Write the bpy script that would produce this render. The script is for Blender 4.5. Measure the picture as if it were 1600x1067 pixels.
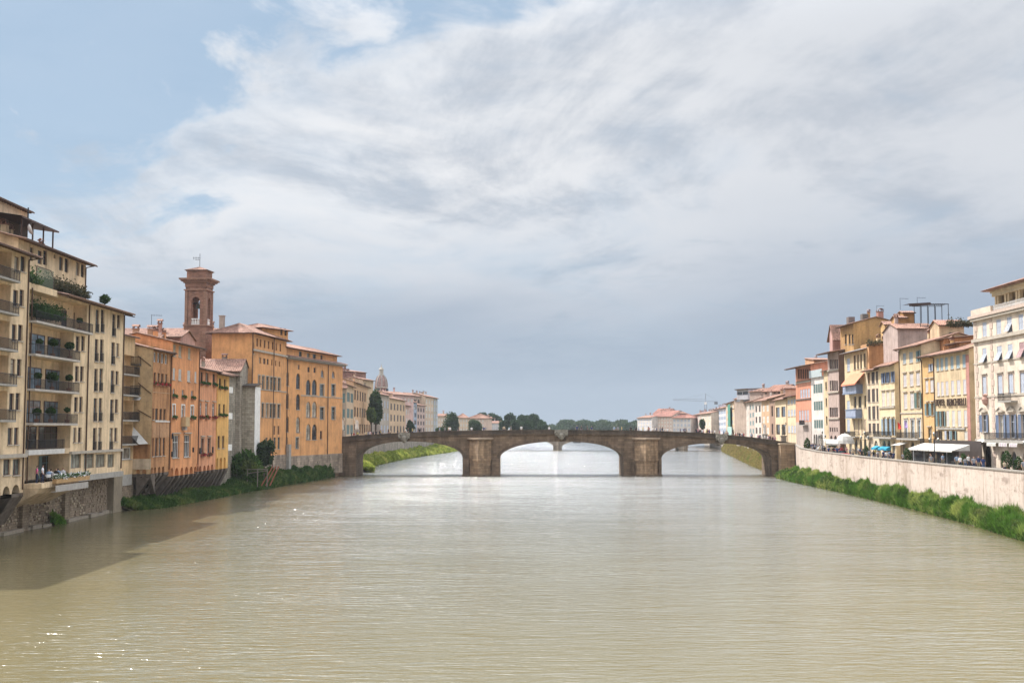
import bpy, bmesh, math, random
import numpy as np
from mathutils import Vector, Matrix
for o in list(bpy.data.objects): bpy.data.objects.remove(o)
SC = bpy.context.scene
COL = SC.collection
R = math.radians
# ---------------------------------------------------------------- camera
F = 1870.0; IMW, IMH = 1600.0, 1067.0; HZ = 668.5; CH = 10.4
PITCH = math.atan((HZ - IMH/2)/F)
CP, SP = math.cos(PITCH), math.sin(PITCH)
cd = bpy.data.cameras.new('camera'); cam = bpy.data.objects.new('camera', cd); COL.objects.link(cam)
cam.location = (0, 0, CH); cam.rotation_euler = (math.pi/2 + PITCH, 0, 0)
cd.sensor_width = 36; cd.lens = 36*F/IMW; cd.clip_start = 0.5; cd.clip_end = 9000
SC.camera = cam
# ---------------------------------------------------------------- light
SUN_AZ, SUN_EL = 43.0, 49.0       # degrees left of the view axis, elevation
sd = Vector((-math.sin(R(SUN_AZ))*math.cos(R(SUN_EL)), math.cos(R(SUN_AZ))*math.cos(R(SUN_EL)), math.sin(R(SUN_EL))))
sl = bpy.data.lights.new('sun', 'SUN'); sl.energy = 5.0; sl.angle = R(0.6); sl.color = (1.0, 0.95, 0.87)
so = bpy.data.objects.new('sun', sl); COL.objects.link(so)
so.rotation_euler = (-sd).to_track_quat('-Z', 'Y').to_euler(); so.location = sd*300
SC.view_settings.view_transform = 'Standard'; SC.view_settings.look = 'None'
SC.view_settings.gamma = 1; SC.view_settings.exposure = 0.5
SC.view_settings.use_curve_mapping = False

def world():
    w = bpy.data.worlds.new('World'); SC.world = w; w.use_nodes = True
    nt = w.node_tree; N = nt.nodes; L = nt.links; N.clear()
    out = N.new('ShaderNodeOutputWorld'); bg = N.new('ShaderNodeBackground'); bg.inputs[1].default_value = 0.1
    sky = N.new('ShaderNodeTexSky'); sky.sky_type = 'NISHITA'; sky.sun_disc = False
    sky.sun_elevation = R(SUN_EL); sky.sun_rotation = R(-SUN_AZ); sky.air_density = 1.0; sky.dust_density = 1.5
    tc = N.new('ShaderNodeTexCoord')
    sep = N.new('ShaderNodeSeparateXYZ'); L.new(tc.outputs['Generated'], sep.inputs[0])
    def M(op, a, b=None, c=None, clamp=False):
        m = N.new('ShaderNodeMath'); m.operation = op; m.use_clamp = clamp
        for i, v in enumerate((a, b, c)):
            if v is None: continue
            if isinstance(v, (int, float)): m.inputs[i].default_value = v
            else: L.new(v, m.inputs[i])
        return m.outputs[0]
    X, Y, Z = sep.outputs
    zz = M('ADD', M('MAXIMUM', Z, 0.0), 0.16)
    u = M('DIVIDE', X, zz); v = M('DIVIDE', Y, zz)
    cv = N.new('ShaderNodeCombineXYZ'); L.new(u, cv.inputs[0]); L.new(v, cv.inputs[1])
    def noise(scale, det, rough, off, dist=0.0, sc=(1, 1, 1), rot=0):
        mp = N.new('ShaderNodeMapping'); mp.inputs['Location'].default_value = off; mp.inputs['Scale'].default_value = sc
        mp.inputs['Rotation'].default_value = (0, 0, rot)
        L.new(cv.outputs[0], mp.inputs[0])
        n = N.new('ShaderNodeTexNoise'); n.inputs['Scale'].default_value = scale; n.inputs['Detail'].default_value = det
        n.inputs['Roughness'].default_value = rough; n.inputs['Distortion'].default_value = dist
        L.new(mp.outputs[0], n.inputs['Vector']); return n.outputs[0]
    def smooth(val, a, b):
        m = N.new('ShaderNodeMapRange'); m.interpolation_type = 'SMOOTHSTEP'
        L.new(val, m.inputs[0]); m.inputs[1].default_value = a; m.inputs[2].default_value = b
        return m.outputs[0]
    big = noise(0.55, 5, 0.55, (3.1, 1.7, 0), 0.4, (1.0, 1.0, 1), 0.5)
    fine = noise(1.9, 8, 0.6, (7.3, 2.2, 0), 0.5, (1.0, 0.9, 1), 0.35)
    # blue opening of the cloud deck, upper left of the view
    elev = M('ARCSINE', Z); az = M('ARCTAN2', X, Y)
    d = M('SUBTRACT', M('MULTIPLY', elev, 1.0), M('MULTIPLY', az, 0.62))      # high and left
    front = smooth(Y, 0.1, 0.6)
    edge = M('ADD', d, M('MULTIPLY', M('SUBTRACT', fine, 0.5), 0.55))
    hole = M('MULTIPLY', M('MULTIPLY', smooth(edge, 0.345, 0.42), front), smooth(elev, 1.0, 0.5))
    cov0 = M('SUBTRACT', 1.0, M('MULTIPLY', hole, 0.9))
    gaps = smooth(M('ADD', M('MULTIPLY', big, 0.55), M('MULTIPLY', fine, 0.6)), 0.42, 0.62)
    cover = M('MULTIPLY', cov0, M('ADD', 0.62, M('MULTIPLY', gaps, 0.38)))
    wisps = M('MULTIPLY', smooth(noise(2.6, 7, 0.62, (1.2, 5.5, 0), 0.6, (1, .6, 1), 0.9), 0.53, 0.70), 0.85)
    cover = M('MAXIMUM', cover, wisps)
    # cloud brightness
    def mixc(fac, a, b):
        m = N.new('ShaderNodeMix'); m.data_type = 'RGBA'
        if isinstance(fac, float): m.inputs[0].default_value = fac
        else: L.new(fac, m.inputs[0])
        for k, x in ((6, a), (7, b)):
            if isinstance(x, tuple): m.inputs[k].default_value = (*x, 1)
            else: L.new(x, m.inputs[k])
        return m.outputs[2]
    lit = smooth(M('ADD', M('ADD', M('MULTIPLY', noise(1.0, 9, 0.66, (2.4, 8.8, 0), 0.6, (1, .8, 1), 0.4), 0.6), M('MULTIPLY', fine, 0.25)), M('MULTIPLY', noise(5.0, 7, 0.65, (4.4, 1.8, 0), 0.8, (1, .7, 1), 0.6), 0.15)), 0.39, 0.525)
    lit = M('MULTIPLY', lit, M('SUBTRACT', 1.0, M('MULTIPLY', smooth(az, -0.15, 0.38), 0.5)))
    ccol = mixc(lit, SKYC['grey'], SKYC['white'])
    low = smooth(M('SUBTRACT', elev, M('MULTIPLY', M('SUBTRACT', big, 0.5), 0.16)), 0.21, 0.05)
    ccol = mixc(M('MULTIPLY', low, 0.93), ccol, mixc(smooth(elev, 0.0, 0.11), SKYC['hor'], SKYC['low']))
    cover = M('MAXIMUM', cover, low)
    dp = N.new('ShaderNodeVectorMath'); dp.operation = 'DOT_PRODUCT'; L.new(tc.outputs['Generated'], dp.inputs[0]); dp.inputs[1].default_value = tuple(sd)
    glow = M('ADD', M('ADD', 0.94, M('MULTIPLY', smooth(elev, 0.30, 0.60), 1.9)), M('MULTIPLY', smooth(dp.outputs['Value'], 0.80, 1.0), 1.6))
    gm = N.new('ShaderNodeVectorMath'); gm.operation = 'SCALE'; L.new(ccol, gm.inputs[0]); L.new(glow, gm.inputs['Scale']); ccol = gm.outputs[0]
    blue = mixc(0.8, sky.outputs[0], SKYC['blue'])
    fin = mixc(cover, blue, ccol)
    L.new(fin, bg.inputs[0]); L.new(bg.outputs[0], out.inputs[0])
SKYC = dict(grey=(3.95, 4.3, 4.85), white=(6.5, 6.6, 6.8), hor=(3.0, 3.65, 4.45), low=(2.65, 3.25, 4.1), blue=(2.3, 3.35, 4.5))
world()

SC.render.engine = 'CYCLES'
try:
    SC.cycles.max_bounces = 6; SC.cycles.volume_bounces = 0
except Exception: pass

# ---------------------------------------------------------------- helpers
def ray(px, py):
    a = (px - IMW/2)/F; b = -(py - IMH/2)/F
    return Vector((a, CP - b*SP, SP + b*CP))
def PT(px, Y): return Vector((((px - IMW/2)/F)*Y*CP, Y))            # plan point seen at column px, distance Y
def PX(px, X): return Vector((X, X/(((px - IMW/2)/F)*CP)))
def ZA(py, Y): return CH + Y*(HZ - py)/F                            # height seen at row py, distance Y
def tag(o, label=None, cat=None, group=None, kind=None):
    if label: o['label'] = label
    if cat: o['category'] = cat
    if group: o['group'] = group
    if kind: o['kind'] = kind
    return o
def empty(name, loc=(0, 0, 0), rz=0, parent=None):
    o = bpy.data.objects.new(name, None); COL.objects.link(o); o.location = loc; o.rotation_euler = (0, 0, rz)
    o.empty_display_size = 0.5
    if parent: o.parent = parent
    return o
def link(name, me, parent=None, loc=(0, 0, 0), rz=0):
    o = bpy.data.objects.new(name, me); COL.objects.link(o); o.location = loc; o.rotation_euler = (0, 0, rz)
    if parent: o.parent = parent
    return o
class MB:
    """collects polygons"""
    def __init__(s): s.v = []; s.f = []; s.m = []
    def poly(s, pts, mi=0):
        n = len(s.v); s.v += [tuple(p) for p in pts]; s.f.append(tuple(range(n, n+len(pts)))); s.m.append(mi)
    def box(s, x0, x1, y0, y1, z0, z1, mi=0):
        n = len(s.v)
        s.v += [(x0,y0,z0),(x1,y0,z0),(x1,y1,z0),(x0,y1,z0),(x0,y0,z1),(x1,y0,z1),(x1,y1,z1),(x0,y1,z1)]
        for f in ((0,3,2,1),(4,5,6,7),(0,1,5,4),(1,2,6,5),(2,3,7,6),(3,0,4,7)):
            s.f.append(tuple(n+i for i in f)); s.m.append(mi)
    def bar(s, a, b, w, h=None, mi=0):
        a = Vector(a); b = Vector(b); d = (b-a).normalized(); h = h or w
        up = Vector((0,0,1)) if abs(d.z) < .95 else Vector((0,1,0))
        x = d.cross(up).normalized()*w/2; y = x.cross(d).normalized()*h/2
        n = len(s.v)
        for p in (a, b):
            for q in (-x-y, x-y, x+y, -x+y): s.v.append(tuple(p+q))
        for f in ((0,1,2,3),(7,6,5,4),(0,4,5,1),(1,5,6,2),(2,6,7,3),(3,7,4,0)):
            s.f.append(tuple(n+i for i in f)); s.m.append(mi)
    def lathe(s, prof, seg=10, c=(0,0), mi=0):
        n = len(s.v)
        for (r, z) in prof:
            for k in range(seg):
                a = 2*math.pi*k/seg; s.v.append((c[0]+r*math.cos(a), c[1]+r*math.sin(a), z))
        for i in range(len(prof)-1):
            for k in range(seg):
                k2 = (k+1) % seg
                s.f.append((n+i*seg+k, n+i*seg+k2, n+(i+1)*seg+k2, n+(i+1)*seg+k)); s.m.append(mi)
    def mesh(s, name, mats, smooth=False):
        me = bpy.data.meshes.new(name); me.from_pydata(s.v, [], s.f)
        for m in (mats if isinstance(mats, (list, tuple)) else [mats]): me.materials.append(m)
        if len(me.materials) > 1: me.polygons.foreach_set('material_index', s.m)
        if smooth: me.polygons.foreach_set('use_smooth', [True]*len(s.f))
        me.update(); return me
    def build(s, name, mats, parent=None, loc=(0,0,0), rz=0, smooth=False):
        return link(name, s.mesh(name, mats, smooth), parent, loc, rz)

# ---------------------------------------------------------------- materials
MATS = {}
def newmat(name):
    m = bpy.data.materials.new(name); m.use_nodes = True
    nt = m.node_tree; b = nt.nodes['Principled BSDF']; return m, nt, b
def c4(c): return (c[0], c[1], c[2], 1)
def tex_noise(nt, scale, det=4, rough=.55, sc=(1,1,1), src='Object', dist=0):
    tc = nt.nodes.new('ShaderNodeTexCoord'); mp = nt.nodes.new('ShaderNodeMapping'); mp.inputs['Scale'].default_value = sc
    nt.links.new(tc.outputs[src], mp.inputs[0])
    n = nt.nodes.new('ShaderNodeTexNoise'); n.inputs['Scale'].default_value = scale; n.inputs['Detail'].default_value = det
    n.inputs['Roughness'].default_value = rough; n.inputs['Distortion'].default_value = dist
    nt.links.new(mp.outputs[0], n.inputs['Vector']); return n.outputs[0]
def ramp(nt, val, stops):
    r = nt.nodes.new('ShaderNodeValToRGB'); e = r.color_ramp.elements
    e[0].position, e[0].color = stops[0][0], c4(stops[0][1]); e[1].position, e[1].color = stops[-1][0], c4(stops[-1][1])
    for p, c in stops[1:-1]:
        k = e.new(p); k.color = c4(c)
    nt.links.new(val, r.inputs[0]); return r.outputs[0]
def mix(nt, fac, a, b, mode='MIX'):
    m = nt.nodes.new('ShaderNodeMix'); m.data_type = 'RGBA'; m.blend_type = mode
    if isinstance(fac, float): m.inputs[0].default_value = fac
    else: nt.links.new(fac, m.inputs[0])
    for k, x in ((6, a), (7, b)):
        if isinstance(x, tuple): m.inputs[k].default_value = c4(x)
        else: nt.links.new(x, m.inputs[k])
    return m.outputs[2]
def bump(nt, b, h, st, dist):
    n = nt.nodes.new('ShaderNodeBump'); n.inputs['Strength'].default_value = st; n.inputs['Distance'].default_value = dist
    nt.links.new(h, n.inputs['Height']); nt.links.new(n.outputs[0], b.inputs['Normal'])
def g1(c, k): return tuple(min(1, x*k) for x in c)
def stucco(c, dirt=.5, rough=.9):
    c = (c[0]*.97, c[1]*.95, min(1, c[2]*.97+.008)); key = ('st', c, dirt)
    if key in MATS: return MATS[key]
    m, nt, b = newmat('stucco')
    a = tex_noise(nt, .35, 6, .65); s = tex_noise(nt, 1.0, 5, .6, (1.1, 1.1, .12))
    base = ramp(nt, a, [(.3, g1(c, .68)), (.5, c), (.7, g1(c, 1.14))])
    st = ramp(nt, s, [(.44, (1,1,1)), (.68, (1-.6*dirt, 1-.64*dirt, 1-.66*dirt))])
    p = tex_noise(nt, 2.6, 6, .7)
    pt = ramp(nt, p, [(.32, (1-.4*dirt,)*3), (.5, (1,1,1))])
    col = mix(nt, 1.0, mix(nt, 1.0, base, st, 'MULTIPLY'), pt, 'MULTIPLY')
    nt.links.new(col, b.inputs['Base Color']); b.inputs['Roughness'].default_value = rough
    bump(nt, b, p, .35, .05); MATS[key] = m; return m
def plain(c, rough=.6, metal=0, var=.15, spec=.3):
    key = ('pl', c, rough, metal)
    if key in MATS: return MATS[key]
    m, nt, b = newmat('paint')
    a = tex_noise(nt, 1.7, 4)
    nt.links.new(ramp(nt, a, [(.3, g1(c, 1-var)), (.7, g1(c, 1+var))]), b.inputs['Base Color'])
    b.inputs['Roughness'].default_value = rough; b.inputs['Metallic'].default_value = metal
    b.inputs['Specular IOR Level'].default_value = spec
    MATS[key] = m; return m
def stone(c, name='stone', bw=.9, bh=.4, dark=.55, big=0.25, src='Object', mossy=0):
    m, nt, b = newmat(name)
    tc = nt.nodes.new('ShaderNodeTexCoord'); sp = nt.nodes.new('ShaderNodeSeparateXYZ'); nt.links.new(tc.outputs[src], sp.inputs[0])
    ad = nt.nodes.new('ShaderNodeMath'); ad.operation = 'ADD'; nt.links.new(sp.outputs[0], ad.inputs[0]); nt.links.new(sp.outputs[1], ad.inputs[1])
    cb = nt.nodes.new('ShaderNodeCombineXYZ'); nt.links.new(ad.outputs[0], cb.inputs[0]); nt.links.new(sp.outputs[2], cb.inputs[1])
    br = nt.nodes.new('ShaderNodeTexBrick'); nt.links.new(cb.outputs[0], br.inputs['Vector'])
    br.inputs['Scale'].default_value = 1; br.inputs['Brick Width'].default_value = bw; br.inputs['Row Height'].default_value = bh
    br.inputs['Mortar Size'].default_value = .025; br.inputs['Mortar Smooth'].default_value = .6
    br.inputs['Color1'].default_value = c4(g1(c, .8)); br.inputs['Color2'].default_value = c4(g1(c, 1.25)); br.inputs['Mortar'].default_value = c4(g1(c, .5))
    n = tex_noise(nt, big, 7, .7); s = tex_noise(nt, 1.0, 5, .6, (.8, .8, .15)); f = tex_noise(nt, 4, 5, .7)
    st = ramp(nt, s, [(.42, (1,1,1)), (.68, (dark, dark*.97, dark*.92))])
    pn = ramp(nt, n, [(.3, (.6, .57, .52)), (.55, (1, 1, 1)), (.75, (1.25, 1.2, 1.12))])
    col = mix(nt, 1.0, mix(nt, 1.0, br.outputs[0], st, 'MULTIPLY'), pn, 'MULTIPLY')
    nt.links.new(col, b.inputs['Base Color']); b.inputs['Roughness'].default_value = .92
    hm = mix(nt, .45, br.outputs[0], f); bump(nt, b, hm, .7, .12)
    return m
def glass(c=(.03,.035,.04), rough=.08):
    key = ('gl', c)
    if key in MATS: return MATS[key]
    m, nt, b = newmat('window_glass')
    n = tex_noise(nt, .9, 3)
    nt.links.new(ramp(nt, n, [(.35, g1(c, .6)), (.65, g1(c, 1.6))]), b.inputs['Base Color'])
    b.inputs['Roughness'].default_value = rough; b.inputs['Specular IOR Level'].default_value = .35
    bump(nt, b, n, .08, .05); MATS[key] = m; return m
def tiles(c=(.29,.165,.12)):
    key = ('ti', c)
    if key in MATS: return MATS[key]
    m, nt, b = newmat('roof_tiles')
    n = tex_noise(nt, 1.5, 6, .7); n2 = tex_noise(nt, .25, 4); n3 = tex_noise(nt, 5, 2, .5, (1, .35, 1))
    col = mix(nt, 1.0, ramp(nt, n, [(.3, g1(c, .55)), (.5, c), (.7, (c[0]*1.35, c[1]*1.5, c[2]*1.6))]), ramp(nt, n2, [(.3, (.65,.62,.6)), (.65, (1.15,1.1,1.1))]), 'MULTIPLY')
    col = mix(nt, 1.0, col, ramp(nt, n3, [(.35, (.55,.5,.48)), (.55, (1.1,1.1,1.1))]), 'MULTIPLY')
    nt.links.new(col, b.inputs['Base Color']); b.inputs['Roughness'].default_value = .9
    bump(nt, b, n, .5, .05); MATS[key] = m; return m
def leafmat(name, c, c2, scale=.5):
    key = ('lf', name)
    if key in MATS: return MATS[key]
    m, nt, b = newmat(name)
    n = tex_noise(nt, scale, 4, .6); n2 = tex_noise(nt, scale*9, 2)
    col = mix(nt, 1.0, ramp(nt, n, [(.3, g1(c, .65)), (.5, c), (.68, c2)]), ramp(nt, n2, [(.3, (.6,.6,.6)), (.7, (1.35,1.35,1.2))]), 'MULTIPLY')
    nt.links.new(col, b.inputs['Base Color']); b.inputs['Roughness'].default_value = .65; b.inputs['Specular IOR Level'].default_value = .2
    tr = nt.nodes.new('ShaderNodeBsdfTranslucent'); nt.links.new(col, tr.inputs[0])
    ms = nt.nodes.new('ShaderNodeMixShader'); ms.inputs[0].default_value = .35
    out = nt.nodes['Material Output']; nt.links.new(b.outputs[0], ms.inputs[1]); nt.links.new(tr.outputs[0], ms.inputs[2]); nt.links.new(ms.outputs[0], out.inputs[0])
    MATS[key] = m; return m

CREAM = (.60,.46,.27); TERRA = tiles(); DGLASS = glass(); SKYGLASS = glass((.12,.16,.2), .05); GL2 = glass((.07,.075,.08), .06); CURT = glass((.30,.27,.22), .2)
WOODD = plain((.07,.035,.025), .5); IRON = plain((.025,.025,.028), .5, .3); GREYST = plain((.32,.30,.27), .85)
PIPE = plain((.09,.05,.03), .6); WHITEP = plain((.75,.73,.70), .6); CANVAS = plain((.52,.50,.47), .8)
SH_GREY = plain((.40,.43,.50), .7); SH_GREEN = plain((.10,.16,.15), .6); SH_DARK = plain((.065,.05,.045), .6); SH_BLUE = plain((.13,.17,.26), .6)
SH_LIGHT = plain((.55,.52,.47), .7); STTRIM = plain((.40,.35,.29), .85); SH_TEAL = plain((.16,.24,.25), .6)
# ---------------------------------------------------------------- window kit (shared meshes)
KIT = {}
def kit(key, fn):
    if key not in KIT: KIT[key] = fn()
    return KIT[key]
def frame_mesh(w, h, arch, mat, bars=1, trans=True):
    def f():
        b = MB(); t = min(.07, w*.1)
        b.box(0, t, 0, .06, 0, h); b.box(w-t, w, 0, .06, 0, h); b.box(t, w-t, 0, .06, 0, t); b.box(t, w-t, 0, .06, h-t, h)
        for k in range(bars): x = w*(k+1)/(bars+1); b.box(x-.03, x+.03, .01, .05, t, h-t)
        if trans and h > 1.6: b.box(t, w-t, .012, .048, h*.68, h*.68+.06)
        return b.mesh('window', mat)
    return kit(('fr', w, h, mat.name, mat.as_pointer(), bars, trans), f)
def pane_mesh(w, h, mat):
    def f():
        b = MB(); b.box(.01, w-.01, 0, .02, .01, h-.01); return b.mesh('pane', mat)
    return kit(('pn', w, h, mat.as_pointer()), f)
def shutter_mesh(w, h, mat):
    def f():
        b = MB(); t = min(.07, w*.16); d = .045
        b.box(0, t, 0, d, 0, h); b.box(w-t, w, 0, d, 0, h); b.box(t, w-t, 0, d, 0, t); b.box(t, w-t, 0, d, h-t, h); b.box(t, w-t, .001, d-.001, h*.48, h*.48+t)
        n = max(4, int(h/.13)); z = t
        for k in range(n):
            z0 = t + (h-2*t)*k/n; z1 = t + (h-2*t)*(k+1)/n
            b.poly([(t, .004, z0), (w-t, .004, z0), (w-t, .04, z1), (t, .04, z1)])
        return b.mesh('shutter', mat)
    return kit(('sh', w, h, mat.as_pointer()), f)
def box_mesh(name, w, d, h, mat):
    def f():
        b = MB(); b.box(0, w, 0, d, 0, h); return b.mesh(name, mat)
    return kit((name, w, d, h, mat.as_pointer()), f)
def q(x, s=.05): return max(s, round(x/s)*s)
WR = random.Random(77)
class House:
    def __init__(s, name, label, A, B, depth, zb, zt, col, cat='building', group=None, dirt=.5, wallmat=None, inner=None, walltag=None):
        A = Vector(A); B = Vector(B); s.A, s.B = A, B; d = B - A; s.W = d.length; s.ang = math.atan2(d.y, d.x)
        s.dir = d.normalized(); s.inn = Vector((-s.dir.y, s.dir.x)); s.depth = depth; s.zb, s.zt = zb, zt
        s.root = empty(name, (A.x, A.y, zb), s.ang); tag(s.root, label, cat, group)
        s.mat = wallmat or stucco(col, dirt); s.col = col; s.op = []; s.side = {}; s.inner = inner; s.rise = 0; s.shape = None
    def hit(s, px, py, y=0.0):
        """photo pixel -> (u, z) on the facade plane (or a plane y metres behind it)"""
        r = ray(px, py); P = s.A + s.inn*y
        # t*(r.x,r.y) = P + u*dir
        det = r.x*(-s.dir.y) + r.y*s.dir.x
        t = (P.x*(-s.dir.y) + P.y*s.dir.x)/det
        p = Vector((r.x*t, r.y*t)); return (p-P).dot(s.dir), CH + r.z*t - s.zb
    def win(s, l, r, t, b, kind='dark', y=0.0, hole=True, **k):
        ym = (t+b)/2; pm = (l+r)/2
        u0 = s.hit(l, ym, y)[0]; u1 = s.hit(r, ym, y)[0]; z1 = s.hit(pm, t, y)[1]; z0 = s.hit(pm, b, y)[1]
        return s.winm(u0, u1, z0, z1, kind, y, hole, **k)
    def winm(s, u0, u1, z0, z1, kind='dark', y=0.0, hole=True, name='window', fm=None, sm=None, pm=None, sill=True, hood=False, ped=False, trim=None, box=None, bars=1, rail=False, openleaf=.9, x=None, tall=0, deep=.22):
        w = q(u1-u0); h = q(z1-z0); u0 = (u0+u1)/2 - w/2; z0 = round(z0, 3); z1 = z0+h; u1 = u0+w
        if hole:
            if u0 < .08: u0 = .08; u1 = u0+w
            if u1 > s.W-.08: u1 = s.W-.08; u0 = u1-w
            for o in s.op:
                if u0 < o[1] and u1 > o[0] and z0 < o[3] and z1 > o[2]: return None
            s.op.append((u0, u1, z0, z1, kind == 'arch', deep))
        fm = fm or WOODD; sm = sm or SH_GREY; pm = pm or WR.choice([DGLASS, DGLASS, DGLASS, DGLASS, GL2, GL2, CURT])
        yy = y + (deep if hole else -.04)
        root = link(name, frame_mesh(w, h, kind == 'arch', fm, bars), s.root, (u0, yy-.06, z0))
        link('pane', pane_mesh(w, h, pm), root, (0, .05, 0))
        def ch(nm, me, loc, rot=(0, 0, 0)):
            c = link(nm, me, root, loc); c.rotation_euler = rot; return c
        f0 = -(yy-.06) + y       # local y of the wall surface
        if kind in ('shut', 'ajar'):
            sw = q(w/2, .025)
            if kind == 'shut':
                for i in (0, 1): ch('shutter', shutter_mesh(sw, h, sm), (i*(w-sw) if i else 0, f0+.03, 0))
            else:
                hh = q(h*.55); 
                for i in (0, 1):
                    ch('shutter', shutter_mesh(sw, q(h-hh), sm), (i*(w-sw), f0+.03, hh))
                    ch('shutter', shutter_mesh(sw, hh, sm), (i*(w-sw), f0-.03, hh-hh), (-R(0), 0, 0)).rotation_euler = (0, 0, 0)
                for c in list(root.children)[-1:-5:-1]:
                    if abs(c.location.z) < 1e-6:
                        c.location = (c.location.x, f0-.02-hh*math.sin(R(26)), hh-hh*math.cos(R(26))); c.rotation_euler = (-R(26), 0, 0)
        if kind in ('open', 'half', 'openr'):
            sw = q(w/2, .025)
            if kind in ('open', 'openr'): ch('shutter', shutter_mesh(sw, h, sm), (w+.02, f0-.07, 0), (0, 0, -R(8)))
            if kind in ('open',): ch('shutter', shutter_mesh(sw, h, sm), (-.02-sw*math.cos(R(8)), f0-.07-sw*math.sin(R(8)), 0), (0, 0, R(8)))
            if kind == 'half':
                ch('shutter', shutter_mesh(sw, h, sm), (0, f0+.03, 0)); ch('shutter', shutter_mesh(sw, h, sm), (w+.02, f0-.07, 0), (0, 0, -R(8)))
        if sill and y == 0: ch('sill', box_mesh('sill', q(w+.2), .28, .1, STTRIM), (-.1, f0-.12, -.1))
        if hood: ch('hood', box_mesh('hood', q(w+.5), .3, .14, STTRIM), (-.25, f0-.2, h+.25))
        if trim:
            def tm():
                b = MB(); a = .17
                b.box(-a, 0, 0, .06, -.02, h+a); b.box(w, w+a, 0, .06, -.02, h+a); b.box(0, w, 0, .06, h, h+a); return b.mesh('surround', trim)
            ch('surround', kit(('sr', w, h, trim.as_pointer()), tm), (0, f0-.063, 0))
        if ped:
            def pd():
                b = MB(); W = w+.9; x0 = -.45
                b.box(x0, x0+W, 0, .35, 0, .15)
                n = 10; pts = [(x0+W*i/n, .15+.6*math.sin(math.pi*i/n)) for i in range(n+1)]
                if ped == 'tri': pts = [(x0, .15), (x0+W/2, .75), (x0+W, .15)]
                for i in range(len(pts)-1):
                    (a, za), (c, zc) = pts[i], pts[i+1]
                    b.poly([(a, 0, za), (c, 0, zc), (c, .35, zc), (a, .35, za)])
                    b.poly([(a, 0, za), (c, 0, zc), (c, 0, zc-.13), (a, 0, za-.13)]); b.poly([(a, .12, za), (c, .12, zc), (c, .12, .15), (a, .12, .15)])
                return b.mesh('pediment', STTRIM)
            ch('pediment', kit(('pd', w, ped), pd), (0, f0-.36, h+.35))
        if rail:
            def rl():
                b = MB(); b.box(-.05, w+.05, 0, .04, .95, 1.0); b.box(-.05, w+.05, 0, .04, .05, .09)
                n = int(w/.11)
                for k in range(n+1): x_ = w*k/max(1, n); b.box(x_-.01, x_+.01, .01, .03, .05, .95)
                return b.mesh('window_railing', IRON)
            ch('railing', kit(('rl', w), rl), (0, f0-.06, 0))
        if box:
            ch('flower_box', box_mesh('flower_box', q(w+.3), .3, .22, plain((.28,.12,.07), .8)), (-.15, f0-.34, -.3))
            ch('flowers', foliage_mesh('flowers', q(w+.3), .4, .38, box), (w/2, f0-.22, -.02))
        return root
    def grid(s, cols, yref, rows, pxref, kind='dark', pick=None, **k):
        n = 0
        for j, (t, b) in enumerate(rows):
            z1 = s.hit(pxref, t)[1]; z0 = s.hit(pxref, b)[1]
            for i, (l, r) in enumerate(cols):
                u0 = s.hit(l, yref)[0]; u1 = s.hit(r, yref)[0]
                kd = kind; kk = dict(k)
                if pick and (i, j) in pick:
                    p = pick[(i, j)]
                    if p is None: continue
                    kd = p[0]; kk.update(p[1])
                s.winm(u0, u1, z0, z1, kd, **kk)
    def opening(s, u0, u1, z0, z1, deep, arch=False): s.op.append((u0, u1, z0, z1, arch, deep))
    def opx(s, l, r, t, b, deep, arch=False):
        ym = (t+b)/2; pm = (l+r)/2
        o = (s.hit(l, ym)[0], s.hit(r, ym)[0], s.hit(pm, b)[1], s.hit(pm, t)[1], arch, deep); s.op.append(o); return o
    def finish(s, zbot=None, sides=True):
        W, D, H = s.W, s.depth, s.zt-s.zb; b = MB()
        us = sorted({0.0, W} | {round(o[0], 4) for o in s.op} | {round(o[1], 4) for o in s.op})
        zs = sorted({0.0, H} | {round(o[2], 4) for o in s.op} | {round(o[3], 4) for o in s.op})
        us = [u for u in us if 0 <= u <= W]; zs = [z for z in zs if 0 <= z <= H]
        for j in range(len(zs)-1):
            zc = (zs[j]+zs[j+1])/2; run = None
            for i in range(len(us)):
                solid = False
                if i < len(us)-1:
                    uc = (us[i]+us[i+1])/2
                    solid = not any(o[0] < uc < o[1] and o[2] < zc < o[3] for o in s.op)
                if solid and run is None: run = us[i]
                if not solid and run is not None:
                    b.poly([(run, 0, zs[j]), (us[i], 0, zs[j]), (us[i], 0, zs[j+1]), (run, 0, zs[j+1])]); run = None
        for (a, c, z0, z1, arch, dp) in s.op:
            z1 = min(z1, H); z0 = max(z0, 0)
            zt_ = z1 - (c-a)/2 if arch else z1
            b.poly([(a, 0, z0), (a, dp, z0), (a, dp, zt_), (a, 0, zt_)]); b.poly([(c, 0, z0), (c, 0, zt_), (c, dp, zt_), (c, dp, z0)])
            b.poly([(a, 0, z0), (c, 0, z0), (c, dp, z0), (a, dp, z0)])
            if arch:
                r = (c-a)/2; m = (a+c)/2; n = 10; pr = None
                for k in range(n+1):
                    t = math.pi*k/n; p = (m-r*math.cos(t), zt_+r*math.sin(t))
                    if pr:
                        b.poly([(pr[0], 0, pr[1]), (p[0], 0, p[1]), (p[0], 0, z1), (pr[0], 0, z1)])
                        b.poly([(pr[0], 0, pr[1]), (pr[0], dp, pr[1]), (p[0], dp, p[1]), (p[0], 0, p[1])])
                    pr = p
            else: b.poly([(a, 0, z1), (a, dp, z1), (c, dp, z1), (c, 0, z1)])
            if dp > .3: b.poly([(a, dp, z0), (c, dp, z0), (c, dp, z1), (a, dp, z1)], 1 if s.inner else 0)
        sh = s.shape or 'gable'
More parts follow.
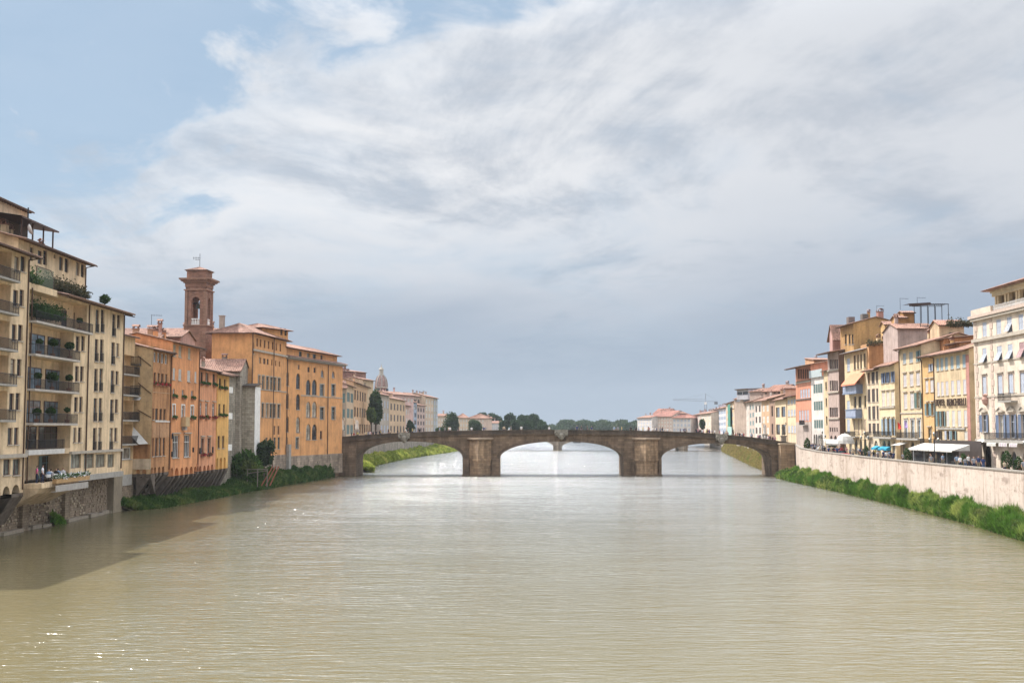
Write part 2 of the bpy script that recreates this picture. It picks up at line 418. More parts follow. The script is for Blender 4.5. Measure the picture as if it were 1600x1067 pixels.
        if sides:
            if s.rise and sh == 'gable':
                for x in (0, W): b.poly([(x, 0, 0), (x, D, 0), (x, D, H), (x, D/2, H+s.rise), (x, 0, H)])
            elif s.rise and sh == 'shed':
                for x in (0, W): b.poly([(x, 0, 0), (x, D, 0), (x, D, H+s.rise), (x, 0, H)])
            else:
                for x in (0, W): b.poly([(x, 0, 0), (x, D, 0), (x, D, H), (x, 0, H)])
            b.poly([(0, D, 0), (W, D, 0), (W, D, H), (0, D, H)])
        if not s.rise: b.poly([(0, .02, H), (W, .02, H), (W, D, H), (0, D, H)])
        s.wall = b.build('wall', [s.mat, s.inner or s.mat], s.root); return s
    def roof(s, over=1.0, rise=1.8, kind='gable', mat=None, side=.25, gutter=True, pipe=None, soff=None, dz=0):
        s.rise = rise; s.shape = kind; W, D, H = s.W, s.depth, s.zt-s.zb+dz; mat = mat or TERRA
        b = MB(); half = D/2 if kind == 'gable' else D
        if kind == 'hip':
            half = D/2; sl = rise/half; z0 = H-sl*over+.05; hx = min(half, W/2-.1)
            x0, x1, y0, y1 = -over, W+over, -over, D+over
            ra, rb = (hx, half), (W-hx, half)
            tile_plane(b, (x0, y0, z0), (x1, y0, z0), (ra[0], half, H+rise), (rb[0], half, H+rise))
            tile_plane(b, (x1, y1, z0), (x0, y1, z0), (rb[0], half, H+rise), (ra[0], half, H+rise))
            tile_plane(b, (x0, y1, z0), (x0, y0, z0), (ra[0], half, H+rise), (ra[0], half, H+rise))
            tile_plane(b, (x1, y0, z0), (x1, y1, z0), (rb[0], half, H+rise), (rb[0], half, H+rise))
            b.build('roof', mat, s.root); b2 = MB(); b2.poly([(x0, y0, z0-.04), (x1, y0, z0-.04), (x1, y1, z0-.04), (x0, y1, z0-.04)]); b2.build('soffit', soff or WOODD, s.root); s.rise = 0; return s
        sl = rise/half; z0 = H-sl*over
        tile_plane(b, (-side, -over, z0+.12), (W+side, -over, z0+.12), (-side, half, H+rise+.12), (W+side, half, H+rise+.12))
        if kind == 'gable': tile_plane(b, (W+side, D+over, z0+.12), (-side, D+over, z0+.12), (W+side, half, H+rise+.12), (-side, half, H+rise+.12))
        b.build('roof', mat, s.root)
        e = MB(); sm = soff or plain((.16,.09,.05), .8)
        th = .1
        for (xa, xb) in ((-side, W+side),):
            e.poly([(xa, -over, z0+.02), (xb, -over, z0+.02), (xb, half, H+rise+.02), (xa, half, H+rise+.02)])
            e.poly([(xa, -over, z0+.02), (xb, -over, z0+.02), (xb, -over, z0+.12), (xa, -over, z0+.12)])
            if kind == 'gable': e.poly([(xa, D+over, z0+.02), (xb, D+over, z0+.02), (xb, half, H+rise+.02), (xa, half, H+rise+.02)])
        for x in (-side, W+side):
            e.poly([(x, -over, z0+.02), (x, half, H+rise+.02), (x, half, H+rise+.14), (x, -over, z0+.14)])
            if kind == 'gable': e.poly([(x, D+over, z0+.02), (x, half, H+rise+.02), (x, half, H+rise+.14), (x, D+over, z0+.14)])
        n = max(2, int(W/.7))
        if over > .5:
            for k in range(n+1):
                x = .05+(W-.1)*k/n; e.bar((x, -over+.1, z0-.05+sl*.1), (x, 0, H-.06), .1, .14)
        e.build('eaves', sm, s.root)
        if kind == 'gable' and D > 5.5 and W > 3.5:
            cr_ = random.Random(int(W*100)+int(D*10)+int(s.A.y*7))
            for _ in range(max(1, int(W/6))): s.chimney(cr_.uniform(.5, W-1.3), D*cr_.uniform(.3, .55), H+rise*.75, cr_.uniform(.5, .8), cr_.uniform(.9, 1.6))
        if gutter:
            g = MB(); g.bar((-side, -over-.06, z0+.04), (W+side, -over-.06, z0+.04), .13, .12); g.build('gutter', PIPE, s.root)
        if pipe is not None:
            for x in pipe:
                x = W*x if x <= 1 else x
                g = MB(); g.bar((x, -.08, .3), (x, -.08, H-.5), .11); g.bar((x, -.08, H-.5), (x, -over-.02, z0), .1); g.build('drainpipe', PIPE, s.root)
        return s
    def band(s, py, pxr, h=.25, d=.12, mat=None, name='string_course', u0=0, u1=None, z=None):
        z = s.hit(pxr, py)[1] if z is None else z
        b = MB(); b.box(u0-.02, (s.W if u1 is None else u1)+.02, -d, -.002, z-h/2, z+h/2); return b.build(name, mat or STTRIM, s.root)
    def balcony(s, l, r, py, dep=.9, th=.2, mat=None, y=0, u=None, z=None, railh=1.0):
        if u is None: u = (s.hit(l, py)[0], s.hit(r, py)[0])
        if z is None: z = s.hit((l+r)/2, py)[1]
        b = MB(); b.box(u[0], u[1], -dep, y-.003, z-th, z); o = b.build('balcony', mat or GREYST, s.root)
        rl = MB(); w = u[1]-u[0]
        rl.box(u[0], u[1], -dep+.02, -dep+.06, z+railh-.05, z+railh); rl.box(u[0], u[1], -dep+.025, -dep+.055, z+.08, z+.11)
        n = max(2, int(w/.13))
        for k in range(n+1):
            x = u[0]+.03+(w-.06)*k/n; rl.box(x-.011, x+.011, -dep+.03, -dep+.052, z, z+railh-.05)
        for x in (u[0]+.02, u[1]-.06):
            rl.box(x, x+.04, -dep+.06, y-.01, z+railh-.05, z+railh)
            m = max(2, int((dep+y)/.13))
            for k in range(m): yy = -dep+.06+(dep+y)*k/m; rl.box(x+.01, x+.03, yy, yy+.02, z, z+railh-.05)
        rl.build('railing', IRON, o)
        return o, u, z
    def chimney(s, u, y, z, w=.7, h=1.6, mat=None, cap=True):
        b = MB(); b.box(u, u+w, y, y+w*.8, z-.8, z+h); b.build('chimney', mat or s.mat, s.root)
        if cap:
            c = MB(); c.box(u-.1, u+w+.1, y-.1, y+w*.8+.1, z+h+.003, z+h+.1)
            for sx in (0, 1):
                for sy in (0, 1): c.box(u+sx*(w-.12), u+sx*(w-.12)+.12, y+sy*(w*.8-.12), y+sy*(w*.8-.12)+.12, z+h+.1, z+h+.4)
            c.poly([(u-.15, y-.15, z+h+.4), (u+w+.15, y-.15, z+h+.4), (u+w+.15, y+w*.4, z+h+.7), (u-.15, y+w*.4, z+h+.7)])
            c.poly([(u-.15, y+w*.8+.15, z+h+.4), (u+w+.15, y+w*.8+.15, z+h+.4), (u+w+.15, y+w*.4, z+h+.7), (u-.15, y+w*.4, z+h+.7)])
            c.build('chimney_cap', TERRA, s.root)
    def wpt(s, u, y, z): # world point
        p = s.A + s.dir*u + s.inn*y; return Vector((p.x, p.y, s.zb+z))

def tile_plane(b, p00, p10, p01, p11, pitch=.34, amp=.09):
    p00, p10, p01, p11 = map(Vector, (p00, p10, p01, p11))
    n = max(2, min(120, int((p10-p00).length/pitch)))
    nrm = (p10-p00).cross(p01-p00); 
    if nrm.z < 0: nrm = -nrm
    nrm.normalize(); prev = None; rnd = random.Random(int(abs(p00.x*31+p00.z*17+p10.y*7)*10))
    for k in range(n*4+1):
        t = k/(n*4); a = p00.lerp(p10, t); c = p01.lerp(p11, t); h = (0, .8, 1, .8)[k % 4]*amp
        a = a+nrm*h; c = c+nrm*h
        if prev: b.poly([prev[0], a, c, prev[1]])
        prev = (a, c)

# ---------------------------------------------------------------- foliage
def tri_mesh(name, P, mats, mi=None):
    """P: (n,3,3) triangles"""
    n = len(P); me = bpy.data.meshes.new(name); me.vertices.add(n*3); me.loops.add(n*3); me.polygons.add(n)
    me.vertices.foreach_set('co', P.reshape(-1).astype(np.float32)); me.loops.foreach_set('vertex_index', np.arange(n*3, dtype=np.int32))
    me.polygons.foreach_set('loop_start', np.arange(0, n*3, 3, dtype=np.int32)); me.polygons.foreach_set('loop_total', np.full(n, 3, dtype=np.int32))
    for m in (mats if isinstance(mats, (list, tuple)) else [mats]): me.materials.append(m)
    if mi is not None: me.polygons.foreach_set('material_index', mi.astype(np.int32))
    me.update(calc_edges=True); return me
def leaves(C, size, rng, up=.3, stretch=1.6):
    """leaf triangles at centres C"""
    n = len(C); a = rng.normal(size=(n, 3)); a[:, 2] += up; a /= np.linalg.norm(a, axis=1)[:, None]
    c = np.cross(a, rng.normal(size=(n, 3))); c /= np.linalg.norm(c, axis=1)[:, None] + 1e-9
    s = (size*(.6+.8*rng.random(n)))[:, None]
    return np.stack([C-c*s*.5, C+c*s*.5, C+a*s*stretch], 1)
LEAFS = dict(red=None)
def foliage_mesh(name, w, d, h, kind):
    def f():
        rng = np.random.default_rng(int(w*100)+7); n = int(140*w)
        C = rng.random((n, 3))-.5; C *= np.array([w, d, h]); C[:, 2] *= 1-.5*np.abs(C[:, 1]/d*2)
        P = leaves(C, .16, rng); mi = (rng.random(n) < (.45 if kind != 'green' else 0)).astype(int)
        fl = dict(red=(.45,.03,.05), green=(.1,.2,.04), white=(.8,.8,.78), pink=(.6,.2,.3))[kind]
        return tri_mesh(name, P, [leafmat('box_leaf', (.05,.11,.025), (.09,.17,.04), 3), plain(fl, .7)], mi)
    return kit(('fo', name, w, kind), f)
def ball_mesh(r, seed, dens=900, mat=None, squash=1, size=None):
    def f():
        rng = np.random.default_rng(seed); n = int(dens)
        a = rng.normal(size=(n, 3)); a /= np.linalg.norm(a, axis=1)[:, None]
        rr = r*(.55+.45*rng.random(n)**.4)*(1+.12*np.sin(a[:, 0]*5+seed)*np.cos(a[:, 2]*4))
        C = a*rr[:, None]; C[:, 2] *= squash
        return tri_mesh('foliage', leaves(C, size or r*.22, rng), mat or leafmat('shrub_leaf', (.035,.075,.022), (.07,.13,.035), 2))
    return kit(('ball', r, seed, dens, squash, size, mat.as_pointer() if mat else 0), f)
def tree(label, x, y, z, h, cr, mat, seed, trunk=.28, cat='tree', group=None, dens=5000, squash=.95, size=.45, name='broadleaf_tree', lobes=14):
    t = empty(name, (x, y, z)); tag(t, label, cat, group); rng = np.random.default_rng(seed)
    cz = h - cr*squash
    B = []
    for k in range(lobes):
        a = rng.normal(size=3); a /= np.linalg.norm(a); a[2] = a[2]*.9
        rr = cr*(.34+.32*rng.random()); B.append((a*(cr-rr)*(.85+.4*rng.random()), rr))
    P = []
    for c, rr in B:
        n = dens//lobes; a = rng.normal(size=(n, 3)); a /= np.linalg.norm(a, axis=1)[:, None]
        C = c + a*(rr*(.45+.72*rng.random(n)**.7))[:, None]; C[:, 2] = C[:, 2]*squash + cz
        P.append(leaves(C, size, rng, up=.1, stretch=1.2))
    link('crown', tri_mesh('crown', np.concatenate(P), mat), t)
    b = MB(); b.lathe([(trunk*1.3, -.5), (trunk, h*.2), (trunk*.7, cz)], 7)
    for k in range(5):
        a = k*1.3+seed; b.bar((0, 0, cz*.6), (math.cos(a)*cr*.6, math.sin(a)*cr*.6, cz+cr*.3*(k % 3-.5)), trunk*.5)
    b.build('trunk', plain((.08,.06,.045), .9), t); return t
# ================================================================ SETTING
STREET = 5.0
LW = [(-49.8, 40), (-49.8, 150), (-49.6, 190), (-48.5, 209), (-45.6, 211), (-44.0, 230), (-38.2, 259.5), (-38.2, 276), (-41, 300), (-41, 350), (-40, 400), (-37, 480), (-33, 560), (-10, 800), (30, 1100), (60, 1600), (60, 8000)]
RW = [(50, 40), (51, 119), (52.5, 151), (54, 183), (56, 220), (58.2, 243), (61.7, 262), (63, 280), (67.5, 330), (77.5, 400), (88.5, 480), (99, 560), (128, 800), (180, 1100), (260, 1600), (260, 8000)]
def ground():
    b = MB()
    for pts, X in ((LW, -9000), (RW, 9000)):
        for (a, c) in zip(pts[:-1], pts[1:]):
            if X < 0: b.poly([(X, a[1], STREET), (a[0], a[1], STREET), (c[0], c[1], STREET), (X, c[1], STREET)])
            else: b.poly([(a[0], a[1], STREET), (X, a[1], STREET), (X, c[1], STREET), (c[0], c[1], STREET)])
    m, nt, p = newmat('paving'); n = tex_noise(nt, .4, 6, .6)
    nt.links.new(ramp(nt, n, [(.35, (.11,.10,.09)), (.65, (.17,.155,.135))]), p.inputs['Base Color']); p.inputs['Roughness'].default_value = .9
    tag(b.build('ground', m), kind='structure')
ground()
def water():
    b = MB(); ys = [-60, 40, 80, 130, 200, 300, 500, 900, 1600, 3500, 9000]
    for a, c in zip(ys[:-1], ys[1:]): b.poly([(-9000 if a > 900 else -400, a, 0), (9000 if a > 900 else 400, a, 0), (9000 if a > 900 else 400, c, 0), (-9000 if a > 900 else -400, c, 0)])
    m, nt, p = newmat('river_water')
    n0 = tex_noise(nt, .03, 4, .6, (1, .5, 1))
    nt.links.new(ramp(nt, n0, [(.3, (.135,.112,.054)), (.7, (.17,.145,.078))]), p.inputs['Base Color'])
    p.inputs['Roughness'].default_value = .11; p.inputs['IOR'].default_value = 1.45; p.inputs['Specular IOR Level'].default_value = .5
    a = tex_noise(nt, .5, 3, .5, (.30, 1.15, 1), dist=.8); bb = tex_noise(nt, 2.1, 3, .55, (.36, 1.1, 1), dist=.5); c = tex_noise(nt, .09, 3, .5, (.6, 1.0, 1))
    def mth(op, x, y):
        k = nt.nodes.new('ShaderNodeMath'); k.operation = op
        for i, v in enumerate((x, y)):
            if isinstance(v, (int, float)): k.inputs[i].default_value = v
            else: nt.links.new(v, k.inputs[i])
        return k.outputs[0]
    big = nt.nodes.new('ShaderNodeMapRange'); big.interpolation_type = 'SMOOTHSTEP'; nt.links.new(tex_noise(nt, .022, 3, .5, (1, .55, 1), dist=1.5), big.inputs[0])
    for i_, v_ in zip((1, 2, 3, 4), (.4, .62, .45, 1.2)): big.inputs[i_].default_value = v_
    h = mth('ADD', mth('MULTIPLY', mth('MULTIPLY', a, .5), big.outputs[0]), mth('ADD', mth('MULTIPLY', bb, mth('ADD', mth('MULTIPLY', c, .5), .12)), mth('MULTIPLY', c, .5)))
    # calmer water in the lee of the banks, livelier in mid-stream
    tc = nt.nodes.new('ShaderNodeTexCoord'); sx = nt.nodes.new('ShaderNodeSeparateXYZ'); nt.links.new(tc.outputs['Object'], sx.inputs[0])
    def mr(lo, hi, a0, a1, ax=0):
        k = nt.nodes.new('ShaderNodeMapRange'); k.interpolation_type = 'SMOOTHSTEP'; nt.links.new(sx.outputs[ax], k.inputs[0])
        for i_, v_ in zip((1, 2, 3, 4), (lo, hi, a0, a1)): k.inputs[i_].default_value = v_
        return k.outputs[0]
    h = mth('MULTIPLY', h, mth('MULTIPLY', mth('MULTIPLY', mr(-42, -8, .26, 1.0), mr(20, 55, 1.0, .5)), mr(60, 240, .62, 2.2, 1)))
    bn = nt.nodes.new('ShaderNodeBump'); bn.inputs['Strength'].default_value = 1.0; bn.inputs['Distance'].default_value = .62
    nt.links.new(h, bn.inputs['Height']); nt.links.new(bn.outputs[0], p.inputs['Normal'])
    gl = nt.nodes.new('ShaderNodeBsdfGlossy'); gl.inputs['Roughness'].default_value = .13; nt.links.new(bn.outputs[0], gl.inputs['Normal'])
    fr = nt.nodes.new('ShaderNodeFresnel'); fr.inputs['IOR'].default_value = 1.45; p.inputs['Specular IOR Level'].default_value = .0
    ms = nt.nodes.new('ShaderNodeMixShader'); nt.links.new(fr.outputs[0], ms.inputs[0]); nt.links.new(p.outputs[0], ms.inputs[1]); nt.links.new(gl.outputs[0], ms.inputs[2])
    nt.links.new(ms.outputs[0], nt.nodes['Material Output'].inputs['Surface'])
    tag(b.build('river_water', m), kind='structure')
    # river bed under the water
    g = MB(); g.poly([(-9000, -60, -2.5), (9000, -60, -2.5), (9000, 9000, -2.5), (-9000, 9000, -2.5)])
    tag(g.build('river_bed', plain((.09,.07,.04), .95)), kind='structure')
water()
# --- embankment walls
def wall_strip(name, label, pts, ztops, zbot, th, mat, cope=None, cat='wall', copmat=None, side=1, stones=None):
    t = empty(name, (pts[0][0], pts[0][1], 0)); tag(t, label, cat); ox, oy = pts[0]
    b = MB(); c = MB()
    for i in range(len(pts)-1):
        (x0, y0), (x1, y1) = pts[i], pts[i+1]; z0, z1 = ztops[i], ztops[i+1]
        d = Vector((x1-x0, y1-y0)).normalized(); n = Vector((d.y, -d.x))*side
        def P(x, y, k, z): return (x-ox+n.x*k, y-oy+n.y*k, z)
        b.poly([P(x0,y0,0,zbot), P(x1,y1,0,zbot), P(x1,y1,0,z1), P(x0,y0,0,z0)]); b.poly([P(x0,y0,th,zbot), P(x1,y1,th,zbot), P(x1,y1,th,z1), P(x0,y0,th,z0)])
        b.poly([P(x0,y0,0,z0), P(x1,y1,0,z1), P(x1,y1,th,z1), P(x0,y0,th,z0)])
        if cope:
            L = math.hypot(x1-x0, y1-y0); m = max(1, int(L/1.9)); 
            for k in range(m):
                f0 = k/m+.012/m*1.5; f1 = (k+1)/m-.012/m*1.5
                xa, ya, za = x0+(x1-x0)*f0, y0+(y1-y0)*f0, z0+(z1-z0)*f0; xb, yb, zb_ = x0+(x1-x0)*f1, y0+(y1-y0)*f1, z0+(z1-z0)*f1
                q8 = [P(xa,ya,-.1,za+.004), P(xb,yb,-.1,zb_+.004), P(xb,yb,th+.08,zb_+.004), P(xa,ya,th+.08,za+.004)]; t8 = [(p[0], p[1], p[2]+cope) for p in q8]
                cb = MB(); cb.poly(q8); cb.poly(t8)
                for j in range(4): cb.poly([q8[j], q8[(j+1)%4], t8[(j+1)%4], t8[j]])
                if k % 1 == 0: cb.build('coping_stone', copmat, t)
    b.build('wall_face', mat, t); return t
def plaster_wall_mat():
    m, nt, p = newmat('stained_plaster')
    a = tex_noise(nt, .12, 6, .65); s = tex_noise(nt, 1.3, 6, .65, (1, 1, .09)); f = tex_noise(nt, 1.6, 7, .72); pz = tex_noise(nt, .3, 5, .6, (1, 1, 3.2))
    col = ramp(nt, a, [(.3, (.36,.28,.225)), (.5, (.48,.395,.34)), (.7, (.55,.46,.40))])
    col = mix(nt, 1.0, col, ramp(nt, s, [(.5, (1,1,1)), (.7, (.6,.56,.52))]), 'MULTIPLY')
    col = mix(nt, 1.0, col, ramp(nt, f, [(.3, (.72,.68,.64)), (.5, (1,1,1)), (.7, (1.08,1.06,1.04))]), 'MULTIPLY')
    col = mix(nt, 1.0, col, ramp(nt, pz, [(.58, (1,1,1)), (.68, (.65,.62,.6))]), 'MULTIPLY')
    nt.links.new(col, p.inputs['Base Color']); p.inputs['Roughness'].default_value = .93; bump(nt, p, f, .5, .06); return m
ZT = [5.95, 5.95, 5.88, 5.9, 6.05, 6.3, 6.75]
wall_strip('embankment_wall', 'long pale plastered embankment wall with grey coping along the right bank in front of the bridge', RW[:7], ZT, -1.5, .45, plaster_wall_mat(), .16, copmat=plain((.27,.24,.21), .9))
wm2 = stone((.30,.26,.22), 'bank_masonry', 1.2, .5)
wall_strip('embankment_wall', 'far grey embankment wall on the right bank beyond the near bridge', RW[7:13], [6.6, 6.3, 6, 6, 6, 6], -1.5, .45, wm2)
wall_strip('embankment_wall', 'grey stone embankment wall on the left bank seen through the left arch', LW[7:13], [6.6, 6.2, 6, 6, 6, 6], -1.5, .45, wm2, side=-1)
# rubble river wall under the left houses
def left_base():
    t = empty('river_wall', (LW[0][0], LW[0][1], 0)); tag(t, 'rough stone river wall rising from the water under the left houses', 'wall'); ox, oy = LW[0]
    m = stone((.25,.19,.13), 'rubble', .5, .27, .6, .35)
    b = MB(); P = LW[:7]
    for (x0, y0), (x1, y1) in zip(P[:-1], P[1:]): b.poly([(x0-ox, y0-oy, -1.5), (x1-ox, y1-oy, -1.5), (x1-ox, y1-oy, STREET), (x0-ox, y0-oy, STREET)])
    b.build('wall_face', m, t)
    # toe ledge
    g = MB()
    x0, y0 = LW[0]; 
    for k in range(28):
        ya = y0+60+k*2.4; yb = ya+2.36; o = .55+.18*math.sin(k*1.9); g.box(0, o, ya-oy, yb-oy, -1.4, .32+.08*math.sin(k*2.7))
    g.build('toe_ledge', plain((.25,.21,.165), .95), t)
    # protruding stones, nearest as parts, the rest joined
    rnd = random.Random(4); near = []
    mats = [plain((.23,.175,.125), .95), plain((.29,.23,.165), .95), plain((.17,.125,.09), .95), plain((.34,.28,.20), .95)]
    meshes = []
    for k in range(8):
        bm = bmesh.new(); bmesh.ops.create_cube(bm, size=1)
        for v in bm.verts: v.co += Vector((rnd.uniform(-.12,.12), rnd.uniform(-.12,.12), rnd.uniform(-.12,.12)))
        bmesh.ops.bevel(bm, geom=bm.edges[:], offset=.1, segments=1, affect='EDGES')
        me = bpy.data.meshes.new('stone'); bm.to_mesh(me); bm.free(); me.materials.append(mats[k % 4]); meshes.append(me)
    rest = MB(); n = 0; z = .45
    for row in range(14):
        y = 100 + rnd.random()*.5
        while y < 158:
            w = rnd.uniform(.3, .65); hh = rnd.uniform(.2, .29)
            if rnd.random() < .5:
                if y < 140 and n < 290 and y > 108:
                    o = link('stone', meshes[n % 8], t, (rnd.uniform(0, .03), y-oy, z+hh/2)); o.scale = (.2, w, hh); n += 1
                else:
                    e = rnd.uniform(.03, .11); rest.box(.001, e, y-oy-w/2, y-oy+w/2, z, z+hh)
            y += w+.05
        z += .31
    tag(rest.build('stone_facing', mats[0], t), kind='stuff')
    # concrete pier block between the houses
    pb = MB(); pb.box(0.002, .8, 148.2-oy, 151.4-oy, -1.4, 4.6); pb.build('buttress', plain((.21,.17,.12), .92), t)
    for yy in (121.5, 133):
        pb = MB(); pb.box(0.002, .5, yy-oy, yy+1.6-oy, -1.4, 3.6); pb.build('buttress', m, t)
left_base()

# ================================================================ NEAR BRIDGE
BA = PT(517, 263); BA = Vector((-39.9, 263.0)); BB = Vector((61.9, 262.2))
BD = (BB-BA).normalized(); BN = Vector((-BD.y, BD.x)); BL = (BB-BA).length
def bhit(px, py, y=0):
    r = ray(px, py); P = BA+BN*y; det = r.x*(-BD.y)+r.y*BD.x
    t = (P.x*(-BD.y)+P.y*BD.x)/det; p = Vector((r.x*t, r.y*t)); return (p-P).dot(BD), CH+r.z*t
TOPPTS = [bhit(*p) for p in ((517, 683.5), (560, 680), (632, 675.5), (700, 673), (780, 671.8), (877, 671.3), (960, 672), (1020, 673), (1090, 675.5), (1127, 678), (1180, 683.5), (1215, 688.5), (1240, 692))]
def ztop(u):
    for (a, za), (b, zb) in zip(TOPPTS[:-1], TOPPTS[1:]):
        if u <= b: t = (u-a)/(b-a); return za+(zb-za)*max(0, t)
    return TOPPTS[-1][1]
ARCH = []
for (l, r, c, ys) in ((557, 723, 689.5, 716), (781, 974, 689.5, 717.5), (1033.5, 1206, 692.5, 717)):
    ul = bhit(l, 720)[0]; ur = bhit(r, 720)[0]; ARCH.append((ul, ur, bhit((l+r)/2, ys)[1], bhit((l+r)/2, c)[1]))
def zarch(u, off=0.0):
    for (ul, ur, zs, zc) in ARCH:
        m = (ul+ur)/2; hw = (ur-ul)/2+off
        if abs(u-m) < hw-1e-6:
            t = abs(u-m)/hw; p = 2.15
            return zs+(zc+off-zs)*(1-t**p)**(1/p)
    return None
def bridge():
    t = empty('stone_bridge', (BA.x, BA.y, 0), math.atan2(BD.y, BD.x)); tag(t, 'low brown stone bridge with three wide arches crossing the river', 'bridge')
    SM = stone((.19,.13,.085), 'bridge_stone', 1.4, .5, .5, .22); SM2 = stone((.33,.225,.14), 'pier_stone', 1.5, .55, .6, .3); SR = stone((.15,.105,.07), 'arch_stone', .6, 1.4, .55, .4)
    PAR = stone((.095,.07,.05), 'parapet_stone', 2.2, 1.2, .55, .35)
    WD = 11.0
    us = set()
    for (ul, ur, zs, zc) in ARCH:
        n = 48
        for k in range(n+1): us.add(round((ul+ur)/2-(ur-ul)/2*math.cos(math.pi*k/n), 4))
    for k in range(81): us.add(round(BL*k/80, 4))
    us = sorted(u for u in us if 0 <= u <= BL)
    b = MB(); bk_ = MB(); und = [MB(), MB(), MB()]
    def par(u): return ztop(u)-.95
    for a, c in zip(us[:-1], us[1:]):
        m = (a+c)/2
        za = zarch(a); zc = zarch(c)
        if zarch(m) is None: za = zc = -1.4
        else:
            A_ = [x for x in ARCH if x[0] < m < x[1]][0]
            za = za if za is not None else A_[2]; zc = zc if zc is not None else A_[2]
            und[ARCH.index(A_)].poly([(a, 0, za), (c, 0, zc), (c, WD, zc), (a, WD, za)])
        b.poly([(a, 0, za), (c, 0, zc), (c, 0, par(c)), (a, 0, par(a))]); bk_.poly([(a, WD, za), (c, WD, zc), (c, WD, par(c)), (a, WD, par(a))])
    for (ul, ur, zs, zc) in ARCH:
        for u in (ul, ur): und[ARCH.index((ul, ur, zs, zc))].poly([(u, 0, -1.4), (u, WD, -1.4), (u, WD, zs), (u, 0, zs)])
    b.build('bridge_wall', SM, t); bk_.build('bridge_wall', SM, t)
    for x_ in und: x_.build('vault', SM, t)
    for (ya, yb) in ((.33, 2.2), (WD-2.2, WD-.33)):
        sw = MB()
        for a, c in zip(us[:-1], us[1:]): sw.poly([(a, ya, par(a)+.15), (c, ya, par(c)+.15), (c, yb, par(c)+.15), (a, yb, par(a)+.15)]); sw.poly([(a, yb if ya < 1 else ya, par(a)), (c, yb if ya < 1 else ya, par(c)), (c, yb if ya < 1 else ya, par(c)+.15), (a, yb if ya < 1 else ya, par(a)+.15)])
        sw.build('sidewalk', plain((.22,.20,.18), .9), t)
    dk = MB(); 
    for a, c in zip(us[:-1], us[1:]): dk.poly([(a, 0.3, par(a)), (c, .3, par(c)), (c, WD-.3, par(c)), (a, WD-.3, par(a))])
    dk.build('deck', plain((.12,.11,.10), .9), t)
    # voussoir ring
    for (ul, ur, zs, zc) in ARCH:
        m = (ul+ur)/2; hw = (ur-ul)/2; p = 2.15; n = 44; ri = []
        for k in range(n+1):
            a = math.pi*k/n; cx = -math.cos(a); tt = abs(cx)
            # superellipse parametrisation
            x = math.copysign(abs(math.cos(a))**(2/p), cx); y = max(0, math.sin(a))**(2/p)
            ri.append(((m+hw*x, zs+(zc-zs)*y), (m+(hw+.75)*x, zs+(zc+.75-zs)*y)))
        for k in range(n):
            v = MB(); (i0, o0), (i1, o1) = ri[k], ri[k+1]; s = .04; e = .14+.02*(k % 2)
            def L(p_, q_, f): return (p_[0]+(q_[0]-p_[0])*f, p_[1]+(q_[1]-p_[1])*f)
            j0, j1 = L(i0, i1, s), L(i0, i1, 1-s); k0, k1 = L(o0, o1, s), L(o0, o1, 1-s)
            fr = [(j0[0], -e, j0[1]), (j1[0], -e, j1[1]), (k1[0], -e, k1[1]), (k0[0], -e, k0[1])]; bk = [(x, .02, z) for (x, y, z) in fr]
            v.poly(fr)
            for j in range(4): v.poly([fr[j], fr[(j+1)%4], bk[(j+1)%4], bk[j]])
            v.build('voussoir', SR, t)
        # outer soffit fillet
    # parapet: ledge, panels, coping in stones
    for side in (0, 1):
        led = MB(); pp = MB(); n = 46
        for k in range(n):
            a = BL*k/n+.02; c = BL*(k+1)/n-.02; y0, y1 = (-.12, .32) if side == 0 else (WD-.32, WD+.12)
            if side == 0:
                w = MB(); za, zc = ztop(a), ztop(c)
                f = [(a, y0, za-1.02), (c, y0, zc-1.02), (c, y0, zc-.17), (a, y0, za-.17)]; g = [(x, y1, z) for x, y, z in f]
                w.poly(f); w.poly(g); 
                for j in range(4): w.poly([f[j], f[(j+1)%4], g[(j+1)%4], g[j]])
                w.build('parapet_block', PAR, t)
                w = MB(); y0 -= .1; f = [(a, y0, za-.166), (c, y0, zc-.166), (c, y0, zc), (a, y0, za)]; g = [(x, y1+.08, z) for x, y, z in f]
                w.poly(f); w.poly(g)
                for j in range(4): w.poly([f[j], f[(j+1)%4], g[(j+1)%4], g[j]])
                w.build('coping_stone', PAR, t)
            else:
                za, zc = ztop(a), ztop(c); pp.poly([(a-.02, y0, za-1.15), (c+.02, y0, zc-1.15), (c+.02, y0, zc), (a-.02, y0, za)]); pp.poly([(a-.02, y1, za-1.6), (c+.02, y1, zc-1.6), (c+.02, y1, zc), (a-.02, y1, za)]); pp.poly([(a-.02, y0, za), (c+.02, y0, zc), (c+.02, y1, zc), (a-.02, y1, za)])
        if side: pp.build('far_parapet', PAR, t)
    led = MB()
    for a, c in zip(us[:-1], us[1:]):
        za, zc = par(a), par(c)
        for (e, z0, z1) in ((.3, -.02, .1), (.2, -.22, -.02)):
            led.poly([(a, -e, za+z0), (c, -e, zc+z0), (c, -e, zc+z1), (a, -e, za+z1)]); led.poly([(a, -e, za+z1), (c, -e, zc+z1), (c, 0, zc+z1), (a, 0, za+z1)]); led.poly([(a, -e, za+z0), (c, -e, zc+z0), (c, 0, zc+z0), (a, 0, za+z0)])
    led.build('string_course', SR, t)
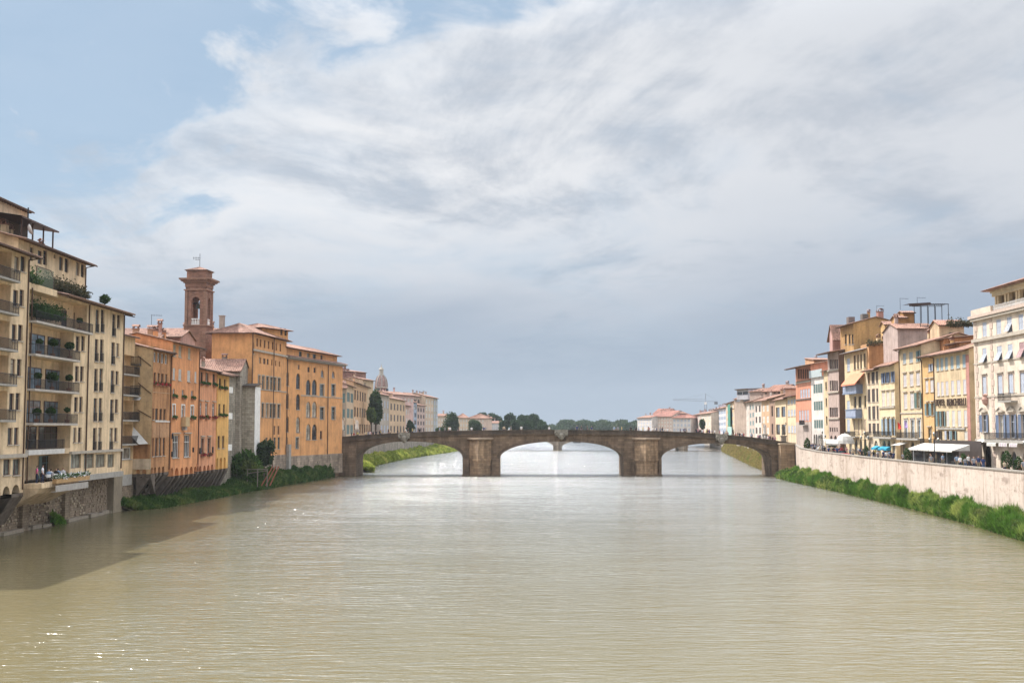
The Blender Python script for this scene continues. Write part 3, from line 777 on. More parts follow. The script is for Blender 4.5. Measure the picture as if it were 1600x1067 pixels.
    # piers with pointed cutwaters
    for (pl, pr, cl, cr, ca) in ((723, 781, 733, 768, 747), (974, 1033.5, 991, 1029, 1009)):
        u0 = bhit(pl, 720)[0]; u1 = bhit(pr, 720)[0]; a = bhit(cl, 720)[0]; c = bhit(cr, 720)[0]; m = bhit(ca, 720, -4.6)[0]
        def prism(x0, xm, x1, yp, z0, z1, mat, name, y0=0.0, base=None):
            v = MB(); P = [(x0, y0), (xm, yp), (x1, y0)]
            v.poly([(*P[0], z0), (*P[1], z0), (*P[1], z1), (*P[0], z1)]); v.poly([(*P[1], z0), (*P[2], z0), (*P[2], z1), (*P[1], z1)])
            v.poly([(*p, z1) for p in P]); v.poly([(*p, z0) for p in P]); return v.build(name, mat, t)
        capz = bhit(ca, 684, -2)[1]
        prism(a, m, c, -4.6, -1.4, capz-.3, SM2, 'cutwater', -.003)
        prism(a-.45, m, c+.45, -5.2, capz-.3, capz, plain((.34,.26,.19), .9), 'cutwater_cap', -.12)
        prism(a-.25, m, c+.25, -4.95, capz-.55, capz-.304, SM2, 'cap_moulding', -.12)
        zm = bhit(ca, 718, -3)[1]
        prism(a-.15, m, c+.15, -4.85, zm-.35, zm+.15, SM2, 'moulding', -.16)
        prism(a-.2, m, c+.2, -4.95, -1.4, .35, SM, 'cutwater_foot', -.2)
        v = MB(); v.box(u0+.02, a, -.6, -.002, -1.4, zm+.1); v.build('pier_shoulder', SM, t); v = MB(); v.box(c, u1-.02, -.6, -.002, -1.4, zm+.1); v.build('pier_shoulder', SM, t)
        v = MB(); v.box(u0-.12, u1+.12, -.9, -.004, -1.4, .3); v.build('pier_foot', SR, t)
        v = MB(); v.box(u0+.02, u1-.02, WD+.003, WD+1.2, -1.4, zm); v.build('pier_shoulder', SM, t)
        # pilaster panels above
        v = MB(); v.box(a-.4, c+.4, -.11, -.001, zm+.2, par(m)-.25); v.build('pier_panel', SM, t)
    # abutments
    v = MB(); z = ztop(0); v.box(-.3, bhit(530, 720)[0], -4.5, 3, -1.4, z-.3); v.build('abutment', SM2, t)
    v = MB(); v.box(-.45, bhit(530, 720)[0]+.15, -4.65, 0, z-.297, z+.05); v.build('abutment_cap', PAR, t)
    v = MB(); v.box(bhit(530, 720)[0], ARCH[0][0]-.03, -.7, -.002, -1.4, z-1.5); v.build('abutment_wall', SM, t)
    z = ztop(BL); x = ARCH[2][1]
    v = MB(); v.box(bhit(1216, 720)[0], bhit(1237.5, 700)[0], -2.6, 0, -1.4, z-.35); v.build('abutment', SM2, t)
    v = MB(); v.box(bhit(1216, 720)[0]-.12, bhit(1237.5, 700)[0]+.12, -2.75, .3, z-.347, z); v.build('abutment_cap', plain((.36,.28,.20), .9), t)
    for k in range(9):
        zz = .6+k*.62; v = MB(); v.box(bhit(1216, 720)[0]+.15, bhit(1237.5, 700)[0]-.1, -2.7, -2.603, zz, zz+.52)
        if zz+.52 < z-.4: v.build('course', SM2, t)
    # cartouches at the arch crowns
    WM = plain((.22,.20,.165), .8, 0, .35)
    for (px, py, w) in ((632, 681, 2.5), (877, 679, 2.9), (1127, 685, 2.5)):
        u, z = bhit(px, py); zt_ = ztop(u)
        v = MB(); n = 12
        v.box(u-w/2, u+w/2, -.6, -.33, zt_-1.35, zt_+.02)
        for sx in (-1, 1):
            for k in range(n):
                a0 = math.pi*2*k/n; cx, cz = u+sx*w*.36, zt_-.75
                v.bar((cx, -.6, cz), (cx+.42*math.cos(a0), -.75, cz+.42*math.sin(a0)), .22)
        o = v.build('cartouche', WM, t)
        v = MB(); v.lathe([(.05, -.1), (.5, .2), (.62, .7), (.55, 1.2), (.2, 1.5)], 8); o2 = v.build('ram_head', WM, o, (u, -.62, zt_-2.2))
        v = MB()
        for sx in (-1, 1): 
            for k in range(7):
                a0 = k*.55; v.bar((u+sx*(.45+.3*math.sin(a0)), -.8, zt_-1.3-.3*math.cos(a0)), (u+sx*(.45+.3*math.sin(a0+.55)), -.85, zt_-1.3-.3*math.cos(a0+.55)), .16)
        v.build('horn', WM, o)
    return t
bridge()

# ================================================================ FAR BRIDGE
def far_bridge():
    A = Vector((-33, 552)); B = Vector((95, 548)); d = B-A; L = d.length
    t = empty('stone_bridge', (A.x, A.y, 0), math.atan2(d.y, d.x)); tag(t, 'distant second bridge with pale pointed piers seen through the middle arch', 'bridge')
    m = stone((.26,.21,.16), 'far_bridge_stone', 1.4, .5, .7, .2)
    def U(px): 
        r = ray(px, 690); k = (A.y)/r.y; return r.x*k-A.x
    piers = [U(735), U(871), U(1066)]; pw = 3.4
    def prof(u): return 8.6-1.6*((u/L-.5)*2)**2
    spans = []; e = [-2]+piers+[L+2]
    for a, c in zip(e[:-1], e[1:]): spans.append((a+pw/2, c-pw/2))
    b = MB(); n = 160
    def zb(u):
        for (a, c) in spans:
            if a < u < c:
                tt = abs((u-(a+c)/2)/((c-a)/2)); return 1.4+(prof(u)-2.6-1.4)*(1-tt**2.2)**.5
        return -1.4
    for k in range(n):
        a = L*k/n; c = L*(k+1)/n
        for y in (0, 16): b.poly([(a, y, zb(a)), (c, y, zb(c)), (c, y, prof(c)), (a, y, prof(a))])
        b.poly([(a, 0, zb(a)), (c, 0, zb(c)), (c, 16, zb(c)), (a, 16, zb(a))]); b.poly([(a, 0, prof(a)-.9), (c, 0, prof(c)-.9), (c, 16, prof(c)-.9), (a, 16, prof(a)-.9)])
    b.build('bridge_wall', m, t)
    for u in piers:
        v = MB(); z1 = prof(u)-2.2
        for (hw, z0, z2) in ((2.0, -1.4, z1), (2.6, z1, z1+.5)):
            P = [(u-hw, 0.), (u, -3.2-hw*.3), (u+hw, 0.)]
            v.poly([(*P[0], z0), (*P[1], z0), (*P[1], z2), (*P[0], z2)]); v.poly([(*P[1], z0), (*P[2], z0), (*P[2], z2), (*P[1], z2)]); v.poly([(*p, z2) for p in P])
        v.build('pier', m, t)
far_bridge()
# ================================================================ LEFT BANK HOUSES
CREAM = (.74,.57,.345); BROWNF = plain((.085,.035,.03), .5)
def sporto(H, arches, drop=3.0, run=1.75, mat=None, deep=1.6):
    """arched corbel table under an overhanging facade: arches = [(l,r,ytop)] photo columns"""
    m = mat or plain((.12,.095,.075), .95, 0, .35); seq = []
    for (l, r, t) in arches:
        u0 = H.hit(l, t+6)[0]; u1 = H.hit(r, t+6)[0]; z1 = H.hit((l+r)/2, t)[1]
        if u0 < .02 or u1 > H.W-.02: u0 = max(.02, u0); u1 = min(H.W-.02, u1)
        H.op.append((u0, u1, 0, z1, True, deep)); seq.append((u0, u1))
    edges = [0]+[x for s in seq for x in s]+[H.W]
    for i in range(0, len(edges), 2):
        a, c = edges[i], edges[i+1]
        if c-a < .12: c = a+.12
        v = MB(); P = [(0.01, 0), (0.01, -.35), (run+.2, -drop), (run+.2, 0)]
        v.poly([(a, y, z) for y, z in P]); v.poly([(c, y, z) for y, z in P])
        for (p, q_) in zip(P, P[1:]+P[:1]): v.poly([(a, *p), (c, *p), (c, *q_), (a, *q_)])
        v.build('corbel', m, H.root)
FL = lambda H: None
# ---- A: nearest cream block
A0 = Vector((-48, 96)); A1 = PX(39, -48.0)
zA = ZA(772, 114)
HA = House('apartment_building', 'cream apartment building at the left edge with paired brown windows and balconies over stone corbels', A0, A1, 9, zA, 27.5, CREAM)
HA.roof(1.2, 1.3, 'gable', pipe=[.985])
for row in [(400.5,425),(453,479),(507,533),(561,587.5),(614,640.5),(668,694.5)]:
    for col in ((22.5,30),(32,40)) if row[0] < 440 else ((20.5,28.2),(30.5,37.5)) if row[0] < 500 else ((18.5,26),(28.3,35.5)) if row[0] < 550 else ((16.5,24),(26.5,33.5)) if row[0] < 600 else ((14.5,22),(24.3,31.5)) if row[0] < 650 else ((12,19.5),(22,29)):
        HA.win(*col, *row, fm=BROWNF, sm=BROWNF, bars=0)
fl = [HA.hit(3, y)[1] for y in (435, 488, 545.5, 600, 656)]
ub = HA.hit(14, 545)[0]; 
for k, z in enumerate(fl):
    HA.opening(1, ub, z+.02, z+2.75, 1.6); HA.balcony(0, 0, 0, dep=.8, u=(.6, ub+.25), z=z)
    for j in range(3): HA.winm(2+j*4.2, 4.6+j*4.2, z+.1, z+2.4, y=1.6, hole=False, fm=BROWNF, sill=False)
HA.band(712, 20, .35, .35)
for (l, r) in ((-13,-1),(5,16.5),(20,31.5)): HA.win(l, r, 717, 742, fm=BROWNF, pm=glass((.09,.10,.09)), bars=1)
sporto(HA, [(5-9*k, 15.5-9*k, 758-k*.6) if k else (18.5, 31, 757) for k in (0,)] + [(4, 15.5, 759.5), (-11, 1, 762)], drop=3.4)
HA.finish()
# A penthouse
HP = House('rooftop_apartment', 'plain cream penthouse block above the roof at the left edge', (-58, 118), PX(33, -58), 6, 27, 36.1, (.72,.54,.34)); HP.roof(.6, .4, 'shed', side=.4)
HP.winm(HP.W-3.8, HP.W-3.2, 4.4, 5.1, fm=BROWNF, sill=False); HP.finish()
# small tiled terrace canopy in front of it
can = empty('terrace_canopy', (-49.6, 108, 28.2)); tag(can, 'small wooden terrace canopy with a tiled top on the roof at the left edge', 'canopy')
b = MB(); tile_plane(b, (.7, -3, 2.1), (.7, 5.2, 2.1), (-2.2, -3, 2.7), (-2.2, 5.2, 2.7)); b.build('canopy_roof', TERRA, can)
for (x, y) in ((.3, -2.5), (.3, 1), (.3, 4.8), (-1.9, 4.8)):
    b = MB(); b.box(x-.08, x+.08, y-.08, y+.08, -.6, 2.15); b.build('post', WOODD, can)
b = MB(); b.bar((.3, 4.8, .9), (.3, 3.2, 2.0), .1); b.bar((.3, 1, 1.0), (.3, 2.4, 2.0), .1); b.build('brace', WOODD, can)

# ---- B: cream block with deep terraces
B0 = A1 + Vector((0, .05)); B1 = PX(190, -48.1)
zB = ZA(748, 130)
HB = House('apartment_building', 'tall cream apartment building with stacked planted terraces and slim brown windows on the left bank', B0, B1, 11, zB, 24.75, CREAM)
def rowz(H, px, y): return H.hit(px, y)[1]
S = [(82,508.5),(82,558),(80,610),(75,661),(65,702)]
slabz = [rowz(HB, *s) for s in S]
uR = [HB.hit(137, 500)[0]-.25, HB.hit(114.5, 560)[0], HB.hit(113, 620)[0], HB.hit(110, 680)[0], HB.hit(96, 700)[0]]
uE = HB.hit(110, 680)[0]
BALC = []
for k, z in enumerate(slabz):
    top = (slabz[k-1]-.25) if k else HB.zt-zB-.35
    if k == 0: top = slabz[0]+3.1
    HB.opening(.15, [uR[0], uR[1], uR[2], uR[3], uE][k], z+.02, top, 1.5)
    thk = .22 if k < 4 else .5
    bal = HB.balcony(0, 0, 0, dep=.75 if k < 4 else .35, u=(.2, [uR[0], uR[1]+.1, uR[2]+.1, uR[3]+.1, uR[4]][k]), z=z, th=thk, mat=plain((.42,.38,.34), .8) if k < 4 else plain((.55,.53,.5), .8))
    BALC.append((z, uR[k]))
    w = uR[k]
    if k == 0:
        for px in ((96,103),(115,123)): 
            a = HB.hit(px[0], 490, 1.5)[0]; c = HB.hit(px[1], 490, 1.5)[0]; HB.winm(a, c, z+.05, z+2.3, y=1.5, hole=False, fm=BROWNF, sill=False)
    else:
        e = min(w, uE)
        da, db, dc, dd = [HB.hit(px_, 600, 1.5)[0] for px_ in ((44,67,72,98),(42,63,70,96),(41,63,69,94),(39,58,62,90))[k-1]]
        HB.winm(max(.2, da), db, z+.05, z+2.35, y=1.5, hole=False, fm=BROWNF, pm=SKYGLASS if k < 4 else DGLASS, sill=False, bars=1)
        HB.winm(dc, dd, z+.05, z+2.35, y=1.5, hole=False, fm=BROWNF, pm=SKYGLASS if k < 4 else DGLASS, sill=False, bars=2)
# restaurant terrace level
zter = rowz(HB, 70, 752) ; zter = max(.05, zter)
HB.opening(.15, uE, zter, slabz[4]-.55, 2.4)
HB.winm(HB.hit(63.5, 735, 2.4)[0], HB.hit(78.5, 735, 2.4)[0], zter+.05, zter+2.5, y=2.4, hole=False, fm=SH_TEAL, sill=False, bars=1)
for u in (HB.hit(79, 735, 2.4)[0], HB.hit(63, 735, 2.4)[0]-.6):
    link('shutter', shutter_mesh(.6, 2.45, SH_TEAL), HB.root, (u, 2.3, zter+.05))
for col, rows in (((118.5,124.8),(127,132.8)), [(525,548.5)]), (((117.5,123.3),(125.3,131)), [(572,596)]), (((116,121.8),(124,129.3)), [(620,643.7)]), (((114.3,119.5),(122,127.5)), [(668,691)]):
    for c in col:
        for r in rows: HB.win(*c, *r, fm=BROWNF, bars=0)
shift = [0, -1.3, -2.3, -3.3, -4.3]
R1 = [(483.5,519.5),(530,565),(576,611.3),(622,658),(668,703)]; R3 = [(490.5,525.5),(535,569.3),(579,613.5),(624,658),(668.3,702.5)]; R4 = [(492,513),(536,557.5),(580,601),(624,645),(668,689.5)]
for k in range(5):
    s = shift[k]
    HB.win(149.3+s, 155+s, *R1[k], fm=BROWNF, bars=0, rail=True); HB.win(157.6+s, 163+s, *R1[k], fm=BROWNF, bars=0, rail=True)
    HB.win(175.3+s, 180.8+s, *R3[k], fm=BROWNF, bars=0, rail=True); HB.win(183+s, 187.8+s, *R4[k], fm=BROWNF, bars=0)
z7 = rowz(HB, 150, 705); HB.band(0, 0, .28, .3, z=z7, u0=uE-.2)
for (l, r) in ((110.5,126.5),(131,147),(149.5,165),(168,178.5)):
    u0 = HB.hit(l, 722)[0]; u1 = HB.hit(r, 722)[0]; z1 = rowz(HB, (l+r)/2, 709); z0 = rowz(HB, (l+r)/2, 731.5 if l < 140 else 730)
    HB.winm(u0, u1, z0, z1, fm=plain((.20,.15,.11), .6), pm=glass((.16,.16,.13)), bars=2, sill=False)
bb = MB(); bb.box(uE, HB.W+.05, -.35, 1, -.35, .25); bb.build('floor_band', GREYST, HB.root)
# main eave only right of the terrace
e = MB(); ua = HB.hit(89, 470)[0]; H_ = HB.zt-zB
tile_plane(e, (ua, -1.25, H_-.32), (HB.W+.5, -1.25, H_-.32), (ua, 3.8, H_+.75), (HB.W+.5, 3.8, H_+.75)); e.build('roof', TERRA, HB.root)
e = MB(); e.poly([(ua, -1.25, H_-.42), (HB.W+.5, -1.25, H_-.42), (HB.W+.5, 3.8, H_+.65), (ua, 3.8, H_+.65)]); e.poly([(ua, -1.25, H_-.42), (HB.W+.5, -1.25, H_-.42), (HB.W+.5, -1.25, H_-.3), (ua, -1.25, H_-.3)])
n = 34
for k in range(n): x = ua+.1+(HB.W+.3-ua)*k/n; e.bar((x, -1.15, H_-.5), (x, 0, H_-.25), .09, .14)
e.build('eaves', plain((.16,.09,.05), .8), HB.root)
for x in (.02*HB.W, HB.hit(137, 560)[0], HB.W-.12):
    g = MB(); g.bar((x, -.09, .6 if x > 1 else .2), (x, -.09, H_-.4), .12); g.build('drainpipe', PIPE, HB.root)
g = MB(); g.bar((HB.W-.12, -.09, H_-.4), (HB.W+.4, -1.2, H_-.6), .1); g.build('drainpipe', PIPE, HB.root)
g = MB(); g.box(0, ua, 0.001, .25, H_-.3, H_+.1); g.build('terrace_parapet', HB.mat, HB.root)
HB.finish()
# restaurant terrace: planter slab, awning-like valance, flowers
dk = empty('restaurant_terrace', (B0.x, B0.y, zB+zter), HB.ang); tag(dk, 'cream terrace jutting over the river with a planter of white flowers along its edge', 'terrace')
uT = HB.hit(120, 740)[0]
b = MB(); b.box(.1, uT*.72, -1.7, 2.0, -.45, 0); b.build('slab', stucco(CREAM, .6), dk)
b = MB(); P = [(0, -.45), (-1.65, -.45), (-1.2, -1.0), (1.6, -2.4), (1.6, -.45)]
for x in (.1, uT*.72):
    b.poly([(x, y, z) for y, z in P])
for p, q_ in zip(P, P[1:]+P[:1]): b.poly([(.1, *p), (uT*.72, *p), (uT*.72, *q_), (.1, *q_)])
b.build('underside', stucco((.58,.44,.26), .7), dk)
b = MB(); b.box(uT*.2, uT*.86, -2.15, -1.72, -.1, .35); b.build('planter', plain((.42,.26,.12), .8), dk)
b = MB(); b.box(uT*.18, uT*.82, -2.2, -2.16, -.95, -.3); b.box(uT*.18, uT*.82, -2.12, -1.72, -.95, -.9); b.build('valance', plain((.36,.33,.30), .8), dk)
o = link('flowers', foliage_mesh('flowers', q(uT*.66), .5, .5, 'white'), dk, (uT*.53, -1.93, .5))
# upper set-back storey of B
B2a = PX(20, -52); B2b = PX(128, -52)
HU = House('rooftop_apartment', 'set-back cream top storey with three pairs of slim windows above the planted terraces', B2a, B2b, 8, 24.6, 30.35, CREAM); HU.roof(1.1, 1.0, 'gable', side=.6, pipe=[.99])
for (l, r, t, b_) in ((59,66,392,413),(67.5,73.5,391,414.5),(92.5,98.5,401,423),(101,107.2,404,426),(118.5,124.3,410,431),(126.5,132,413,433.5),(84,87,398,404),(47,52,386,408)):
    HU.win(l, r, t, b_, fm=BROWNF, bars=0, sill=False)
HU.finish()
cn = empty('roof_loggia', (-53.5, 128, 30.6), math.pi/2); tag(cn, 'dark covered roof loggia with satellite dish above the set-back storey', 'loggia')
b = MB(); b.poly([(-1, -1.0, 2.5), (9.5, -1.0, 2.5), (9.5, 3, 3.1), (-1, 3, 3.1)]); b.poly([(-1, -1.0, 2.32), (9.5, -1.0, 2.32), (9.5, -1.0, 2.5), (-1, -1.0, 2.5)]); b.poly([(9.5, -1, 2.32), (9.5, 3, 2.9), (9.5, 3, 3.1), (9.5, -1, 2.5)]); b.poly([(-1, -1, 2.32), (9.5, -1, 2.32), (9.5, 3, 2.9), (-1, 3, 2.9)]); b.build('loggia_roof', WOODD, cn)
for x in (0, 3, 6, 8.8):
    b = MB(); b.box(x, x+.14, -.6, -.46, -.8, 2.35); b.build('post', WOODD, cn)
b = MB(); b.box(0, 8.9, 2.4, 2.7, -.8, 2.8); b.build('back_wall', plain((.10,.07,.05), .8), cn)
b = MB(); b.lathe([(0.02, 0), (.35, .06), (.55, .2), (.6, .32)], 14); d_ = b.build('dish', WHITEP, cn, (.6, -1.0, 1.2)); d_.rotation_euler = (R(70), 0, R(30))
b = MB(); b.bar((4.2, .5, 3), (4.2, .5, 4.3), .12); b.build('pipe', IRON, cn)

# ---- C: narrow house with balconies
C0 = Vector((-49.7, B1.y+.3)); C1 = Vector((-49.6, 157.2))
zC = ZA(742, 152)
HC = House('house', 'narrow ochre house with five stacked iron balconies beside the tall cream block', C0, C1, 8, zC, ZA(524, 153), (.66,.47,.25))
HC.roof(.5, 1.0, 'gable')
for (y, yt) in ((585,543),(617,590),(656,627),(693,665),(716,697)):
    z = rowz(HC, 199, y); 
    if y < 700:
        HC.opening(.3, HC.W-.4, z+.02, z+2.5, 1.0); HC.balcony(0, 0, 0, dep=.75, u=(.1, HC.W-.1), z=z)
        HC.winm(.8, 2.1, z+.05, z+2.2, y=1.0, hole=False, fm=BROWNF, pm=SKYGLASS, sill=False); HC.winm(2.6, 3.9, z+.05, z+2.2, y=1.0, hole=False, fm=BROWNF, pm=SKYGLASS, sill=False)
    else: HC.winm(.5, HC.W-.6, z-.1, z+1.4, fm=WHITEP, pm=glass((.2,.19,.16)), bars=2)
b = MB(); b.box(.1, HC.W-.1, 0, 2.5, -1.4, -.003); b.build('bracket_block', GREYST, HC.root)
HC.finish()
# ---- D: side wall of next house facing the viewer with awning
D0 = Vector((-49.9, 157.4)); D1 = PX(237, -47.4); D1.y = 157.4; D1.x = (237-800)/F*157.4*CP
zD = ZA(740, 157)
HD = House('house', 'ochre blank gable house with a white sloping awning over its corner terrace', D0, D1, 2, zD, ZA(541, 157), (.58,.40,.20), dirt=.7)
HD.rise = 0
sporto(HD, [(212.5,218.5,733),(222,228.5,733)], drop=2.6)
z = rowz(HD, 225, 717); b = MB(); b.box(0, HD.W, -.12, -.002, 0.6, z); b.build('parapet', stucco((.62,.50,.34), .5), HD.root)
HD.opening(.25, HD.W-.15, z+.05, rowz(HD, 222, 694), 1.2)
aw = MB(); a = (HD.hit(207, 665)[0], rowz(HD, 207, 665)); c = (HD.hit(232, 693)[0], rowz(HD, 232, 693))
p3 = HD.hit(217, 694, -1.0); p4 = HD.hit(206.5, 683, -1.0); aw.poly([(a[0], -.05, a[1]), (c[0], -.1, c[1]), (p3[0], -1.0, p3[1]), (p4[0], -1.0, p4[1])]); aw.build('awning', CANVAS, HD.root)
aw = MB(); z2 = rowz(HD, 215, 624); aw.poly([(0, -.05, z2+.3), (1.2, -.05, z2+.3), (1.3, -1.0, z2-.1), (0, -1.0, z2-.1)]); aw.build('awning', CANVAS, HD.root)
for y in (565, 610, 651):
    z = rowz(HD, 212, y+4); HD.balcony(0, 0, 0, dep=.7, u=(-.1, 1.1), z=z, railh=.95, mat=plain((.10,.085,.07), .8))
for (p, r_) in (((215, 640), (237, 652)), ((216, 598), (237, 615)), ((216, 556), (237, 572))):
    a = HD.hit(*p); c = HD.hit(*r_); g = MB(); g.bar((a[0], -.06, a[1]), (c[0]-.05, -.06, c[1]), .09); g.build('drainpipe', PIPE, HD.root)
HD.finish(sides=False)
# ---- E brown-orange
E0 = D1+Vector((.02, .05)); E1 = PX(265, -46.95); zE = ZA(738, 160)
HE = House('house', 'narrow brown and orange plastered house with a band of small windows under its eave', E0, E1, 10, zE, ZA(548, 160), (.48,.24,.09), dirt=.9)
HE.roof(.7, 1.2, 'gable', pipe=[.99])
HE.grid([(240,244.3),(246,250),(252,256),(257.8,262)], 560, [(552,567)], 250, fm=WHITEP, pm=SKYGLASS, sill=False)
HE.grid([(240,243.5),(246,249.5),(252,255.5),(258,261.5)], 592, [(583,600)], 250, fm=BROWNF, box='red')
HE.grid([(238.3,241),(242.6,247),(249.4,253),(255.6,259)], 648, [(638.5,656)], 250, fm=SH_DARK, bars=1)
HE.grid([(237.8,240.5),(242.8,246.3),(248.3,252),(254.5,258)], 698, [(684,712)], 250, fm=BROWNF, bars=1)
b = MB(); z = rowz(HE, 250, 657.5); b.box(HE.W*.15, HE.W*.95, -.15, -.002, z-.15, z); b.build('ledge', WHITEP, HE.root)
b = MB(); z = rowz(HE, 250, 613); b.box(0, HE.W, -.05, -.002, z-.08, z); b.build('string_course', plain((.45,.30,.18), .8), HE.root)
b = MB(); z0 = rowz(HE, 250, 683); z1 = rowz(HE, 250, 660); b.box(.1, HE.W-.1, -.02, -.001, z0, z1); b.build('faded_panel', stucco((.50,.28,.13), .9), HE.root)
sporto(HE, [(234.5,238.5,730),(240.5,244,729.5),(247,250.5,729),(253,256.5,728)], drop=3.0)
HE.finish()
# ---- F tall salmon-orange
F0 = E1+Vector((.25, .02)); F1 = PX(310, -46.4); zF = ZA(741, 170)
HF = House('house', 'tall salmon-orange house with pale shutters and two large white-framed windows over small arches', F0, F1, 10, zF, ZA(538.5, 170), (.70,.315,.12), dirt=.55)
HF.roof(.9, 1.2, 'gable', pipe=[.985])
HF.grid([(269.3,273.3),(279,283.3),(293.7,297.7)], 550, [(541.5,559)], 285, 'shut', sm=plain((.42,.36,.27), .7), pick={})
HF.grid([(269.3,273),(279,283.3),(292.7,297.3),(304,307)], 587, [(577.5,595)], 285, 'shut', sm=plain((.50,.47,.44), .7))
HF.grid([(269.7,273.3),(284.3,288),(298.7,302.3)], 614, [(609,620)], 285, box='green', fm=WHITEP, pm=SKYGLASS)
HF.grid([(269.3,273.3),(283.3,288),(297.7,302)], 642, [(633,652)], 285, fm=WHITEP, pm=glass((.14,.14,.13)), trim=WHITEP, pick={(0,0):('dark', dict(box='green', fm=WHITEP, trim=WHITEP)), (2,0):('dark', dict(box='green', fm=WHITEP, trim=WHITEP))})
HF.grid([(269.3,279.5),(287.2,297)], 697, [(680,714.5)], 283, fm=WHITEP, pm=DGLASS, bars=3, trim=plain((.42,.25,.14), .8), hood=True)
u, z = HF.hit(286, 668); b = MB(); b.box(u-1.1, u+.9, -.7, -.002, z+.15, z+1.5); b.build('oriel', stucco((.50,.36,.18), .6), HF.root); b = MB(); b.box(u-.6, u+.4, -.5, -.01, z-.35, z+.147); b.build('oriel_bracket', GREYST, HF.root)
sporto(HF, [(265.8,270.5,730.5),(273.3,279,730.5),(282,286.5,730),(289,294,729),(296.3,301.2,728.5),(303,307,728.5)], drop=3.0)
for (px, py) in ((264.5,681),(264,709),(301,702)):
    u, z = HF.hit(px, py); b = MB(); b.box(max(.1,u-.12), max(.1,u-.12)+.22, -.2, -.002, z-.4, z+.3); b.build('iron_bracket', IRON, HF.root)
HF.finish()
# ---- G coral
G0 = F1+Vector((.15, .03)); G1 = PX(337.5, -46.1); zG = ZA(735, 180)
HG = House('house', 'coral orange house with red flower boxes and stone window heads beside the tall salmon house', G0, G1, 10, zG, ZA(577.5, 180), (.68,.315,.15), dirt=.55)
HG.roof(.8, 1.1, 'gable')
HG.grid([(310.8,314.8),(321.2,325.8),(332.4,336.2)], 590, [(582.5,599.5)], 323, fm=SH_DARK, box='green')
HG.grid([(310.8,314),(320.7,324.6),(331.5,335.7)], 640, [(629.5,652)], 323, fm=WHITEP, pm=DGLASS, box='red', hood=True)
HG.grid([(313.7,318.2),(324,328.6)], 697, [(684.5,710)], 321, fm=BROWNF, box='red', hood=True, trim=plain((.42,.28,.2), .8))
sporto(HG, [(304.9,308.6,728),(310.3,314.8,727.5),(317.3,321.5,727),(323.3,327.5,726),(329.5,333.2,725)], drop=3.0, mat=None)
for (px, py) in ((308.8,704),(331.5,702)):
    u, z = HG.hit(px, py); b = MB(); b.box(max(.1,u-.12), max(.1,u-.12)+.25, -.2, -.002, z-.5, z+.4); b.build('iron_bracket', IRON, HG.root)
HG.finish()
# ---- H yellow
H0 = G1+Vector((.15, .03)); H1 = PX(357, -45.85); zH = ZA(732, 189)
HH = House('house', 'yellow-ochre house with hanging flower boxes at the end of the overhanging row', H0, H1, 8, zH, ZA(585, 189), (.74,.43,.12), dirt=.45)
HH.roof(.9, .9, 'gable')
HH.grid([(341.8,345.6),(349.8,352.8)], 600, [(591.5,606)], 347, fm=BROWNF, box='green')
HH.grid([(341.2,344.6),(348.5,351.6)], 640, [(631,648.5)], 347, fm=SH_DARK, box='green')
HH.grid([(340,343.8),(347.2,350.6)], 690, [(681,700.3)], 345, fm=BROWNF, bars=0)
sporto(HH, [(338.2,340.8,715),(343.2,347.2,714.5),(349.4,352.6,714)], drop=4.2)
HH.finish()
# ---- I grey stone house with corner balconies
I0 = H1+Vector((-1.2, .1)); I1 = Vector((-46.9, 204.3)); zI = 0.5
HI = House('house', 'unrendered grey stone house with white corner balconies between the yellow house and the orange palace', I0, I1, 8, zI, ZA(586, 200), (.4,.36,.3), wallmat=stone((.34,.30,.24), 'grey_rubble', .7, .35))
HI.roof(.6, 1.0, 'gable')
for y in (615, 655, 703):
    z = rowz(HI, 360, y); b = MB(); b.box(-.6, 2.8, -1.1, 1, z, z+1.0); b.build('balcony', WHITEP, HI.root)
    b = MB(); b.box(-.3, 2.4, -.8, -.01, z-.4, z-.003); b.build('balcony_bracket', GREYST, HI.root); HI.winm(.6, 1.7, z+1.2, z+2.6, fm=WHITEP, sill=False)
HI.finish()
HI2 = House('house', 'small stone house with red tiled roof behind the yellow house', Vector((-56, 203)), Vector((-46.2, 203.4)), 9, 5, ZA(580, 203), (.4,.3,.2), wallmat=stone((.36,.31,.25), 'grey_rubble', .7, .35)); HI2.roof(.3, 2.2, 'gable', side=.2); HI2.finish()
# ---- K stone stair tower with white edge
K0 = Vector((-46.6, 205.6)); K1 = Vector(((397.5-800)/F*205.6*CP, 205.6))
HK = House('stair_tower', 'narrow rough stone tower with a white rendered flank before the orange palace', K0, K1, 4.2, 1.0, ZA(604, 205.6), (.4,.35,.28), wallmat=stone((.40,.345,.27), 'tower_stone', .8, .36, .7))
HK.roof(.4, .5, 'shed', mat=plain((.07,.06,.05), .9), side=.3); HK.winm(.9, 1.3, 4.0, 4.9, sill=False, bars=0)
b = MB(); b.box(HK.W+.002, HK.W+.08, 0, 4.2, .5, HK.zt-HK.zb-.05); b.build('white_render', WHITEP, HK.root)
HK.finish()
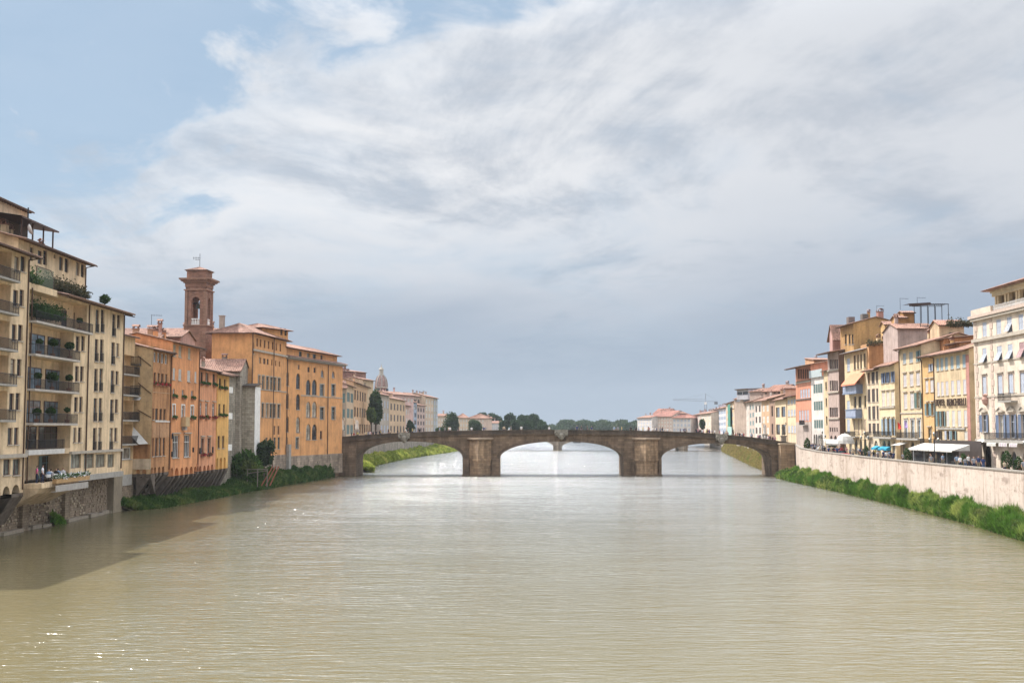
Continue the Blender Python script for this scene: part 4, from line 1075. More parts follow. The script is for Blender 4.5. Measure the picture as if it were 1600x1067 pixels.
# ---- J orange palace in two wings
ORG = (.70,.35,.125)
J0 = Vector(((392.5-800)/F*210.5*CP, 210.5)); J1 = Vector(((446-800)/F*231*CP, 231)); J2 = Vector(((534.5-800)/F*261*CP, 261))
zJ = 2.3
J = House('palace', 'large orange palace with rows of grey arched windows ending at the bridge', J0, J1, 7.4, zJ, ZA(517, 210.5), ORG, dirt=.35)
J.roof(1.0, 1.7, 'hip', pipe=None)
JR = [(587,608.7),(629.8,652)]
cols = [(403.3,406.3),(409.2,413),(415.8,419.8),(422,426),(427.7,431.5),(434,438)]
J.grid(cols, 598, JR, 411, fm=SH_TEAL, trim=STTRIM, sill=True)
J.grid([(400.7,403.2),(406,408.4),(412.3,414.8),(418.6,421),(425,427.3),(430.8,433),(437,439.4)], 545, [(529.5,542)], 405, fm=BROWNF, sill=False, bars=0)
J.grid([(405,408),(411.3,415),(417,420),(424,426),(430,432),(436,438)], 565, [(559.5,568.5)], 411, fm=BROWNF, sill=False, bars=0)
J.grid([(427.7,430.2),(434,436.4)], 672, [(665,679)], 430, fm=SH_DARK, sill=False, bars=0)
J.grid([(415,418),(421.3,424),(427.5,431),(434,437.5)], 693, [(683,701.5)], 430, fm=SH_TEAL)
J.win(392.8+2, 397, 535, 553, 'arch', fm=SH_DARK)
J.band(547.5, 400, .35, .35); J.band(608.8, 411, .2, .12)
for x in (.55,):
    g = MB(); g.bar((J.W*x, -.42, 1), (J.W*x, -.42, J.zt-J.zb-.3), .12); g.build('drainpipe', PIPE, J.root)
g = MB(); g.bar((-.05, -.08, 1), (-.05, -.08, J.zt-J.zb-.2), .14); g.build('drainpipe', PIPE, J.root)
b = MB(); b.box(-.02, J.W, -.15, -.003, -1.5, rowz(J, 430, 711)); b.build('plinth', stone((.33,.26,.2), 'plinth_stone', .9, .45), J.root)
J.finish()
JB = House('wing', 'x', J1, J2, 9, zJ, ZA(570, 261), ORG, dirt=.35)
tr = plain((.30,.27,.24), .85)
for (l, r, rows) in ((443.6,449,[(581,602.5),(614,638),(650,675)]), (462.7,469,[(583,607.5),(615.5,640),(651,675.5)])):
    for t_, b_ in rows: JB.win(l if l > 445 else 447, r if l > 445 else 451.3, t_, b_, 'arch', fm=SH_DARK, trim=None)
for t_, b_ in ((593,617),(627.3,652),(662.3,687)):
    JB.win(478.3,485.5,t_,b_,'arch', fm=SH_DARK, bars=1); JB.win(487.6,495.2,t_,b_,'arch', fm=SH_DARK, bars=1)
for (l, r) in ((499.8,506.2),(517.8,523.6)):
    for t_, b_ in ((600.5,618.5),(636,655)): JB.win(l, r, t_, b_, fm=SH_TEAL, trim=STTRIM)
JB.win(462,466.5,683.5,700.5, fm=SH_TEAL, trim=STTRIM); JB.win(447,450,683,700, fm=SH_TEAL); JB.win(500,503.5,673,686, fm=BROWNF, bars=0)
JB.win(465.3,468.2,570,577.5, fm=BROWNF, bars=0, sill=False); JB.win(480.5,484,573.5,581.5, fm=BROWNF, bars=0, sill=False); JB.win(490,493.3,574.5,582.5, fm=BROWNF, bars=0, sill=False)
JB.win(501.5,506,577.5,589.3,'arch', fm=STTRIM, pm=SKYGLASS); JB.win(518.7,523,580,590.3,'arch', fm=STTRIM, pm=SKYGLASS)
z = JB.zt-JB.zb
b = MB(); b.box(-.1, JB.W+.5, -.5, -.003, z-.45, z-.2); b.box(-.1, JB.W+.7, -.9, -.001, z-.2, z-.02); b.build('cornice', tr, JB.root)
b = MB(); tile_plane(b, (-.1, -1.0, z), (JB.W+.8, -1.0, z), (-.1, .9, z+.5), (JB.W+.8, .9, z+.5)); b.build('cornice_tiles', TERRA, JB.root)
JB.band(620, 505, .2, .1, u0=JB.hit(470, 620)[0]); 
for px in (447.5, 511.5):
    u = JB.hit(px, 640)[0]; g = MB(); g.bar((u, -.14, 1), (u, -.14, z-.5), .13); g.build('drainpipe', PIPE, JB.root)
b = MB(); b.box(-.02, JB.W, -.2, -.003, -1.5, rowz(JB, 480, 711)); b.build('plinth', stone((.33,.26,.2), 'plinth_stone', .9, .45), JB.root)
b = MB(); u = JB.hit(444.5, 715)[0]; b.box(.1, 1.1, -.8, -.2, -1.5, rowz(JB, 450, 694)); b.build('buttress', GREYST, JB.root)
JB.finish()
JT = House('wing', 'x', J1+Vector((-.5, .35)), J2+Vector((-1.2, -.3)), 7.5, JB.zt-.02, ZA(556, 259)+.2, ORG, dirt=.35)
JT.roof(.9, 1.2, 'hip')
for (l, r, t_, b_) in ((467.2,471.8,549,559),(479.3,483.8,552,562.5),(488.8,493.8,553.3,563.8)): JT.win(l, r, t_, b_, fm=SH_TEAL, sill=False)
JT.win(501,504,555,563, fm=BROWNF, bars=0, sill=False)
JT.finish()
# roof lantern storey (hexagonal-ish altana) on the palace
JL = House('wing', 'x', Vector(((408-800)/F*222*CP, 221.5)), Vector(((452-800)/F*232*CP, 229.5)), 6, 27, ZA(513.5, 226), ORG, dirt=.4)
JL.roof(.8, .9, 'hip'); JL.winm(JL.W-1.2, JL.W-.5, 1.0, 2.4, sill=False); JL.winm(JL.W-2.6, JL.W-1.9, 1.0, 2.4, sill=False); JL.finish()
def merge(src, dst):
    bpy.context.view_layer.update()
    M = dst.root.matrix_world.inverted() @ src.root.matrix_world
    for c in list(src.root.children):
        m = M @ Matrix.LocRotScale(c.location, c.rotation_euler, c.scale); c.parent = dst.root; c.matrix_basis = m
    bpy.data.objects.remove(src.root)
for h in (JB, JT, JL): merge(h, J)
b = MB(); b.box(0, .8, 0, .8, 0, 3.2); b.box(-.1, .9, -.1, .9, 3.2, 3.35); ch_ = b.build('chimney', plain((.35,.27,.22), .9), J.root); ch_.location = (1.8, 6.0, 24.8)
# low orange link building behind, between tower and palace
HL = House('house', 'orange house behind the bell tower with a long ridge of red tiles', Vector((-74, 222)), Vector(((333-800)/F*222*CP, 222)), 14, 5, ZA(531, 222), (.64,.34,.15)); HL.roof(.6, 2.6, 'gable'); HL.finish()

# ---- bell tower
def bell_tower():
    Y = 216.; cx = (304.5-800)/F*Y*CP; s = Y/F
    t = empty('bell_tower', (cx-.3, Y+2.4, 5), R(-4)); tag(t, 'square brick bell tower with open belfry and small tiled cap rising behind the left houses', 'bell tower')
    BR = stone((.30,.155,.105), 'tower_brick', .5, .16, .75, .5); BR2 = stone((.33,.185,.125), 'tower_brick_light', .5, .16, .8, .5)
    z = lambda py: ZA(py, Y)-5
    hw = 1.9
    def ring(b, w, z0, z1, mi=0): b.box(-w, w, -w, w, z0, z1, mi)
    b = MB(); ring(b, hw+.12, 0, z(509)); b.build('shaft', BR, t)
    # quoin stones down the right edge
    for k in range(9):
        v = MB(); zz = z(508)-.8-k*.75; v.box(hw-.5, hw+.17, -hw-.17, -hw+.5, zz, zz+.42); v.build('quoin', BR2, t)
    z0, z1 = z(506.5), z(447); zr0, zr1 = z(506), z(463); ow = .78
    # belfry: four walls with arched openings
    for k in range(4):
        v = MB(); r_ = ow; zs = zr1-r_; zb = z0+.05
        for (a, c) in ((-hw, -ow), (ow, hw)):
            v.box(a, c, -hw, -hw+.55, z0, z1)
        n = 12; pr = None
        for i in range(n+1):
            tt = math.pi*i/n; p = (-r_*math.cos(tt), zs+r_*math.sin(tt))
            if pr:
                v.poly([(pr[0], -hw, pr[1]), (p[0], -hw, p[1]), (p[0], -hw, z1), (pr[0], -hw, z1)]); v.poly([(pr[0], -hw+.55, pr[1]), (p[0], -hw+.55, p[1]), (p[0], -hw+.55, z1), (pr[0], -hw+.55, z1)])
                v.poly([(pr[0], -hw, pr[1]), (pr[0], -hw+.55, pr[1]), (p[0], -hw+.55, p[1]), (p[0], -hw, p[1])])
            pr = p
        o = v.build('belfry_wall', BR, t); o.rotation_euler = (0, 0, k*math.pi/2)
        v = MB(); v.box(-ow, ow, -hw+.05, -hw+.25, z0+1.0, z0+1.12); v.box(-ow, ow, -hw+.05, -hw+.25, z0, z0+.12)
        for i in range(5): x = -ow+.16+i*(2*ow-.32)/4; v.lathe([(.06, z0+.12), (.12, z0+.4), (.05, z0+.7), (.1, z0+1.0)], 6, (x, -hw+.15))
        o = v.build('balustrade', WHITEP, t); o.rotation_euler = (0, 0, k*math.pi/2)
        v = MB()
        for (x0, x1) in ((-hw-.1, -hw+.4), (hw-.4, hw+.1)): v.box(x0, x1, -hw-.08, -hw-.002, z0, z(452))
        o = v.build('pilaster', BR2, t); o.rotation_euler = (0, 0, k*math.pi/2)
    for (py0, py1, w, m) in ((509, 506.8, hw+.32, BR2), (452.5, 450.8, hw+.28, BR2), (447, 441, hw+.1, BR), (441, 438.6, hw+.35, BR2), (438.6, 435.8, hw+.65, BR), (435.8, 433.4, hw+.98, BR2), (433.4, 421.8, hw-.12, BR), (421.8, 420.2, hw+.05, BR2)):
        v = MB(); v.box(-w, w, -w, w, z(py0)+.002, z(py1)); v.build('cornice' if w > hw+.2 else 'band', m, t)
    for k in range(4):
        for i in range(11):
            v = MB(); x = -hw-.3+i*(2*hw+.6)/10; v.box(x-.1, x+.1, -hw-.88, -hw-.3, z(437.5), z(435.9)); o = v.build('dentil', BR2, t); o.rotation_euler = (0, 0, k*math.pi/2)
    v = MB(); w = hw+.25; zt0, zt1 = z(420.2), z(413.5)
    for k in range(4):
        a = k*math.pi/2+math.pi/4; c = a+math.pi/2; rr = w*math.sqrt(2)
        tile_plane(v, (rr*math.cos(a), rr*math.sin(a), zt0), (rr*math.cos(c), rr*math.sin(c), zt0), (0, 0, zt1), (0, 0, zt1), .3, .06)
    v.build('roof', TERRA, t)
    v = MB(); v.poly([(-w, -w, zt0-.01), (w, -w, zt0-.01), (w, w, zt0-.01), (-w, w, zt0-.01)]); v.build('roof_soffit', WOODD, t)
    v = MB(); v.bar((0, 0, zt1-.2), (0, 0, z(392)), .07); v.bar((-1.3, 0, z(399)), (.1, 0, z(399)), .05); v.bar((-.9, 0, z(402)), (0, 0, z(402)), .05)
    for x in (-1.2, -.9, -.6, -.3): v.bar((x, 0, z(397)), (x, 0, z(401.5)), .04)
    v.build('antenna', IRON, t)
    v = MB(); v.lathe([(.5, 0), (.42, .15), (.3, .5), (.22, .75), (0.02, .85)], 12); v.build('bell', plain((.06,.07,.05), .5, .6), t, (0, -.3, z(480)))
    v = MB(); v.bar((-hw+.4, -.3, z(480)+.95), (hw-.4, -.3, z(480)+.95), .18)
    for i in range(12):
        a = i*math.pi/6; v.bar((.55*math.cos(a), -.3, z(474)+.55*math.sin(a)), (.55*math.cos(a+.52), -.3, z(474)+.55*math.sin(a+.52)), .1)
    v.build('bell_frame', IRON, t)
bell_tower()
# lower roofs and clutter behind the narrow houses
HR = House('house', 'brown house with jumbled tiled roofs and chimney pots behind the ochre balconies', Vector((-60, 168)), Vector((-50.3, 168)), 8, 5, ZA(538, 168), (.42,.25,.14)); HR.roof(.4, 1.6, 'gable'); HR.chimney(8.2, 1.5, HR.zt-HR.zb+.6, 1.2, 1.6); HR.chimney(5.6, 3, HR.zt-HR.zb+1, .8, 1.4); HR.finish()
HR2 = House('house', 'pinkish attic house with a small grey dormer window above the orange row', Vector((-55.6, 175)), Vector((-48.6, 175)), 8, 5, ZA(527, 175), (.45,.25,.18)); HR2.roof(.3, 1.2, 'gable'); HR2.winm(4.2, 5.4, 16.0, 17.0, fm=WHITEP); HR2.finish()
# ================================================================ RIGHT BANK HOUSES
def RF(pl, pr, X=66.0, XR=None): return PX(pl, X), PX(pr, XR or X)
def archs(H, lst, top, bot, **k):
    for (l, r) in lst: H.win(l, r, top, bot, 'arch', **k)
YEL = (.62,.47,.22)
# ---- R1 white-cream palazzo
a, b_ = RF(1525, 1552, 66); e_ = PX(1700, 66)
R1H = House('palace', 'pale cream palace with pediments and a rooftop colonnade at the right edge', a, e_, 16, STREET, ZA(487, 163), (.64,.55,.43), dirt=.25)
QU = plain((.47,.37,.31), .85)
rows1 = [(503.5,526,'shut'),(544,567,'ajar'),(588,617,'shut'),(648,675,'open')]
for (t, b2, k) in rows1:
    R1H.win(1535.3, 1541.7, t, b2, k, sm=SH_BLUE if k == 'open' else SH_GREY, hood=(t == 588), ped='arc' if k == 'open' else False, fm=SH_GREY, trim=QU if t > 580 else None, bars=1)
c1 = [(1559.5,1566.7),(1576.3,1583.7),(1594.5,1602),(1613.5,1621.5),(1634,1642),(1656,1665)]
for i, (l, r) in enumerate(c1):
    u0 = R1H.hit(l, 600)[0]; u1 = R1H.hit(r, 600)[0]
    for (t, b2, k) in ((498.5,521.7,'ajar' if i == 1 else 'shut'),(540,564,'ajar'),(586,616,'shut'),(648,684,'open')):
        z1 = R1H.hit(1563, t)[1]; z0 = R1H.hit(1563, b2)[1]
        R1H.winm(u0, u1, z0, z1, k, sm=SH_BLUE if k == 'open' else (plain((.38,.24,.25), .6) if (i == 2 and t == 540) else SH_GREY), hood=(t == 586), ped=('tri' if i % 2 == 0 else 'arc') if k == 'open' else False, fm=SH_GREY, trim=QU if t > 580 else None, bars=1)
    z1 = R1H.hit(1563, 697)[1]; R1H.winm(u0, u1+.2, .05, z1-.6, 'arch', fm=SH_DARK, trim=None, sill=False)
R1H.win(1538.5, 1548.5, 695, 731, 'arch', fm=SH_DARK, sill=False)
for (py, px, h, d) in ((533,1524,.45,.35),(499.5,1524.5,.5,.45),(620,1540,.2,.12),(688.5,1545,.5,.2),(568,1530,.2,.1)): R1H.band(py, px, h, d)
W_ = R1H.W
for px in (1525, 1549):
    u = R1H.hit(px, 600)[0]; u = max(u, .02)
    for k in range(24):
        zz = .4+k*.98
        if zz+.8 < R1H.zt-R1H.zb-.3: q_ = MB(); q_.box(u, u+(1.0 if k % 2 else .75), -.07, -.0015, zz, zz+.8); q_.build('quoin', QU, R1H.root)
R1H.balcony(0, 0, 0, dep=1.0, u=(R1H.hit(1549, 688)[0], W_-.2), z=R1H.hit(1563, 687.5)[1], th=.35)
u, z = R1H.hit(1574, 626); R1H.balcony(0, 0, 0, dep=.9, u=(R1H.hit(1569, 626)[0], R1H.hit(1590, 626)[0]), z=R1H.hit(1563, 627)[1])
for i in range(2, 6): R1H.balcony(0, 0, 0, dep=.5, u=(R1H.hit(c1[i][0], 620)[0]-.3, R1H.hit(c1[i][1], 620)[0]+.3), z=R1H.hit(1563, 618.5)[1]) if i > 3 else None
u, z = R1H.hit(1541.5, 626); v = MB(); v.lathe([(.05, -.7), (.45, -.4), (.6, .2), (.35, .6), (.5, .8), (.05, 1.0)], 8); o = v.build('coat_of_arms', plain((.42,.25,.2), .8), R1H.root, (u, -.1, z))
# striped awnings over the shop arches
for i, (l, r) in enumerate([(1533,1546.5),(1554.5,1569),(1573.5,1587),(1590,1603)]):
    u0 = R1H.hit(l, 712)[0]; u1 = R1H.hit(r, 712)[0]; v = MB(); zt_ = 3.9; n = 7
    for k in range(n):
        xa = u0+(u1-u0)*k/n; xb = u0+(u1-u0)*(k+1)/n
        v.poly([(xa, -.02, zt_), (xb, -.02, zt_), (xb, -1.1, zt_-.55), (xa, -1.1, zt_-.55)], k % 2); v.poly([(xa, -1.1, zt_-.55), (xb, -1.1, zt_-.55), (xb, -1.1, zt_-.95), (xa, -1.1, zt_-.95)], k % 2)
    v.build('awning', [CANVAS, CANVAS if i < 2 else plain((.42,.34,.40), .8)], R1H.root)
# rooftop colonnade storey
um = R1H.hit(1552, 490)[0]; zt_ = R1H.zt-R1H.zb; top = R1H.hit(1552.5, 458)[1]
v = MB(); v.box(um, W_, 4.2, 4.4, zt_, top); v.build('attic_wall', R1H.mat, R1H.root)
v = MB(); v.box(um-.1, W_, -.1, 4.4, top-.5, top); v.box(um-.1, W_, -.35, 4.4, top-.05, top+.25); v.build('architrave', stucco((.60,.50,.33), .3), R1H.root)
v = MB(); v.box(um, um+.1, .5, 4.3, zt_, top-.5); v.build('attic_side_wall', R1H.mat, R1H.root)
for px in (1553.5, 1557.2, 1568.5, 1573.5, 1586, 1590.5, 1606, 1611, 1627, 1632):
    u = R1H.hit(px, 480)[0]; v = MB(); v.box(u, u+.42, .1, .55, zt_+.2, top-.5); v.build('column', stucco((.60,.47,.28), .3), R1H.root)
n = 14
for k in range(12): 
    u = um+.4+k*2.1; v = MB(); 
v = MB(); v.box(um+.3, W_-.2, 4.1, 4.18, zt_+.1, top-.6); v.build('pane', DGLASS, R1H.root)
v = MB(); v.box(um, W_, .02, .12, zt_+.85, zt_+.93)
for k in range(90):
    x = um+.1+k*.26
    if x < W_-.2: v.lathe([(.05, zt_+.2), (.09, zt_+.4), (.04, zt_+.65), (.08, zt_+.85)], 5, (x, .08))
v.build('balustrade', WHITEP, R1H.root)
v = MB(); v.box(-.5, W_, -.6, 0.6, zt_-.35, zt_+.05); v.build('cornice', QU, R1H.root)
v = MB(); tile_plane(v, (um-1.2, -1.2, top+.35), (W_+.5, -1.2, top+.35), (um+2.5, 4, top+2.0), (W_+.5, 4, top+2.0)); v.poly([(um-1.2, -1.2, top+.3), (W_+.5, -1.2, top+.3), (W_+.5, 4, top+.26), (um-1.2, 4, top+.26)]); tile_plane(v, (um-1.2, 6, top+.35), (um-1.2, -1.2, top+.35), (um+2.5, 4, top+2), (um+2.5, 4, top+2)); v.build('roof', TERRA, R1H.root)
v = MB(); v.box(0, um-.2, -.3, .1, zt_, R1H.hit(1530, 483)[1]); v.build('parapet', R1H.mat, R1H.root)
R1H.finish()
# ---- R2 hotel
a, b_ = RF(1461.5, 1517)
R2 = House('hotel', 'yellow hotel with six columns of grey shuttered windows and dark metal lettering', a, b_, 13, STREET, ZA(549, 178), (.60,.47,.28), dirt=.4)
R2.roof(.9, 2.0, 'gable', pipe=[.005])
cols = [(1464,1468),(1470.3,1474.5),(1477.5,1481.8),(1486,1490.8),(1495,1500.5),(1504.8,1510.5)]
R2.grid(cols, 603, [(555,575)], 1498, 'shut', sm=plain((.30,.38,.42), .7)); R2.grid(cols, 603, [(593.5,616)], 1498, 'shut', sm=plain((.50,.47,.48), .7))
R2.grid(cols, 603, [(641,666)], 1498, 'shut', sm=plain((.50,.48,.46), .7), pick={(0,0):('open', dict(sm=SH_TEAL)), (1,0):('open', dict(sm=SH_TEAL))})
R2.grid(cols, 603, [(673,687)], 1498, 'shut', sm=SH_LIGHT, sill=False, pick={(0,0):('open', dict(sm=SH_DARK, sill=False)), (2,0):('open', dict(sm=SH_GREY)), (3,0):('open', dict(sm=SH_TEAL)), (1,0): None, (4,0):None})
for (l, r) in ((1466,1478),(1480,1494),(1497.5,1503.5)): R2.win(l, r, 697, 727, fm=plain((.42,.42,.44), .5), bars=2, sill=False, pm=DGLASS)
R2.win(1503, 1509, 704, 728, fm=WHITEP, sill=False)
R2.band(669.5, 1498, .25, .2, GREYST, u0=1.0, u1=R2.W-2)
v = MB(); v.box(R2.W-1.2, R2.W+.02, -.05, -.002, 0, R2.zt-R2.zb-.8); v.build('corner_strip', stucco((.42,.20,.15), .5), R2.root)
def letters(H, txt, l, r, t, b_, mat, y=-.18):
    u0, z1 = H.hit(l, t); u1, z0 = H.hit(r, b_); cu = bpy.data.curves.new('lettering', 'FONT'); cu.body = txt; cu.extrude = .06; cu.size = 1; cu.offset = .012
    o = bpy.data.objects.new('lettering', cu); COL.objects.link(o); bpy.context.view_layer.update()
    me = bpy.data.meshes.new_from_object(o.evaluated_get(bpy.context.evaluated_depsgraph_get())); bpy.data.objects.remove(o)
    xs = [v.co.x for v in me.vertices]; ys = [v.co.y for v in me.vertices]; sx = (u1-u0)/(max(xs)-min(xs)); sy = (z1-z0)/(max(ys)-min(ys))
    for v_ in me.vertices: x, y_, z_ = v_.co; v_.co = (u0+(x-min(xs))*sx, y+z_, z0+(y_-min(ys))*sy)
    me.materials.clear(); me.materials.append(mat); return link('sign_lettering', me, H.root)
letters(R2, 'HOTEL', 1462.5, 1477.8, 624, 633.8, plain((.06,.035,.025), .6)); letters(R2, 'BERCHIELLI', 1481.3, 1511.2, 623.2, 633.2, plain((.06,.035,.025), .6))
R2.finish()
# hotel terrace pavilion: white awnings on posts, dark glazing
def pavilion():
    a = PX(1426, 61.5); b_ = PX(1497, 61.5); d = (b_-a); W = d.length
    t = empty('cafe_pavilion', (a.x, a.y, STREET), math.atan2(d.y, d.x)); tag(t, 'glazed restaurant pavilion with sloping white awnings in front of the yellow hotel', 'pavilion')
    n = 4
    for k in range(n):
        x0 = W*k/n; x1 = W*(k+1)/n-.12; v = MB()
        v.poly([(x0, -.9, 2.25), (x1, -.9, 2.25), (x1, 1.6, 3.1), (x0, 1.6, 3.1)]); v.poly([(x0, -.9, 2.05), (x1, -.9, 2.05), (x1, -.9, 2.25), (x0, -.9, 2.25)])
        v.poly([(x1, -.9, 2.25), (x1, 1.6, 3.1), (x1, 1.6, 2.25)]); v.build('awning', CANVAS, t)
        v = MB(); v.box(x0, x0+.12, 0, .12, 0, 2.5); v.build('post', plain((.45,.45,.46), .5), t)
        v = MB(); v.box(x0+.13, x1, .03, .05, .1, 2.2); v.build('pane', DGLASS, t)
    v = MB(); v.box(0, W, .1, 3.2, -.02, .1); v.build('floor', GREYST, t); v = MB(); v.box(0, W, 3.1, 3.2, .1, 3.6); v.build('back_panel', SH_DARK, t)
pavilion()
# ---- R3 orange-yellow narrow
a, b_ = RF(1442.8, 1461.3)
R3H = House('house', 'narrow amber-yellow house with open green shutters left of the hotel', a, b_, 12, STREET, ZA(556.5, 190), (.60,.38,.15), dirt=.4)
R3H.roof(.8, 1.6, 'gable', pipe=[.01]); R3H.zt
R3H.win(1450.5, 1456, 568.5, 580, 'half', sm=SH_GREY)
R3H.grid([(1445.9,1450.4),(1454,1459.8)], 603, [(593.5,612.5)], 1452, 'shut', sm=plain((.52,.48,.46), .7), hood=True)
R3H.grid([(1447,1450.8),(1454.6,1458.8)], 603, [(630,649)], 1452, 'open', sm=SH_TEAL, hood=True)
R3H.win(1450.5, 1455.8, 669, 695, fm=SH_DARK, sill=False, hood=True); R3H.win(1447, 1452, 704, 722, 'arch', fm=SH_DARK, sill=False)
R3H.balcony(0, 0, 0, u=(.2, R3H.W-.3), z=R3H.hit(1452, 695.5)[1], dep=.7)
R3H.finish()
# ---- R4 light yellow
a, b_ = RF(1407.5, 1442.6)
R4H = House('house', 'light yellow house with grey shutters and a long iron balcony', a, b_, 12, STREET, ZA(541, 197), (.61,.48,.29), dirt=.4)
R4H.roof(.9, 1.8, 'gable', pipe=[.01])
cols = [(1411.7,1416.8),(1421.8,1427.3),(1432,1437.3)]
R4H.grid(cols, 603, [(550,566.5)], 1424, 'shut', sm=plain((.33,.36,.38), .7), pick={(2,0):('half', dict(sm=SH_TEAL))})
R4H.grid(cols, 603, [(583.5,603)], 1424, 'shut', sm=plain((.50,.46,.46), .7), hood=True)
R4H.grid(cols, 603, [(614.5,638)], 1424, 'shut', sm=plain((.50,.46,.45), .7), hood=True, pick={(2,0):('open', dict(sm=SH_GREEN, hood=True))})
R4H.grid(cols, 603, [(656,684)], 1424, 'dark', pm=SKYGLASS, fm=WHITEP, hood=True, trim=WHITEP, bars=1, sill=False)
R4H.band(645, 1424, .2, .12); R4H.balcony(0, 0, 0, u=(.3, R4H.W-.2), z=R4H.hit(1424, 684.5)[1], dep=.9, th=.3)
archs(R4H, [(1422.5,1429),(1409.5,1415)], 689, 722, fm=SH_DARK, sill=False)
for (px, py, c) in ((1415.5, 668, (.5,.03,.02)), (1426, 666, (.35,.25,.5))):
    u, z = R4H.hit(px, py); v = MB(); v.bar((u, -.1, z-.4), (u-.5, -1.2, z+1.0), .04, mi=0); v.poly([(u-.4, -.9, z+.8), (u-.5, -1.2, z+1.0), (u-.1, -1.3, z-.3), (u+.3, -.9, z-.2)], 1); v.build('flag', [WHITEP, plain(c, .8)], R4H.root)
R4H.finish()
v = MB(); v.poly([(0, -.02, 3), (4, -.02, 3), (4, -1.8, 2.5), (0, -1.8, 2.5)]); v.build('awning', CANVAS, R4H.root)
# ---- R5: two-part cream house with dark and light shutters
a, b_ = RF(1355.2, 1374.6)
R5A = House('house', 'narrow cream house with dark brown louvred shutters', a, b_, 11, STREET, ZA(577, 217), (.66,.54,.37), dirt=.3)
R5A.roof(.9, 1.5, 'gable')
R5A.grid([(1355.8,1359.6),(1362,1366.8),(1369,1372)], 603, [(581,599.5),(607.5,628),(634.5,655),(661,677)], 1363, 'shut', sm=SH_DARK, pick={(0,0):('dark', {})})
archs(R5A, [(1357,1361.5),(1366,1372)], 688, 714, fm=SH_DARK, sill=False); R5A.balcony(0, 0, 0, u=(.3, 3), z=R5A.hit(1360, 683)[1], dep=.6)
R5A.finish()
a, b_ = RF(1374.8, 1399.5)
R5B = House('house', 'cream house with blue open shutters over a bulging iron balcony', a, b_, 7, STREET, ZA(570.5, 211), (.68,.55,.33), dirt=.25)
R5B.roof(.9, 1.4, 'gable')
R5B.grid([(1376.8,1382),(1384.5,1388.8),(1391.8,1397)], 603, [(581.5,598)], 1387, 'half', sm=SH_BLUE); R5B.grid([(1377.5,1382.3),(1384.5,1389.3),(1391.8,1397)], 603, [(612,634)], 1387, 'shut', sm=plain((.56,.50,.44), .7), hood=True)
R5B.grid([(1378.5,1381.8),(1385.3,1388.8),(1392,1395.8)], 603, [(654,680)], 1387, 'open', sm=plain((.30,.38,.45), .6), hood=True, sill=False)
R5B.band(636.5, 1387, .25, .2); R5B.balcony(0, 0, 0, u=(-.8, R5B.W+.3), z=R5B.hit(1387, 682.5)[1], dep=1.0, th=.3)
archs(R5B, [(1379,1384.5),(1386.5,1391.5),(1394,1399)], 687.5, 716, fm=SH_DARK, sill=False)
R5B.finish()
for i, (l, r) in enumerate(((1368.3,1375),(1378.5,1384.5),(1385.3,1392))):
    H_ = R5B if i else R5A
    u0 = R5B.hit(l, 700)[0]; u1 = R5B.hit(r, 700)[0]; zt_ = R5B.hit(1385, 697)[1]; v = MB()
    v.poly([(u0, -.05, zt_), (u1, -.05, zt_), (u1, -.8, zt_-.35), (u0, -.8, zt_-.35)]); v.poly([(u0, -.8, zt_-.35), (u1, -.8, zt_-.35), (u1, -.8, zt_-.7), (u0, -.8, zt_-.7)])
    for u_ in (u0, u1): v.poly([(u_, -.05, zt_), (u_, -.8, zt_-.35), (u_, -.8, zt_-.7), (u_, -.05, zt_-.7)])
    v.build('awning', plain((.02,.28,.45), .7), R5B.root)
# ---- R6: cream with orange awning and blue-grey bays
a, b_ = RF(1321.5, 1355)
R6 = House('house', 'cream house with an orange awning and blue-grey enclosed balconies', a, b_, 9, STREET, ZA(548, 228), (.64,.51,.30), dirt=.3)
R6.roof(1.0, 1.2, 'gable', mat=plain((.22,.21,.21), .7))
R6.grid([(1333.8,1337),(1339,1341.8),(1344,1346.6),(1349.8,1353)], 565, [(553.5,576)], 1343, 'dark', fm=SH_DARK)
R6.win(1323.5, 1328, 560, 580, 'shut', sm=SH_GREY)
for (py0, py1, l, r) in ((600, 612, 1326.5, 1348), (638, 650, 1331, 1347)):
    u0 = R6.hit(l, py1)[0]; u1 = R6.hit(r, py1)[0]; z1 = R6.hit(1340, py0)[1]; z0 = R6.hit(1340, py1)[1]
    v = MB(); v.box(u0, u1, -1.2, -.002, z0-.25, z1-.3); v.box(u0-.1, u1+.1, -1.3, -.002, z0-.4, z0-.25); v.box(u0-.1, u1+.1, -1.3, -.002, z1-.3, z1-.15); v.build('enclosed_balcony', plain((.20,.24,.33), .6), R6.root)
    v = MB(); n = 6
    for k in range(n): x = u0+.1+(u1-u0-.2)*k/n; v.box(x+.05, x+(u1-u0-.2)/n-.05, -1.23, -1.202, z0-.1, z1-.45)
    v.build('panel', plain((.30,.34,.44), .6), R6.root)
u0 = R6.hit(1329, 585)[0]; u1 = R6.hit(1352, 585)[0]; z1 = R6.hit(1342, 583)[1]; z0 = R6.hit(1342, 600)[1]; n = 3
for k in range(n):
    v = MB(); xa = u0+(u1-u0)*k/n; xb = u0+(u1-u0)*(k+1)/n-.12; v.poly([(xa, -.1, z1), (xb, -.1, z1), (xb, -1.9, z0), (xa, -1.9, z0)]); v.poly([(xa, -1.9, z0), (xb, -1.9, z0), (xb, -1.9, z0-.25), (xa, -1.9, z0-.25)]); v.build('awning', plain((.68,.22,.12), .75), R6.root)
R6.grid([(1334,1338),(1341,1346),(1350,1353.3)], 630, [(619,637)], 1342, 'dark', fm=SH_DARK); R6.grid([(1334,1336.5),(1340.5,1343),(1346,1348),(1350.5,1353.5)], 670, [(655,677)], 1342, 'shut', sm=plain((.40,.30,.22), .7))
